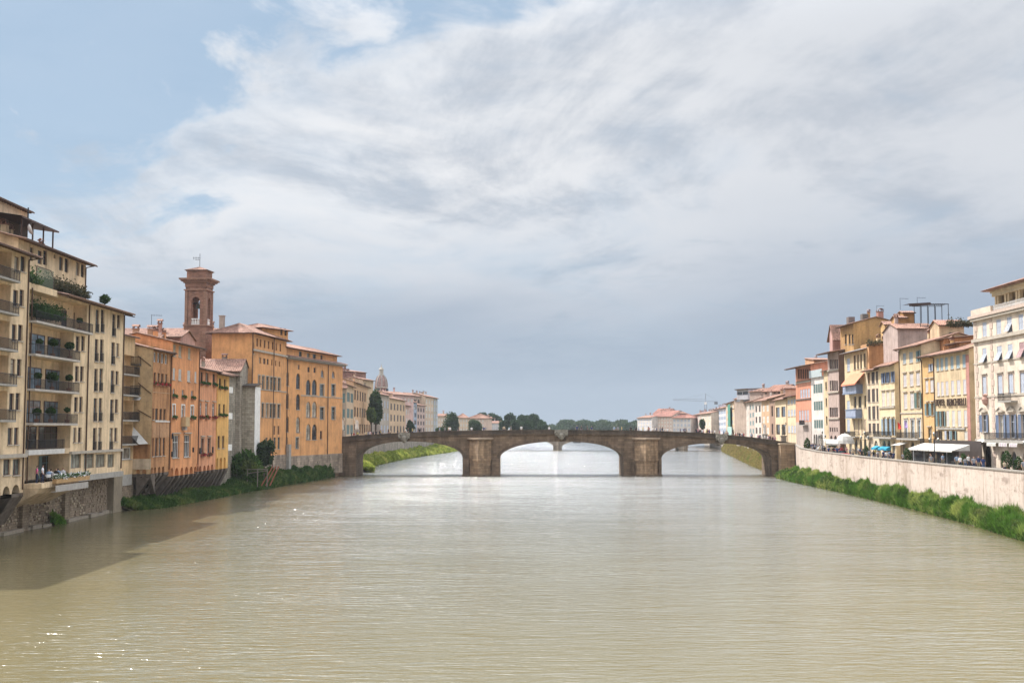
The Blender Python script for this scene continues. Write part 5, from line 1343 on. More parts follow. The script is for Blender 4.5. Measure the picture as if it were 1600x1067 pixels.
R6.win(1323.5, 1328, 626, 646, 'shut', sm=SH_GREY); R6.win(1323.5, 1328, 655, 676, 'shut', sm=SH_GREY)
archs(R6, [(1327,1331.5),(1335,1340),(1343,1347),(1350,1354)], 685, 710, fm=SH_DARK, sill=False); R6.balcony(0, 0, 0, u=(2.5, 9), z=R6.hit(1340, 682)[1], dep=.8)
R6.finish()
# ---- R6b tall ochre block behind
a, b_ = PX(1316, 67.2), PX(1336.5, 67.2)
R6B = House('house', 'tall ochre block with a blank side wall and tiled roof rising behind the orange awning', a, b_, 9, STREET, ZA(505, 235), (.47,.27,.09), dirt=.6)
R6B.roof(1.0, 1.2, 'gable'); zz = R6B.zt-R6B.zb
for (l, r) in ((1320,1323),(1326,1329),(1331,1334)): R6B.win(l, r, 522, 538, fm=SH_DARK)
R6B.chimney(R6B.W-2, 2.0, zz+1.0, 1.5, .9, plain((.13,.11,.10), .9), False); R6B.chimney(1, 1, zz+.3, 1.6, 1.6, plain((.16,.13,.12), .9), False); R6B.chimney(R6B.W-1.4, 5, zz+1.3, 1.3, 1.0, plain((.34,.17,.13), .9)); R6B.finish()
a = PX(1337, 66.8)
R5C = House('house', 'brown-orange blank gable wall stepping up above the cream houses', Vector((66.2, 221.5)), Vector((71.9, 221.3)), 6, STREET, ZA(536, 221), (.48,.255,.10), dirt=.6); R5C.finish()
# roof terrace with arches on it
rt = House('roof_terrace', 'ochre rooftop loggia with small white arches among the roofs', Vector((70.0, 224)), Vector((73.4, 223.8)), 3, ZA(536, 224), ZA(507, 224), (.55,.36,.14), cat='loggia'); rt.winm(.3, 1.4, .4, 2.6, 'arch', fm=WHITEP); rt.winm(1.9, 3.0, .4, 2.6, 'arch', fm=WHITEP); rt.roof(.4, .6); rt.finish()
# pinkish grey wall behind R4
R4B = House('house', 'greyish pink gable wall with one small window behind the light yellow house', Vector((66.9, 207)), Vector((73.4, 206.8)), 9, STREET, ZA(514, 207), (.44,.34,.29), dirt=.5); R4B.shape = 'shed'
R4B.win(1446, 1451.5, 508.5, 519, fm=GREYST, bars=0) if R4B.zt > ZA(507, 207) else None
R4B.roof(.3, 1.2, 'gable', side=.2); R4B.finish()
OC = House('house', 'ochre stair turret with a flat cap among the right bank roofs', Vector((70.3, 214)), Vector((72.2, 213.9)), 4, 20, ZA(489, 214), (.46,.25,.08)); OC.roof(.25, .4, 'gable'); OC.finish()
OC2 = House('house', 'smaller ochre block below the turret with a tiled cap', Vector((68.8, 213)), Vector((70.5, 212.9)), 4, 20, ZA(497, 213), (.48,.27,.09)); OC2.roof(.25, .5, 'gable'); OC2.finish()
# orange brown blocks above the hotel
RB1 = House('house', 'orange-brown attic block with peeling plaster above the hotel roof', PX(1463, 69), PX(1478, 69), 12, 18, ZA(527, 187), (.50,.24,.09), dirt=.9); RB1.win(1465.5, 1470, 525, 545, 'shut') if False else None
RB1.roof(.6, 1.2, 'shed'); RB1.winm(1.2, 2.4, 3.4, 5.6, 'shut', sm=plain((.45,.40,.42), .7)); RB1.finish()
RB2 = House('house', 'lower orange attic with a recessed dormer window above the hotel', PX(1486, 68.5), PX(1503, 68.5), 11, 18, ZA(534, 180), (.50,.27,.12), dirt=.7); RB2.roof(.7, 1.0, 'shed'); RB2.winm(1.0, 3.4, 3.0, 4.8, 'dark', pm=SKYGLASS); RB2.finish()
RB3 = House('house', 'cream attic house with a red tiled roof behind the hotel', Vector((70.2, 196)), Vector((74.2, 195.8)), 5, 15, ZA(508, 196), (.56,.42,.25)); RB3.roof(.4, .9, 'gable', mat=tiles((.34,.18,.13))); RB3.winm(1.6, 3.0, RB3.zt-RB3.zb-3.0, RB3.zt-RB3.zb-1.2, fm=GREYST); RB3.finish()
# pergola
pg = empty('pergola', (70.9, 208, ZA(500, 208)), R(-2)); pg.scale = (.62, 1, 1); tag(pg, 'dark iron rooftop pergola half covered with matting on the right bank roofs', 'pergola')
hh = ZA(475, 208)-ZA(500, 208)
for x in (.6, 2.6, 4.6, 6.6, 8.4):
    for y in (0, 3.5):
        v = MB(); v.box(x-.06, x+.06, y-.06, y+.06, -2.0, hh); v.build('post', IRON, pg)
for k in range(9):
    v = MB(); x = 3.4+k*.62; v.bar((x-.4, -.4, hh+.03), (x+.5, 3.9, hh+.25), .1, .12); v.build('rafter', IRON, pg)
v = MB(); v.bar((0, 0, hh), (8.6, 0, hh), .1); v.bar((0, 3.5, hh), (8.6, 3.5, hh), .1); v.build('beam', IRON, pg)
v = MB(); v.poly([(-2.6, -.3, hh+.1), (3.4, -.3, hh+.3), (3.4, 3.8, hh+.45), (-2.6, 3.8, hh+.2)]); v.poly([(-2.6, -.3, hh-.4), (3.4, -.3, hh-.2), (3.4, -.3, hh+.3), (-2.6, -.3, hh+.1)]); v.build('matting', plain((.05,.03,.025), .9), pg)
# lime-green strip house in the gap
a, b_ = PX(1517.5, 70), PX(1530, 70)
LG = House('house', 'pale lime-green house side squeezed in the gap between the hotel and the palace', Vector((67.2, 172.4)), Vector((70.0, 172.4)), 3, STREET, ZA(538, 172.4), (.50,.56,.27), dirt=.2)
for y in (560, 602, 645, 668): 
    z = LG.hit(1523, y)[1]; LG.winm(.1, .75, z-.9, z+.4, 'shut', sm=SH_GREEN, sill=False)
LG.finish()
# ---- R7 dark tower palace
a, b_ = RF(1295.2, 1312.3)
R7 = House('palace', 'narrow dark medieval palace with brown side wall and black window bands', a, b_, 12, STREET, ZA(548, 241), (.46,.35,.29), dirt=.5)
R7.roof(2.2, 1.0, 'gable', side=.6)
for (t, b2) in ((561.5,576),(594.5,610.5),(636.5,651.5)):
    for (l, r) in ((1296.4,1299.3),(1299.9,1302.6),(1303.2,1305.8),(1306.4,1309)): R7.win(l, r, t, b2, 'dark', fm=SH_DARK, sill=False, bars=0)
    R7.band(b2+2.2, 1303, .3, .25)
for (l, r) in ((1296.5,1298.5),(1300,1302),(1303.3,1305.3),(1306.8,1308.8)): R7.win(l, r, 667.5, 674.5, fm=SH_DARK, sill=False)
for (l, r) in ((1297,1301),(1303,1308)): R7.win(l, r, 680, 700, 'arch', fm=SH_DARK, sill=False)
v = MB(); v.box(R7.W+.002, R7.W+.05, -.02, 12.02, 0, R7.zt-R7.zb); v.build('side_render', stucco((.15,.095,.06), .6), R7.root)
R7.finish()
PB = House('house', 'pink plastered turret with low tiled roof behind the dark tower palace', Vector((67.0, 249.6)), Vector((69.9, 249.6)), 2.2, STREET, ZA(519, 249.6), (.50,.30,.25)); PB.roof(1.4, 1.5, 'gable'); PB.finish()
# ---- R8 white house
a, b_ = RF(1288.2, 1295)
R8B = House('house', 'slim cream house squeezed against the dark tower palace', a, b_, 9, STREET, ZA(580, 252), (.64,.50,.30)); R8B.roof(.5, 1, 'gable'); R8B.grid([(1289.5,1291.8)], 603, [(597,608),(622,634),(650,662)], 1290, fm=SH_DARK); R8B.finish()
a, b_ = RF(1268.5, 1288)
R8 = House('house', 'white house with three bands of dark green shuttered windows and a glazed roof terrace', a, b_, 10, STREET, ZA(588, 256), (.66,.61,.54), dirt=.35)
cols = [(1271,1274),(1274.5,1277.5),(1278,1281),(1281.5,1284.8)]
R8.grid(cols, 603, [(600,614),(627,641),(656,669)], 1278, 'shut', sm=SH_GREEN, sill=False)
for k, (l, r) in enumerate(cols): R8.win(l, r, 678, 696, 'arch', fm=SH_DARK, sill=False)
v = MB(); z = R8.zt-R8.zb; v.box(-.1, R8.W+.1, -.4, -.3, z-.1, z+1.5); v.build('terrace_screen', plain((.42,.47,.47), .3), R8.root)
R8.finish()
# ---- R9 red palace with loggia
a, b_ = RF(1244.5, 1268.2, 66.3, 66)
R9 = House('palace', 'coral red palace with dark wooden loggia under a deep overhanging roof', a, b_, 11, STREET, ZA(571.5, 269), (.58,.25,.14), dirt=.4)
R9.roof(2.4, 1.0, 'gable', side=.7)
for k in range(6):
    l = 1246.5+k*3.5; R9.win(l, l+2.7, 576.5, 592, 'dark', fm=SH_DARK, sill=False, bars=0)
z0 = R9.hit(1257, 597)[1]; 
v = MB(); v.box(.02, R9.W-.02, -.03, -.003, z0, R9.hit(1257, 594)[1]); v.build('loggia_parapet', plain((.17,.11,.07), .8), R9.root)
R9.band(597, 1257, .25, .2); R9.band(623.5, 1257, .25, .2, plain((.12,.10,.09), .8)); 
R9.grid([(1250.5,1253.3),(1254.4,1257.2),(1258.3,1261.2),(1262.4,1265.4)], 615, [(608,621.5)], 1257, 'shut', sm=SH_GREY, sill=False)
R9.grid([(1248.5,1251.3),(1252.6,1255.4),(1256.8,1259.8),(1261,1264)], 650, [(641,657.5)], 1257, 'shut', sm=plain((.40,.38,.42), .7), sill=False)
R9.balcony(0, 0, 0, u=(R9.W*.45, R9.W*.8), z=R9.hit(1257, 663.5)[1], dep=.9)
v = MB(); v.box(-.02, R9.W+.02, -.06, -.002, 0, R9.hit(1257, 659)[1]); v.build('ground_storey', stucco((.44,.36,.30), .5), R9.root)
R9.finish()
R9S = House('house', 'orange side block with slanting roof behind the coral palace', Vector((67.2, 266)), Vector((71.5, 266)), 8, STREET, ZA(563, 266), (.56,.33,.17)); R9S.roof(.3, .8, 'shed'); R9S.finish()
# ---- R10 cream by the bridge end
a, b_ = PX(1229.5, 68), PX(1244, 66.8)
R10 = House('house', 'light cream house with dark red eave at the right end of the bridge', a, b_, 9, STREET, ZA(619.5, 290), (.66,.52,.33)); R10.roof(.9, .8, 'gable', mat=tiles((.30,.12,.09)))
R10.grid([(1231.3,1234.2),(1236,1239),(1240.5,1243)], 650, [(624,631),(640,650),(665,676)], 1237, 'shut', sm=SH_GREY); R10.finish()
R10T = House('house', 'cream attic storey behind the dark red eave near the bridge', Vector((67.8, 297)), Vector((71, 296)), 5, 12, ZA(607, 296), (.62,.42,.28)); R10T.roof(.3, .6); R10T.finish()

# ================================================================ HOUSES BEYOND THE BRIDGE
def far_house(label, a, b_, depth, ztop_, col, nf, nc, sm=SH_GREY, kind='shut', roof=('gable', .8, 1.5), zb=STREET, name='house', tmat=None, wf=.5, g0=3.2):
    H = House(name, label, a, b_, depth, zb, ztop_, col, dirt=.35)
    if roof: H.roof(roof[1], roof[2], roof[0], mat=tmat, gutter=False)
    fh = (ztop_-zb-g0-.6)/nf; cw = H.W/nc
    for i in range(nf):
        for j in range(nc):
            w = max(.6, cw*wf); u = cw*(j+.5)-w/2; H.winm(u, u+w, g0+i*fh+.5, g0+i*fh+.5+fh*.58, kind, sm=sm, sill=False, bars=0)
    if g0 > 2.6:
        for j in range(max(1, nc//2)): w = min(1.4, cw); u = H.W*(j+.5)/max(1, nc//2)-w/2; H.winm(u, u+w, .02, 2.6, 'arch', fm=SH_DARK, sill=False)
    H.finish(); return H
def seg(pl, Yl, pr, Yr): return PT(pl, Yl), PT(pr, Yr)
far_house('yellowish house with large brown panelled windows beyond the right end of the bridge', *seg(1211.5,316,1229,296), 9, ZA(624, 306), (.64,.50,.31), 2, 2, SH_DARK, 'dark', wf=.7)
far_house('narrow brown pilastered church front beyond the bridge', *seg(1203,330,1211,318), 10, ZA(622, 324), (.30,.19,.12), 2, 1, SH_DARK, 'dark', wf=.3, name='church')
far_house('tan house with a plain side wall beside the brown church front', *seg(1190.5,346,1203,331), 9, ZA(625, 338), (.52,.34,.19), 3, 2, SH_LIGHT)
far_house('white rendered house with dark brown lower windows beyond the bridge', *seg(1179.5,363,1190.3,347), 9, ZA(626.5, 355), (.62,.55,.47), 3, 2, SH_DARK)
far_house('grey house with teal windows in the far right row', *seg(1171,394,1179.3,366), 9, ZA(627, 379), (.47,.40,.33), 4, 2, SH_TEAL)
far_house('off-white house with pale shutters in the far right row', *seg(1161,425,1170.8,397), 9, ZA(629, 413), (.56,.49,.42), 4, 2, SH_LIGHT)
far_house('pale house with red bands and a white sign board in the far right row', *seg(1147.5,484,1160.8,428), 9, ZA(637, 459), (.60,.52,.46), 4, 3, SH_TEAL)
SH9 = far_house('tan house half covered by green scaffold netting', *seg(1134.8,543,1147.3,487), 10, ZA(629, 515), (.60,.42,.24), 4, 3, SH_LIGHT)
v = MB(); v.box(SH9.W*.5, SH9.W*.8, -.9, -.8, 6, SH9.zt-SH9.zb-1); v.build('scaffold_netting', plain((.05,.20,.15), .8), SH9.root); v = MB(); v.box(SH9.W*.42, SH9.W*.95, -.89, -.81, .5, 5.9); v.build('scaffold_netting', plain((.30,.45,.42), .8), SH9.root)
far_house('bluish white house with long glazed bands near the far right', *seg(1119,608,1134.6,546), 10, ZA(638, 577), (.58,.56,.58), 4, 4, plain((.33,.38,.46), .5), wf=.8)
far_house('lilac-white blank house end near the tower crane', *seg(1111.8,647,1118.8,614), 10, ZA(640, 624), (.62,.57,.62), 3, 1, SH_LIGHT, wf=.2)
far_house('pale yellow house behind the small dark tree at far right', *seg(1095,640,1111.5,590), 12, ZA(646, 610), (.60,.50,.38), 3, 3, SH_LIGHT)
far_house('pinkish house beside the small white palace far off', *seg(1081,720,1094.8,645), 12, ZA(648, 680), (.58,.44,.38), 3, 3, SH_LIGHT)
far_house('small white palace with a red roof and grey shutters beyond the second bridge', PT(1051, 670), PT(1079.5, 664), 12, ZA(652, 667), (.60,.57,.52), 3, 5, SH_GREY, roof=('hip', 1, 2.4), name='palace', tmat=tiles((.33,.16,.12)))
far_house('little red-roofed lantern storey on top of the white palace', PT(1059, 672), PT(1072, 671), 6, ZA(645.5, 671), (.58,.40,.33), 1, 3, zb=ZA(651, 671), g0=.1, roof=('hip', .6, 1.0), name='rooftop_storey')
far_house('long pale pink house with red roofs at the far end of the river', PT(1019, 760), PT(1050.5, 745), 14, ZA(650, 750), (.56,.43,.34), 4, 7, SH_LIGHT, tmat=tiles((.35,.17,.13)), roof=('gable', 1, 3.4))
far_house('taller salmon house with a broad red roof at the far end of the river', PT(1021, 800), PT(1044, 792), 12, ZA(646, 796), (.64,.42,.34), 5, 5, SH_LIGHT, tmat=tiles((.35,.17,.13)), roof=('gable', 1, 3.2))
far_house('pale grey-white house leading the far right row', PT(996, 790), PT(1018.5, 755), 12, ZA(652.5, 770), (.56,.52,.47), 4, 5, SH_GREY)
# roofs rising behind that row
far_house('dark-topped penthouse with blue-green glazing above the far right roofs', PT(1152, 412), PT(1170, 404), 8, ZA(608.5, 408), (.40,.40,.42), 1, 2, SH_TEAL, 'dark', zb=20, g0=1.2, wf=.9, roof=('shed', .8, .3), tmat=plain((.05,.045,.045), .8), name='rooftop_apartment')
far_house('tan gable wall with a long sloping roof below the dark penthouse', PT(1148, 418), PT(1171, 408), 9, ZA(623, 412), (.46,.36,.28), 1, 2, zb=5, roof=('gable', .5, 1.5), g0=14)
far_house('brown roof terrace house with clutter above the far right row', PT(1172, 392), PT(1196, 382), 8, ZA(612, 388), (.36,.28,.22), 1, 4, SH_DARK, zb=5, g0=17, roof=('gable', .5, 1.0))
far_house('pinkish house with red roof behind the brown church front', PT(1194, 360), PT(1222, 352), 8, ZA(611, 356), (.48,.35,.27), 1, 4, SH_DARK, zb=5, g0=15, roof=('gable', .6, 1.8), tmat=tiles((.34,.18,.13)))
def crane():
    Y = 760; P = PT(1103, Y); t = empty('tower_crane', (P.x, P.y, STREET), R(-4)); tag(t, 'pale tower crane standing above the distant right bank roofs', 'crane'); m = plain((.30,.33,.38), .6)
    h = ZA(628, Y)-STREET; w = .7
    v = MB()
    for sx in (-w, w):
        for sy in (-w, w): v.bar((sx, sy, 0), (sx, sy, h), .22)
    for k in range(int(h/1.6)):
        s = 1 if k % 2 else -1; v.bar((-w*s, -w, k*1.6), (w*s, -w, k*1.6+1.6), .14); v.bar((-w, -w*s, k*1.6), (-w, w*s, k*1.6+1.6), .14)
    v.build('mast', m, t)
    v = MB(); L1, L2 = -20.5, 7.5
    v.bar((L1, 0, h+1.2), (L2, 0, h+.2), .25); v.bar((L1, 0, h+1.9), (0, 0, h+1.8), .18)
    for k in range(14): x = L1+k*1.46; v.bar((x, 0, h+1.2), (x+.73, 0, h+1.9), .12)
    v.build('jib', m, t); v = MB(); v.bar((0, 0, h), (0, 0, h+5.2), .4); v.bar((0, 0, h+5.2), (-14, 0, h+1.8), .1); v.bar((0, 0, h+5.2), (L2, 0, h+.5), .1); v.build('apex', m, t)
    v = MB(); v.box(L2-2, L2, -.6, .6, h-1.6, h+.1); v.build('counterweight', plain((.18,.19,.21), .8), t); v = MB(); v.box(-.9, .6, -1.4, -.6, h-1.7, h-.1); v.build('cab', WHITEP, t)
crane()
# left side
far_house('cream corner house with grey shuttered windows just past the orange palace', *seg(541,318,552,340), 9, ZA(603, 328), (.58,.43,.27), 3, 2, SH_GREEN, 'shut', wf=.75)
K2 = far_house('long orange and cream house with a glazed top loggia on the left past the bridge', *seg(552.3,342,578.5,396), 10, ZA(601.5, 366), (.60,.38,.20), 3, 7, SH_GREEN, 'dark', wf=.6)
far_house('side wall of the cream corner house facing the bridge', Vector((PT(532,316).x, 317)), Vector((PT(540.8,317.5).x, 317.5)), 4, ZA(604, 318), (.36,.29,.20), 3, 1, SH_GREEN, wf=.25)
BRK = House('building', 'large bare brick block with a broken skyline behind the left row past the bridge', PT(536, 392), PT(571, 404), 12, STREET, ZA(581, 396), (.3,.16,.12), wallmat=stone((.27,.14,.11), 'far_brick', .6, .25, .8, .3)); BRK.chimney(1.5, 1, BRK.zt-5, 1.1, 1.2, BRK.mat, False); BRK.chimney(4, 1, BRK.zt-5, .9, 1.0, BRK.mat, False); BRK.roof(.2, .9, 'gable'); BRK.finish()
BR3 = House('house', 'cream attic with round opening beside the bare brick block', PT(566, 380), PT(583, 392), 7, 14, ZA(594.5, 388), (.55,.42,.26)); BR3.roof(.5, .8); BR3.winm(2, 3.2, BR3.zt-16, BR3.zt-14.8, 'arch', fm=SH_DARK, sill=False); BR3.finish()
far_house('grey-beige stone palace with slim windows behind the big leafy tree', *seg(594,424,608,448), 10, ZA(617.5, 436), (.40,.35,.28), 3, 3, SH_GREY, wf=.4)
far_house('warm cream house with dark side windows in the far left row', *seg(608.3,452,633,500), 10, ZA(624, 474), (.62,.44,.26), 3, 5, SH_DARK, wf=.4)
far_house('pink house behind a small bush in the far left row', *seg(633.3,502,641,520), 10, ZA(634, 510), (.62,.42,.33), 3, 2, SH_LIGHT)
far_house('slim blue-grey house in the far left row', *seg(641.3,522,651,540), 10, ZA(628, 530), (.36,.43,.52), 4, 2, SH_BLUE, 'dark', wf=.7)
far_house('pinkish beige house with a wide eave in the far left row', *seg(651.3,541,664,566), 10, ZA(633, 552), (.60,.44,.36), 4, 3, SH_DARK)
far_house('tall cream house near the end of the far left row', *seg(664.3,567,677,592), 10, ZA(620, 578), (.62,.48,.33), 5, 3, SH_LIGHT)
far_house('grey-green end house closing the far left row', *seg(677.3,593,683.5,606), 10, ZA(622, 600), (.40,.41,.36), 5, 2, SH_GREY)
far_house('wide pink block with a roof terrace behind the far left row', PT(614, 500), PT(646, 520), 14, ZA(617, 508), (.62,.42,.36), 1, 6, SH_LIGHT, zb=5, g0=16)
far_house('low ochre roof block behind the tall cream house', PT(645, 560), PT(668, 575), 10, ZA(619, 566), (.50,.40,.30), 1, 4, SH_DARK, zb=5, g0=16)
far_house('cream house with red roof between the two round trees', PT(714, 640), PT(731, 640), 10, ZA(652, 640), (.64,.50,.34), 3, 4, SH_LIGHT, roof=('hip', .8, 2.2))
far_house('pink-cream villa with red roof behind the second round tree', PT(731.5, 668), PT(757, 664), 10, ZA(652.5, 666), (.60,.46,.36), 3, 5, SH_LIGHT, roof=('hip', .8, 2.4))
far_house('pale grey house among trees on the far left bank', PT(757.5, 700), PT(768, 700), 10, ZA(655.5, 700), (.52,.46,.44), 3, 3, SH_LIGHT, roof=('gable', .6, 1.6))
far_house('small whitish house at the foot of the tree group', PT(768.5, 690), PT(784, 690), 10, ZA(661, 690), (.55,.56,.58), 2, 4, SH_LIGHT, roof=('gable', .6, 1.2))
far_house('low cream house peeping out left of the first round tree', PT(684, 640), PT(697, 640), 10, ZA(650, 640), (.58,.46,.33), 3, 3, SH_LIGHT, roof=('gable', .6, 1.2))
# dome
def dome():
    Y = 560; s = Y/F; P = PT(595.2, Y); t = empty('church_dome', (P.x, P.y, 5)); tag(t, 'grey-brown church dome with slim stone lantern behind the far left houses', 'church')
    z = lambda py: ZA(py, Y)-5; r = 9.6*s
    v = MB(); v.lathe([(r*.98, 0), (r*.98, z(606))], 16); v.build('drum', stucco((.44,.30,.22), .5), t)
    v = MB(); v.lathe([(r*1.1, z(606)), (r*1.1, z(604.6)), (r, z(604.5))], 16); v.build('drum_cornice', STTRIM, t)
    for k in range(8):
        v = MB(); v.lathe([(.8, z(611.5)), (.8, z(607.5)), (0, z(607))], 6); v.build('round_window', DGLASS, t, (r*.93*math.cos(k*.785+.4), r*.93*math.sin(k*.785+.4), 0))
    v = MB(); n = 9; v.lathe([(r*math.cos(math.pi/2*k/n)**.8 if k < n else .6, z(604.5)+(z(585.5)-z(604.5))*math.sin(math.pi/2*k/n)) for k in range(n+1)], 16); v.build('dome_shell', tiles((.30,.20,.17)), t)
    for k in range(8):
        v = MB(); a = k*math.pi/4+.2; pts = [((r+.12)*math.cos(math.pi/2*j/8)**.8, z(604.5)+(z(585.5)-z(604.5))*math.sin(math.pi/2*j/8)) for j in range(8)]
        for p, q_ in zip(pts[:-1], pts[1:]): v.bar((p[0]*math.cos(a), p[0]*math.sin(a), p[1]), (q_[0]*math.cos(a), q_[0]*math.sin(a), q_[1]), .3)
        v.build('rib', GREYST, t)
    v = MB(); v.lathe([(1.3, z(587)), (1.3, z(585)), (.95, z(584.9)), (.95, z(578)), (1.25, z(577.8)), (1.2, z(577)), (.5, z(574.5)), (.15, z(572)), (.1, z(569)), (0, z(568.5))], 10); v.build('lantern', plain((.36,.33,.28), .85), t)
dome()
# ================================================================ VEGETATION
GRASS = leafmat('bank_grass', (.09,.19,.03), (.34,.38,.12), .16)
GRASSY = leafmat('bank_reed', (.26,.32,.05), (.50,.47,.13), .2)
DARKG = leafmat('bank_weed', (.06,.12,.025), (.16,.19,.06), .3)
BROADG = leafmat('tree_leaf', (.030,.062,.020), (.060,.095,.028), .35)
def strip(name, label, inner, outer, hfun, n, mat, seed, blade=(.25, .9), w=.07, cat='plants', soil=(.10,.09,.05), z_in=.8):
    """planted bank between the wall line and the water line: clumped upright blades + leaf tufts over an earth slope"""
    rng = np.random.default_rng(seed); A = np.array(inner, float); B = np.array(outer, float)
    sl = np.linalg.norm(np.diff(B, axis=0), axis=1); cum = np.concatenate([[0], np.cumsum(sl)]); L = cum[-1]
    # sampling denser near the camera
    s = L*rng.random(n)**1.25; t = rng.random(n)**.85
    def at(P, s): return np.stack([np.interp(s, cum, P[:, 0]), np.interp(s, cum, P[:, 1])], 1)
    a, b = at(A, s), at(B, s); xy = b+(a-b)*t[:, None]
    # clump structure
    K = int(L/.8); cs = L*rng.random(K); ct = rng.random(K); cxy = at(B, cs)+(at(A, cs)-at(B, cs))*ct[:, None]; ch = .3+.8*rng.random(K)**1.7; cr = .6+1.9*rng.random(K)
    h = np.full(n, .25)
    for i in range(0, n, 20000):
        d = np.linalg.norm(xy[i:i+20000, None, :]-cxy[None], axis=2)/cr[None]
        h[i:i+20000] = np.max(ch[None]*np.exp(-d**2*1.2), axis=1)+.12
    H = h*hfun(xy[:, 1]); zb = -.15 + t*z_in
    k = rng.random(n)**.6; base = np.stack([xy[:, 0], xy[:, 1], zb+H*k*.9], 1)
    bl = (blade[0]+(blade[1]-blade[0])*rng.random(n)); d = rng.normal(size=(n, 3))*.5; d[:, 2] = np.abs(d[:, 2])+.7; d /= np.linalg.norm(d, axis=1)[:, None]
    c = rng.normal(size=(n, 3)); c[:, 2] *= .3; c /= np.linalg.norm(c, axis=1)[:, None]
    sc = (w*(.6+rng.random(n)))[:, None]*(1+base[:, 1:2]/260)
    P = np.stack([base-c*sc, base+c*sc, base+d*bl[:, None]], 1)
    o = link(name, tri_mesh(name, P, mat), None); tag(o, label, cat, kind='stuff')
    sb = MB(); 
    for i in range(len(A)-1):
        sb.poly([(*B[i], -.4), (*B[i+1], -.4), (*(B[i+1]*.5+A[i+1]*.5), .25), (*(B[i]*.5+A[i]*.5), .25)]); sb.poly([(*(B[i]*.5+A[i]*.5), .25), (*(B[i+1]*.5+A[i+1]*.5), .25), (*A[i+1], z_in), (*A[i], z_in)])
    tag(sb.build('earth_bank', plain(soil, .95)), kind='structure')
# right strip
RI = [(50.9, 90), (50.9, 119), (52.4, 151), (53.9, 183), (55.9, 220), (58.1, 243), (61.0, 258)]
def wl(px, py): 
    Y = CH*F/(py-HZ); return tuple(PT(px, Y))
RO = [(45.5, 90), wl(1600, 846), wl(1500, 815), wl(1400, 789), wl(1310, 768), wl(1240, 753), wl(1211, 746)]
RO[0] = (RO[1][0]-1.5, 90)
strip('bank_plants', 'dense green riverside weeds and reeds under the right embankment wall', RI, RO, lambda y: 1.75, 190000, [GRASS], 3, (.3, 1.05), .04)
strip('bank_plants', 'darker broadleaf weed clumps at the water edge of the right bank', [tuple(np.array(i)*.35+np.array(o)*.65) for i, o in zip(RI, RO)], RO, lambda y: 1.6, 60000, [DARKG], 5, (.15, .4), .08)
LI = [(-49.6, 150), (-49.3, 185), (-48.3, 205), (-45.4, 211), (-43.8, 230), (-40.2, 250), (-38.4, 258)]
LO = [wl(222, 795), wl(262, 792), wl(335, 778), wl(400, 766), wl(450, 757), wl(500, 749), wl(524, 744)]
strip('bank_plants', 'green weeds along the foot of the left bank houses up to the bridge', LI, LO, lambda y: .9+1.6*np.clip((y-195)/20, 0, 1), 150000, [DARKG], 9, (.2, .7), .06, z_in=1.1)
strip('bank_plants', 'small tuft of weeds growing on the stone ledge of the left river wall', [(-49.4, 129), (-49.4, 132)], [(-48.7, 129), (-48.7, 132)], lambda y: 1.3, 900, [GRASS], 11, (.15, .45), .05, z_in=.4)
LI2 = [(-38.4, 280), (-40.8, 300), (-40.9, 350), (-39.9, 400), (-36.9, 480), (-33, 545)]
LO2 = [(-32.5, 284), wl(575, 729.5), wl(620, 719.5), wl(660, 712.5), wl(700, 707), wl(716, 704)]
strip('bank_plants', 'sunlit yellow-green reeds on the left bank seen through the left arch', LI2, LO2, lambda y: 1.7, 120000, [GRASSY, ], 13, (.3, .9), .08, z_in=1.9)
RI2 = [(62.8, 275), (64.6, 300), (67.3, 330), (77.3, 400), (88.3, 480), (97.5, 545)]
RO2 = [wl(1204, 738), wl(1190, 735), wl(1162, 722), wl(1140, 712), wl(1118, 702), (79, 550)]
RO2 = [(60.6, 275), (62.2, 300), (65.6, 330), (75.2, 400), (85.8, 480), (95, 545)]
strip('bank_plants', 'dry tan and green scrub on the right bank seen through the right arch', RI2, RO2, lambda y: 1.8, 90000, [leafmat('dry_scrub', (.32,.26,.11), (.18,.23,.06), .22)], 17, (.3, .8), .08, z_in=2.8)

# trees
G = 'round trees on the left bank beyond the bridge'
def ptree(label, px, pytop, r_px, Y, seed, mat=BROADG, sq=.95, **k):
    P = PT(px, Y); s = Y/F*CP; tree(label, P.x, P.y, STREET, ZA(pytop, Y)-STREET, r_px*s, mat, seed, squash=sq, size=k.pop('size', .5), **k)
HZE = leafmat('far_leaf', (.028,.060,.024), (.055,.090,.032), .12)
ptree('tall dark evergreen tree standing between the glazed house and the stone palace', 587, 611, 10, 372, 1, sq=2.7, dens=9000)
ptree('yellow-green bushy tree at the foot of the tall dark evergreen', 580, 636, 6.5, 366, 41, leafmat('bush_leaf', (.08,.13,.03), (.14,.18,.04), .3), dens=3000, sq=1.9)
ptree('big round dark tree by the far left bank road', 702, 643, 14.5, 560, 2, dens=7000, sq=1.3)
ptree('smaller round tree right of the big round one on the far left bank', 743, 654, 12.5, 570, 3, dens=6000, sq=1.0)
ptree('low bush-like tree at the foot of the blue-grey house', 641, 657, 6, 480, 4, dens=2500, sq=1.8)
ptree('low hedge-like tree left of the big round tree', 688, 667, 7, 520, 5, dens=2500, sq=.6)
ptree('small dark conical tree in front of the far right houses', 1097, 655, 5, 560, 6, dens=2500, sq=1.6)
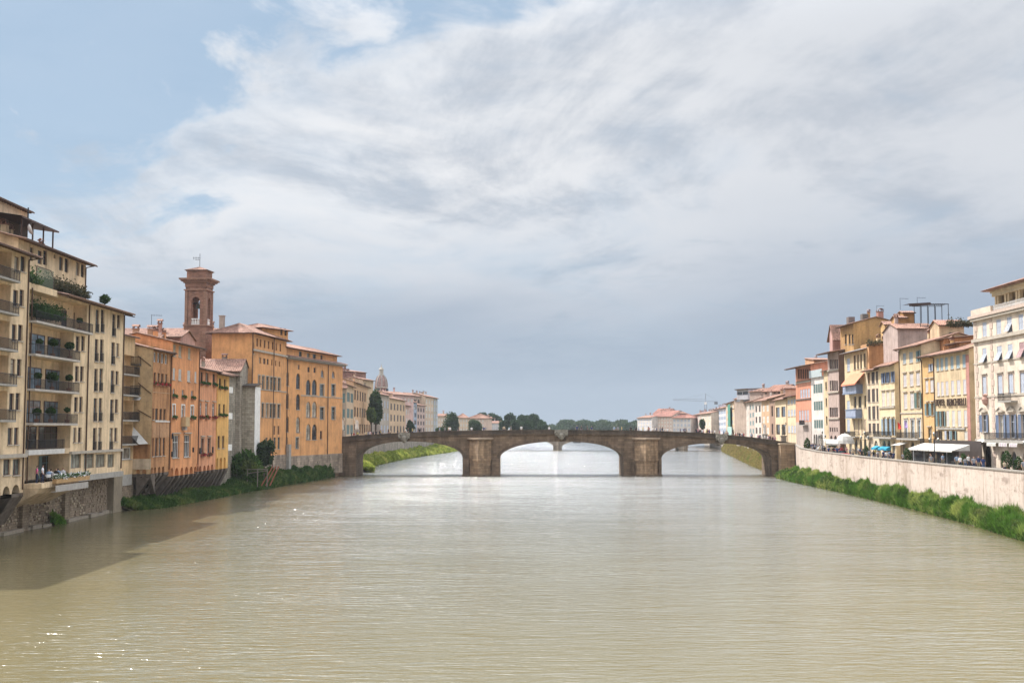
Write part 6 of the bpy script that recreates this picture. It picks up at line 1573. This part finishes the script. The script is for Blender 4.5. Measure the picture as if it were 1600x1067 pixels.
for i, (px, py, r, Y) in enumerate([(797, 645.5, 9, 640), (815, 647, 13, 620), (830, 645.5, 12, 655), (842, 651, 11, 640), (806, 655, 9, 600), (786, 657, 8, 640), (769, 645, 8, 760), (776, 649, 9, 740), (752, 643, 8, 790), (822, 659, 9, 590), (848, 660, 8, 620)]):
    ptree(['tallest left crown of the tree group beyond the second bridge', 'broad leafy crown in the middle of the tree group', 'high right crown of the tree group', 'outer right crown of the tree group', 'lighter low tree in front of the tree group', 'small tree at the left foot of the tree group', 'crown showing behind the grey house roofs', 'rounded crown just left of the tree group', 'dark crown rising behind the pink villa', 'light green bushy tree at the foot of the tree group', 'lowest tree at the right end of the tree group'][i], px, py, r, Y, 20+i, HZE, dens=4500, size=.75, sq=1.15, group='tree group beyond the second bridge')
def woods():
    rng = np.random.default_rng(5); P = []
    for k in range(150):
        px = 858+142*rng.random(); Y = 1050+260*rng.random(); p = PT(px, Y); top = 655.5+4.5*math.sin(px*.11)**2+(6 if px < 880 else 0)+3*rng.random(); h = ZA(top, Y); r = 6+4*rng.random()
        n = 700; a = rng.normal(size=(n, 3)); a /= np.linalg.norm(a, axis=1)[:, None]; C = a*r*(.7+.35*rng.random((n, 1))); C[:, 2] *= 1.1; C += np.array([p.x, p.y, h-r*1.1]); C[:, 2] = np.maximum(C[:, 2], 1)
        P.append(leaves(C, 1.5, rng, .1, 1.1))
    o = link('distant_woods', tri_mesh('distant_woods', np.concatenate(P), leafmat('wood_leaf', (.030,.060,.026), (.058,.085,.035), .05))); tag(o, 'hazy belt of green woods closing the river at the horizon', 'woods', kind='stuff')
    b = MB(); b.poly([(-400, 1040, .6), (600, 1040, .6), (600, 1500, 6), (-400, 1500, 6)]); tag(b.build('far_bank', plain((.05,.07,.03), .95)), kind='structure')
woods()
# dark shrubbery and timber frame before the orange palace
def shrub(label, x, y, z, r, seed, mat=DARKG, dens=2500, sq=1.0, cat='shrub', size=None):
    t = empty('shrub', (x, y, z)); tag(t, label, cat)
    link('foliage', ball_mesh(r, seed, dens, mat, sq, size), t, (0, 0, r*sq*.8))
    b = MB(); b.lathe([(.08, -.3), (.05, r)], 5); b.build('stem', WOODD, t)
Y = 207; shrub('dark ivy-like shrub at the foot of the stone stair tower', PT(383, 203).x, 203, 1.2, 2.5, 3, sq=1.1)
Y = 214; P = PT(411, 209); tree('small broad-leaved tree against the orange palace wall', P.x+.4, 208.5, 1.2, ZA(686, 209)-1.2, 2.0, leafmat('fig_leaf', (.03,.055,.02), (.07,.10,.04), .8), 8, trunk=.12, dens=1300, size=.4, lobes=11, squash=1.25)
tf = empty('timber_frame', (PT(385, 201).x, 201, 1.4)); tag(tf, 'weathered timber railing and reddish ramp beams beside the stone tower', 'fence')
for x in (-1.5, .3, 2.0, 3.6):
    v = MB(); v.box(x-.07, x+.07, -.07, .07, -.8, 2.2); v.build('post', plain((.20,.17,.14), .9), tf)
v = MB(); v.bar((-1.5, 0, 2.1), (3.6, 0, 2.1), .12); v.bar((-1.5, 0, 1.2), (3.6, 0, 1.9), .1); v.build('rail', plain((.20,.17,.14), .9), tf)
for k in range(3):
    v = MB(); v.bar((2.6+k*.7, .3, -.6), (4.4+k*.5, .6, 2.6), .28, .2); v.build('ramp_beam', plain((.30,.11,.07), .9), tf)

# ================================================================ PEOPLE
SKIN = plain((.48,.28,.20), .6); HAIR = plain((.05,.03,.02), .8)
def person_mesh(pose):
    """one continuous skinned figure; returns mesh with 4 slots: shirt, trousers, skin, hair"""
    J = {'pel': (0, 0, .95), 'che': (0, 0, 1.25), 'nek': (0, 0, 1.47), 'hed': (0, -.02, 1.60), 'top': (0, 0, 1.70)}
    Rr = {'pel': .15, 'che': .17, 'nek': .055, 'hed': .095, 'top': .085}
    E = [('pel', 'che'), ('che', 'nek'), ('nek', 'hed'), ('hed', 'top')]
    st = {'walk': .22, 'stand': .02, 'sit': 0}[pose]
    for s, n in ((-1, 'l'), (1, 'r')):
        f = s*st
        if pose == 'sit': K = (s*.12, -.45, .95); A = (s*.12, -.45, .5); T = (s*.12, -.6, .47)
        else: K = (s*.1, -f*.6-.03, .5); A = (s*.1, -f*1.1+(.1 if f < 0 else 0), .07); T = (s*.1, -f*1.1-.14+(.08 if f < 0 else 0), .04)
        J['hip'+n] = (s*.09, 0, .90); J['kne'+n] = K; J['ank'+n] = A; J['toe'+n] = T
        Rr['hip'+n] = .10; Rr['kne'+n] = .065; Rr['ank'+n] = .045; Rr['toe'+n] = .035
        E += [('pel', 'hip'+n), ('hip'+n, 'kne'+n), ('kne'+n, 'ank'+n), ('ank'+n, 'toe'+n)]
        J['sho'+n] = (s*.19, 0, 1.40); Rr['sho'+n] = .06
        if pose == 'sit': J['elb'+n] = (s*.25, -.05, 1.13); J['wri'+n] = (s*.14, -.30, 1.12); J['han'+n] = (s*.11, -.37, 1.13)
        else: J['elb'+n] = (s*.25, f*.5+.02, 1.13); J['wri'+n] = (s*.25, f*.9-.08, .90); J['han'+n] = (s*.25, f*.9-.11, .80)
        Rr['elb'+n] = .045; Rr['wri'+n] = .032; Rr['han'+n] = .035
        E += [('che', 'sho'+n), ('sho'+n, 'elb'+n), ('elb'+n, 'wri'+n), ('wri'+n, 'han'+n)]
    names = list(J); me = bpy.data.meshes.new('person'); me.from_pydata([J[k] for k in names], [(names.index(a), names.index(b)) for a, b in E], [])
    o = bpy.data.objects.new('tmp', me); COL.objects.link(o); o.modifiers.new('s', 'SKIN'); sv = me.skin_vertices[0].data
    for i, k in enumerate(names): sv[i].radius = (Rr[k], Rr[k]*(.75 if k in ('pel', 'che') else 1)); sv[i].use_root = (k == 'pel')
    sb = o.modifiers.new('u', 'SUBSURF'); sb.levels = 1; bpy.context.view_layer.update()
    m2 = bpy.data.meshes.new_from_object(o.evaluated_get(bpy.context.evaluated_depsgraph_get())); bpy.data.objects.remove(o)
    m2.name = 'person'
    if pose == 'sit': m2.transform(Matrix.Translation((0, 0, -.45)))
    off = .45 if pose == 'sit' else 0
    for k in range(4): m2.materials.append(SKIN)
    for p in m2.polygons:
        c = p.center; z = c.z+off; p.use_smooth = True
        arm = abs(c.x) > .215 or (pose == 'sit' and c.y < -.12 and z > 1.02)
        if arm: i = 0 if z > 1.16 and not (pose == 'sit' and c.y < -.12) else 2
        elif z > 1.47: i = 3 if (z > 1.64 or (c.y > .01 and z > 1.53)) else 2
        elif z > .93 and not (pose == 'sit' and c.y < -.15): i = 0
        elif z < .07: i = 3
        else: i = 1
        p.material_index = i
    return m2
PM = {k: person_mesh(k) for k in ('walk', 'stand', 'sit')}
SHIRT = [('white', (.72,.70,.68)), ('black', (.02,.02,.025)), ('red', (.32,.04,.04)), ('light blue', (.25,.33,.44)), ('grey', (.25,.25,.27)), ('pink', (.45,.24,.27)), ('navy', (.03,.05,.14)), ('beige', (.48,.38,.26)), ('yellow', (.45,.36,.12))]
TROU = [(.03,.04,.08), (.02,.02,.02), (.30,.25,.18), (.10,.13,.22)]; TN = ['navy', 'black', 'tan', 'blue']
PR = random.Random(12)
def person(x, y, z, rz, label, pose='walk', shirt=None, tr=None, group=None, sc=None):
    o = link('person', PM[pose], None, (x, y, z), rz); s = sc or PR.uniform(.93, 1.06); o.scale = (s, s, s)
    sh = shirt or PR.choice(SHIRT+[SHIRT[i_] for i_ in (0,0,1,1,1,4,4,6,6,7)]); t = tr or PR.choice(TROU)
    for i, m in enumerate((plain(sh[1], .8), plain(t, .8), SKIN, HAIR)):
        o.material_slots[i].link = 'OBJECT'; o.material_slots[i].material = m
    tag(o, label.replace('{s}', sh[0]).replace('{t}', TN[TROU.index(t)]), 'person', group); return o
def deckz(u): return ztop(u)-.80
def onb(u, y): p = BA+BD*u+BN*y; return p
zones = [(bhit(545, 670)[0], bhit(640, 670)[0], 26, 'over the left arch of the near bridge'), (bhit(640, 670)[0], bhit(760, 670)[0], 9, 'above the left pier of the near bridge'), (bhit(775, 670)[0], bhit(975, 670)[0], 11, 'over the middle arch of the near bridge'), (bhit(985, 670)[0], bhit(1085, 670)[0], 17, 'above the right pier of the near bridge'), (bhit(1085, 670)[0], bhit(1225, 670)[0], 52, 'over the right arch of the near bridge')]
for (a, c, n, lab) in zones:
    for k in range(n):
        u = PR.uniform(a, c); y = PR.choice([.75, 1.0, 1.3, 1.7, 9.6]); p = onb(u, y); rz = PR.choice([math.pi/2, -math.pi/2, 0, math.pi])+PR.uniform(-.3, .3)
        person(p.x, p.y, deckz(u), rz, 'walker in {s} top and {t} trousers '+lab, PR.choice(['walk', 'stand']), group='people '+lab)
# promenade people behind the right parapet
def wallx(y):
    for (a, b) in zip(RW[:-1], RW[1:]):
        if a[1] <= y <= b[1]: return a[0]+(b[0]-a[0])*(y-a[1])/(b[1]-a[1])
for (y0, y1, n, lab) in ((128, 168, 12, 'behind the right parapet by the hotel'), (168, 215, 22, 'behind the right parapet near the cafe awnings'), (215, 262, 80, 'on the right embankment by the bridge end')):
    for k in range(n):
        y = PR.uniform(y0, y1); x = wallx(y)+PR.uniform(.8, 8); person(x, y, STREET+(.35 if y > 235 else .1)+(.25 if x-wallx(y) < 3 else 0), PR.choice([0, math.pi])+PR.uniform(-.5, .5), 'person in {s} top and {t} trousers '+lab, PR.choice(['walk', 'stand']), group='people '+lab)
tag(MB().build('x', IRON)) if False else None
b = MB()
for (a, c) in zip(RW[:6], RW[1:7]): b.poly([(a[0]+.45, a[1], STREET+.3), (a[0]+3.0, a[1], STREET+.3), (c[0]+3.0, c[1], STREET+.3), (c[0]+.45, c[1], STREET+.3)]); b.poly([(a[0]+3.0, a[1], STREET+.3), (a[0]+3.0, a[1], STREET), (c[0]+3.0, c[1], STREET), (c[0]+3.0, c[1], STREET+.3)])
tag(b.build('pavement', plain((.24,.22,.20), .9)), kind='structure')
# terrace guests
def HBw(u, y, z): p = HB.A+HB.dir*u+HB.inn*y; return p.x, p.y, HB.zb+z
tz = zter+.01
def table(u, y, lab):
    x, yy, z = HBw(u, y, tz); t = empty('cafe_table', (x, yy, z)); tag(t, lab, 'table', 'terrace tables')
    b = MB(); b.lathe([(0, .74), (.45, .74), (.47, .70), (.46, .45)], 14); b.build('tablecloth', WHITEP, t); b = MB(); b.lathe([(.25, 0), (.04, .05), (.04, .7)], 8); b.build('pedestal', IRON, t)
def chair(u, y, rz, lab):
    x, yy, z = HBw(u, y, tz); t = empty('cafe_chair', (x, yy, z), rz); tag(t, lab, 'chair', 'terrace chairs')
    b = MB(); b.box(-.22, .22, -.22, .22, .42, .46); b.build('seat', WOODD, t); b = MB(); b.box(-.22, .22, .18, .22, .55, .9); b.build('backrest', WOODD, t)
    for sx in (-.2, .17):
        for sy in (-.2, .17): b = MB(); b.box(sx, sx+.03, sy, sy+.03, 0, .42 if sy < 0 else .56); b.build('leg', WOODD, t)
us_ = [uE*.36, uE*.52, uE*.68]
names_ = ['nearest to the cream wall', 'in the middle of the terrace', 'at the far end of the terrace']
x, y, z = HBw(1.0, -.9, tz); person(x, y, z, R(120), 'guest in a pink top standing at the near end of the river terrace', 'stand', ('pink', (.70,.15,.30)), TROU[0], sc=1.0)
x, y, z = HBw(1.9, -1.1, tz); person(x, y, z, R(100), 'guest in a white shirt and dark trousers standing on the river terrace', 'stand', ('white', (.78,.77,.80)), TROU[0], sc=1.04)
x, y, z = HBw(2.6, -.3, tz); person(x, y, z, R(250), 'guest in a dark green top standing behind the white-shirted one on the terrace', 'stand', ('dark green', (.03,.10,.08)), TROU[1], sc=1.0)
for i, u in enumerate(us_):
    table(u, -.5, 'round white-clothed cafe table '+names_[i]); 
    for s, nm in ((-1, 'left'), (1, 'right')):
        chair(u+s*.8, -.5, HB.ang+(math.pi/2 if s < 0 else -math.pi/2), f'dark cafe chair on the {nm} of the table '+names_[i])
        x, y, z = HBw(u+s*.72, -.5, tz+.02); sh = [('white', (.72,.7,.7)), ('light blue', (.3,.42,.6)), ('black', (.02,.02,.02))][(i+s) % 3]
        person(x, y, z, HB.ang+(math.pi/2 if s < 0 else -math.pi/2), 'seated guest in {s} top, '+f'{nm} of table '+names_[i], 'sit', sh, TROU[1], sc=1.0)

# ================================================================ STREET THINGS
def lamp(x, y, z, label, h=5.2):
    t = empty('street_lamp', (x, y, z)); tag(t, label, 'street lamp', 'street lamps along the right embankment')
    b = MB(); b.lathe([(.22, 0), (.18, .5), (.08, .7), (.06, h-1.2), (.04, h-.9)], 8); b.build('pole', IRON, t)
    for i, (dx, dz) in enumerate(((0, h-.9), (-.55, h-1.6), (.55, h-1.6))):
        b = MB(); b.lathe([(.04, dz), (.12, dz+.1), (.16, dz+.42), (.04, dz+.55), (.02, dz+.7)], 6, (dx, 0)); b.build('lantern', plain((.16,.17,.16), .3), t)
        if i: b = MB(); b.bar((0, 0, dz-.1), (dx, 0, dz-.05), .05); b.build('arm', IRON, t)
lamp(wallx(153)+1.2, 153, STREET, 'three-armed iron street lamp in front of the yellow hotel')
lamp(wallx(189)+1.2, 189, STREET, 'iron street lamp in front of the cream house with blue shutters')
lamp(wallx(222)+1.2, 222, STREET, 'iron street lamp beside the big white umbrella')
lamp(wallx(118)+1.2, 121, STREET, 'iron street lamp before the palace at the right edge')
# big white umbrella
P = PT(1320, 215); t = empty('cafe_umbrella', (P.x, P.y, STREET)); tag(t, 'large white cafe umbrella on the right embankment', 'umbrella')
b = MB(); b.lathe([(.05, 0), (.04, 4.6)], 6); b.build('pole', WHITEP, t); b = MB(); b.lathe([(1.75, 2.6), (1.6, 3.2), (1.2, 3.9), (.6, 4.3), (0, 4.4)], 12); b.build('canopy', CANVAS, t)
for (px, Y, l) in ((1300, 222, 'small white folding stall awning by the dark tower palace'), (1296, 226, 'second small white stall awning left of the first, by the dark tower palace')):
    P = PT(px, Y); t = empty('stall', (P.x, P.y, STREET)); tag(t, l, 'stall'); b = MB(); b.poly([(-1, -1, 2.5), (1, -1, 2.5), (1, 1, 3.3), (-1, 1, 3.3)]); b.poly([(-1, -1, 2.25), (1, -1, 2.25), (1, -1, 2.5), (-1, -1, 2.5)]); b.build('awning', CANVAS, t)
    for sx in (-.95, .95):
        for sy in (-.95, .95): b = MB(); b.box(sx-.03, sx+.03, sy-.03, sy+.03, 0, 2.5+(.7 if sy > 0 else 0)); b.build('post', IRON, t)
    b = MB(); b.box(-.9, .9, -.6, .5, .75, .82); b.build('counter', WOODD, t)
# cars
def car(x, y, rz, col, label):
    t = empty('parked_car', (x, y, STREET), rz); tag(t, label, 'car', 'cars on the right embankment'); m = plain(col, .25, 0, .03, .6)
    def prism(prof, w, mat, name, inset=0):
        b = MB(); L = [(x_, -w/2, z_) for x_, z_ in prof]; Q = [(x_, w/2, z_) for x_, z_ in prof]; b.poly(L); b.poly(Q[::-1])
        for i in range(len(prof)): j = (i+1) % len(prof); b.poly([L[i], L[j], Q[j], Q[i]])
        return b.build(name, mat, t)
    prism([(-2.0, .3), (-2.05, .7), (-1.95, .95), (-1.0, 1.0), (.9, .98), (1.7, .88), (2.0, .7), (2.05, .3)], 1.7, m, 'body'); prism([(-1.8, .96), (-1.4, 1.4), (.2, 1.45), (1.0, .97)], 1.5, DGLASS, 'windows'); prism([(-1.45, 1.401), (-1.3, 1.46), (.1, 1.5), (.25, 1.42)], 1.46, m, 'roof')
    for sx in (-1.3, 1.3):
        for sy in (-.82, .66):
            b = MB(); n = 12
            for k in range(n): a0, a1 = 2*math.pi*k/n, 2*math.pi*(k+1)/n; b.poly([(sx+.32*math.cos(a0), sy, .32+.32*math.sin(a0)), (sx+.32*math.cos(a1), sy, .32+.32*math.sin(a1)), (sx+.32*math.cos(a1), sy+.16, .32+.32*math.sin(a1)), (sx+.32*math.cos(a0), sy+.16, .32+.32*math.sin(a0))]); b.poly([(sx, sy, .32), (sx+.32*math.cos(a0), sy, .32+.32*math.sin(a0)), (sx+.32*math.cos(a1), sy, .32+.32*math.sin(a1))])
            b.build('wheel', plain((.03,.03,.03), .8), t)
    for sy in (-.6, .45): b = MB(); b.box(2.0, 2.08, sy, sy+.2, .6, .75); b.build('headlight', WHITEP, t)
for i, (px, Y, c, l) in enumerate(((1284, 226, (.7,.7,.7), 'white car driving off the bridge end among the crowd'), (1313, 214, (.45,.03,.05), 'red car beside the large white umbrella'), (1294, 238, (.05,.05,.06), 'black car near the dark tower palace'))):
    P = PT(px, Y); car(P.x, P.y, R(-80), c, l)
# potted trees and hedges by the cafes
for (px, Y, h, l) in ((1572, 147, 2.4, 'clipped conical shrub before the striped palace awnings'), (1416.5, 178, 2.2, 'green potted shrub left of the hotel pavilion'), (1504, 160, 1.8, 'potted shrub at the hotel door'), (1353, 198, 2.2, 'small yellow-green street tree before the orange-awning house'), (1299, 224, 2.6, 'green cypress-like shrub beside the stalls'), (1261, 240, 3.2, 'slim dark cypress near the bridge end'), (1590, 147, 1.7, 'low shrub between the palace awnings')):
    P = PT(px, Y); t = empty('potted_shrub', (P.x, P.y, STREET)); tag(t, l, 'shrub'); link('foliage', ball_mesh(.6, 5, 700, None, 1.9), t, (0, 0, h-1.0)); b = MB(); b.lathe([(.3, 0), (.4, .5), (.35, .5), (.05, .6), (.05, 1.2)], 8); b.build('pot', plain((.30,.13,.08), .8), t)
# statues at the bridge ends
def statue(u, y, label, flip=1, dark=False):
    p = onb(u, y); z = deckz(u); m = plain((.10,.09,.08) if dark else (.56,.52,.47), .8)
    t = empty('statue', (p.x, p.y, z), math.atan2(BD.y, BD.x)); tag(t, label, 'statue')
    b = MB(); b.box(-.65, .65, -.65, .65, 0, .35); b.box(-.5, .5, -.5, .5, .35, 1.9); b.box(-.62, .62, -.62, .62, 1.9, 2.15); b.build('pedestal', GREYST if not dark else plain((.2,.17,.14), .9), t)
    o = link('figure', PM['stand'], t, (0, 0, 2.15)); o.scale = (1.45, 1.45, 1.4); o.rotation_euler = (0, 0, .3*flip)
    for i in range(4): o.material_slots[i].link = 'OBJECT'; o.material_slots[i].material = m
    b = MB(); b.bar((.2*flip, 0, 4.0), (.62*flip, -.1, 4.7), .13); b.bar((.62*flip, -.1, 4.7), (.3*flip, -.1, 5.0), .12); b.lathe([(.42, 2.3), (.36, 3.0), (.27, 3.5)], 8); b.build('drapery', m, t)
statue(bhit(533.5, 670)[0], .9, 'white marble statue on a pedestal at the left end of the bridge'); statue(bhit(548, 670)[0], 9.8, 'second white statue farther back at the left end of the bridge', -1)
statue(bhit(1225.5, 670)[0], .9, 'dark statue on a pedestal at the right end of the bridge', 1, True); statue(bhit(1209, 670)[0], 9.8, 'pale statue farther back at the right end of the bridge', -1)
# potted plants on the terraces of the cream building
def ball_plant(x, y, z, label, r=.55, trunk=1.3, seed=1, mat=None):
    r *= PR.uniform(.75, 1.2); trunk *= PR.uniform(.8, 1.15); t = empty('potted_plant', (x, y, z)); tag(t, label, 'plant', 'potted plants on the cream building terraces')
    link('foliage', ball_mesh(r, seed, 700, mat, .8), t, (0, 0, trunk+r*.4)); b = MB(); b.lathe([(.2, 0), (.28, .4), (.22, .4), (.04, .42), (.03, trunk)], 8); b.build('pot', plain((.28,.12,.07), .8), t)
fn = ['fourth', 'third', 'second', 'first']; 
for k in range(4):
    z, w = BALC[k]; w = min(w, 99)
    spots = [(.88*w, 'at the right end')] if k == 0 else [(.25*w, 'on the left'), (.55*w, 'in the middle'), (.93*w, 'at the right end')]
    for i, (u, l) in enumerate(spots):
        x, y, zz = HBw(u, .1, z); ball_plant(x, y, zz, f'clipped ball plant {l} of the {["top", "second highest", "third highest", "fourth highest"][k]} terrace of the cream building', [.42, .5, .42][i if k else 0], 1.2, i+1+3*k)
z, w = BALC[0]; x, y, zz = HBw(w*.28, .25, z)
def hedge(name, label, A, dirv, L, r, n, seed, mat=None, cat='hedge', dens=1200, sq=.8):
    t = empty(name, A); tag(t, label, cat); rng = np.random.default_rng(seed); P = []
    C = np.stack([rng.random(dens*n)*L, rng.normal(size=dens*n)*r*.45, np.abs(rng.normal(size=dens*n))*r*.55], 1); C[:, 2] *= (.7+.5*np.sin(C[:, 0]*1.7+seed)**2)
    d = Vector(dirv).normalized(); W = np.stack([C[:, 0]*d.x-C[:, 1]*d.y, C[:, 0]*d.y+C[:, 1]*d.x, C[:, 2]], 1)
    link('foliage', tri_mesh('foliage', leaves(W, .17, rng), mat or leafmat('shrub_leaf', (.035,.075,.022), (.07,.13,.035), 2)), t); return t
hedge('hedge', 'thick dark hedge in planters on the topmost terrace of the cream building', (x-HB.dir.x*w*.22, y-HB.dir.y*w*.22, zz+.7), HB.dir, w*.45, 1.0, 3, 3)
x, y, zz = HBw(ua*.9, 1.2, HB.zt-HB.zb+.55); hedge('roof_garden', 'bushy roof garden along the tiled eave of the cream building', (x, y, zz), HB.dir, HB.W*.42, .85, 4, 8, leafmat('dry_shrub', (.06,.06,.03), (.13,.09,.05), 2))
x, y, zz = HBw(.3, .6, HB.zt-HB.zb+.1); hedge('hedge', 'dark shrub beside the lattice screen on the cream building roof', (x, y, zz), HB.dir, 2.2, 1.0, 1, 9, cat='shrub')
# lattice screen
x, y, zz = HBw(2.2, .2, HB.zt-HB.zb+.1); t = empty('lattice_screen', (x, y, zz), HB.ang); tag(t, 'round-topped green lattice screen on the roof terrace of the cream building', 'screen'); b = MB(); Wd = 4.6
for k in range(-8, 24):
    for s in (1, -1):
        x0 = k*.3; a = (x0, 0, 0) if s > 0 else (x0, .02, 1.9); c = (x0+1.9, 0, 1.9) if s > 0 else (x0+1.9, .02, 0)
        x1, x2 = max(0, a[0]), min(Wd, c[0])
        if x2 > x1: f0 = (x1-a[0])/1.9; f1 = (x2-a[0])/1.9; b.bar((x1, a[1], a[2]+(c[2]-a[2])*f0), (x2, a[1], a[2]+(c[2]-a[2])*f1), .035)
b.build('lattice', plain((.10,.13,.09), .8), t); b = MB(); b.bar((0, 0, 0), (0, 0, 1.9), .08); b.bar((Wd, 0, 0), (Wd, 0, 1.2), .08); b.bar((0, 0, 1.93), (Wd-.8, 0, 1.93), .06); b.bar((Wd-.8, 0, 1.93), (Wd, 0, 1.2), .06); b.build('frame', WOODD, t)
x, y, zz = HBw(HB.W*.83, .8, HB.zt-HB.zb+.6); shrub('rounded bush on the roof edge at the right end of the cream building', x, y, zz, .6, 4, sq=.9, dens=700, mat=leafmat('shrub_leaf', (.035,.075,.022), (.07,.13,.035), 2))
# antennas
def antenna(x, y, z, h, label):
    t = empty('tv_antenna', (x, y, z)); tag(t, label, 'antenna'); b = MB(); b.bar((0, 0, 0), (0, 0, h), .045); b.bar((0, 0, h-.1), (1.5, 0, h-.2), .025)
    for k in range(6): b.bar((.2+k*.24, -.3, h-.12), (.2+k*.24, .3, h-.12), .015); b.bar((.2+k*.24, 0, h-.3), (.2+k*.24, 0, h+.05), .012)
    b.build('mast', IRON, t)
for (px, Y, z_, L_, l) in ((1484, 190, 510, 4.0, 'brownish roof garden shrubs between the red tiled attic and the cream palace'), (1358, 222, 541, 4.0, 'dry shrubs on the terrace parapet above the orange-brown blank wall')):
    P = PT(px, Y); hedge('roof_garden', l, (P.x, P.y, ZA(z_, Y)), (1, 0), L_, .9, 3, int(px), leafmat('dry_shrub', (.06,.06,.03), (.13,.09,.05), 2), dens=500)
P = PT(233, 170); antenna(P.x, P.y, ZA(515, 170), ZA(491, 170)-ZA(515, 170), 'thin television antenna above the roofs beside the cream building')
P = PT(1411, 212); antenna(P.x, P.y, ZA(484, 212), ZA(465, 212)-ZA(484, 212), 'television antenna above the ochre turret on the right bank')
P = PT(1438, 210); antenna(P.x, P.y, ZA(478, 210), 1.6, 'short television antenna above the pergola matting')
P = PT(1374, 240); antenna(P.x, P.y, ZA(500, 240), 3.0, 'television antenna on the tall ochre block')
# boat moored far upstream
P = PT(901, CH*F/(691.5-HZ)*CP); t = empty('small_boat', (P.x, P.y, .05), .3); tag(t, 'tiny dark boat on the bright water beyond the middle arch', 'boat')
b = MB(); 
pr = [(-3, .0), (-2.6, .8), (0, 1.0), (2.4, .7), (3.4, 0)]
for (p, q_) in zip(pr[:-1], pr[1:]):
    for s in (1, -1): b.poly([(p[0], s*p[1], .6), (q_[0], s*q_[1], .6), (q_[0]*.85, s*q_[1]*.5, -.2), (p[0]*.85, s*p[1]*.5, -.2)])
    b.poly([(p[0], p[1], .4), (q_[0], q_[1], .4), (q_[0], -q_[1], .4), (p[0], -p[1], .4)])
b.build('hull', plain((.05,.05,.05), .7), t); b = MB(); b.box(-1, 1, -.6, .6, .4, 1.3); b.build('cabin', plain((.12,.12,.13), .7), t)
# ================================================================ HAZE
hz = MB(); hz.box(-1500, 1500, -30, 1560, -4, 62)
m = bpy.data.materials.new('haze'); m.use_nodes = True; nt = m.node_tree; nt.nodes.clear(); out = nt.nodes.new('ShaderNodeOutputMaterial'); pv = nt.nodes.new('ShaderNodeVolumePrincipled')
pv.inputs['Color'].default_value = (.80,.87,.96,1); pv.inputs['Density'].default_value = .00009; pv.inputs['Anisotropy'].default_value = .3; nt.links.new(pv.outputs[0], out.inputs['Volume'])
tag(hz.build('haze', m), kind='stuff')
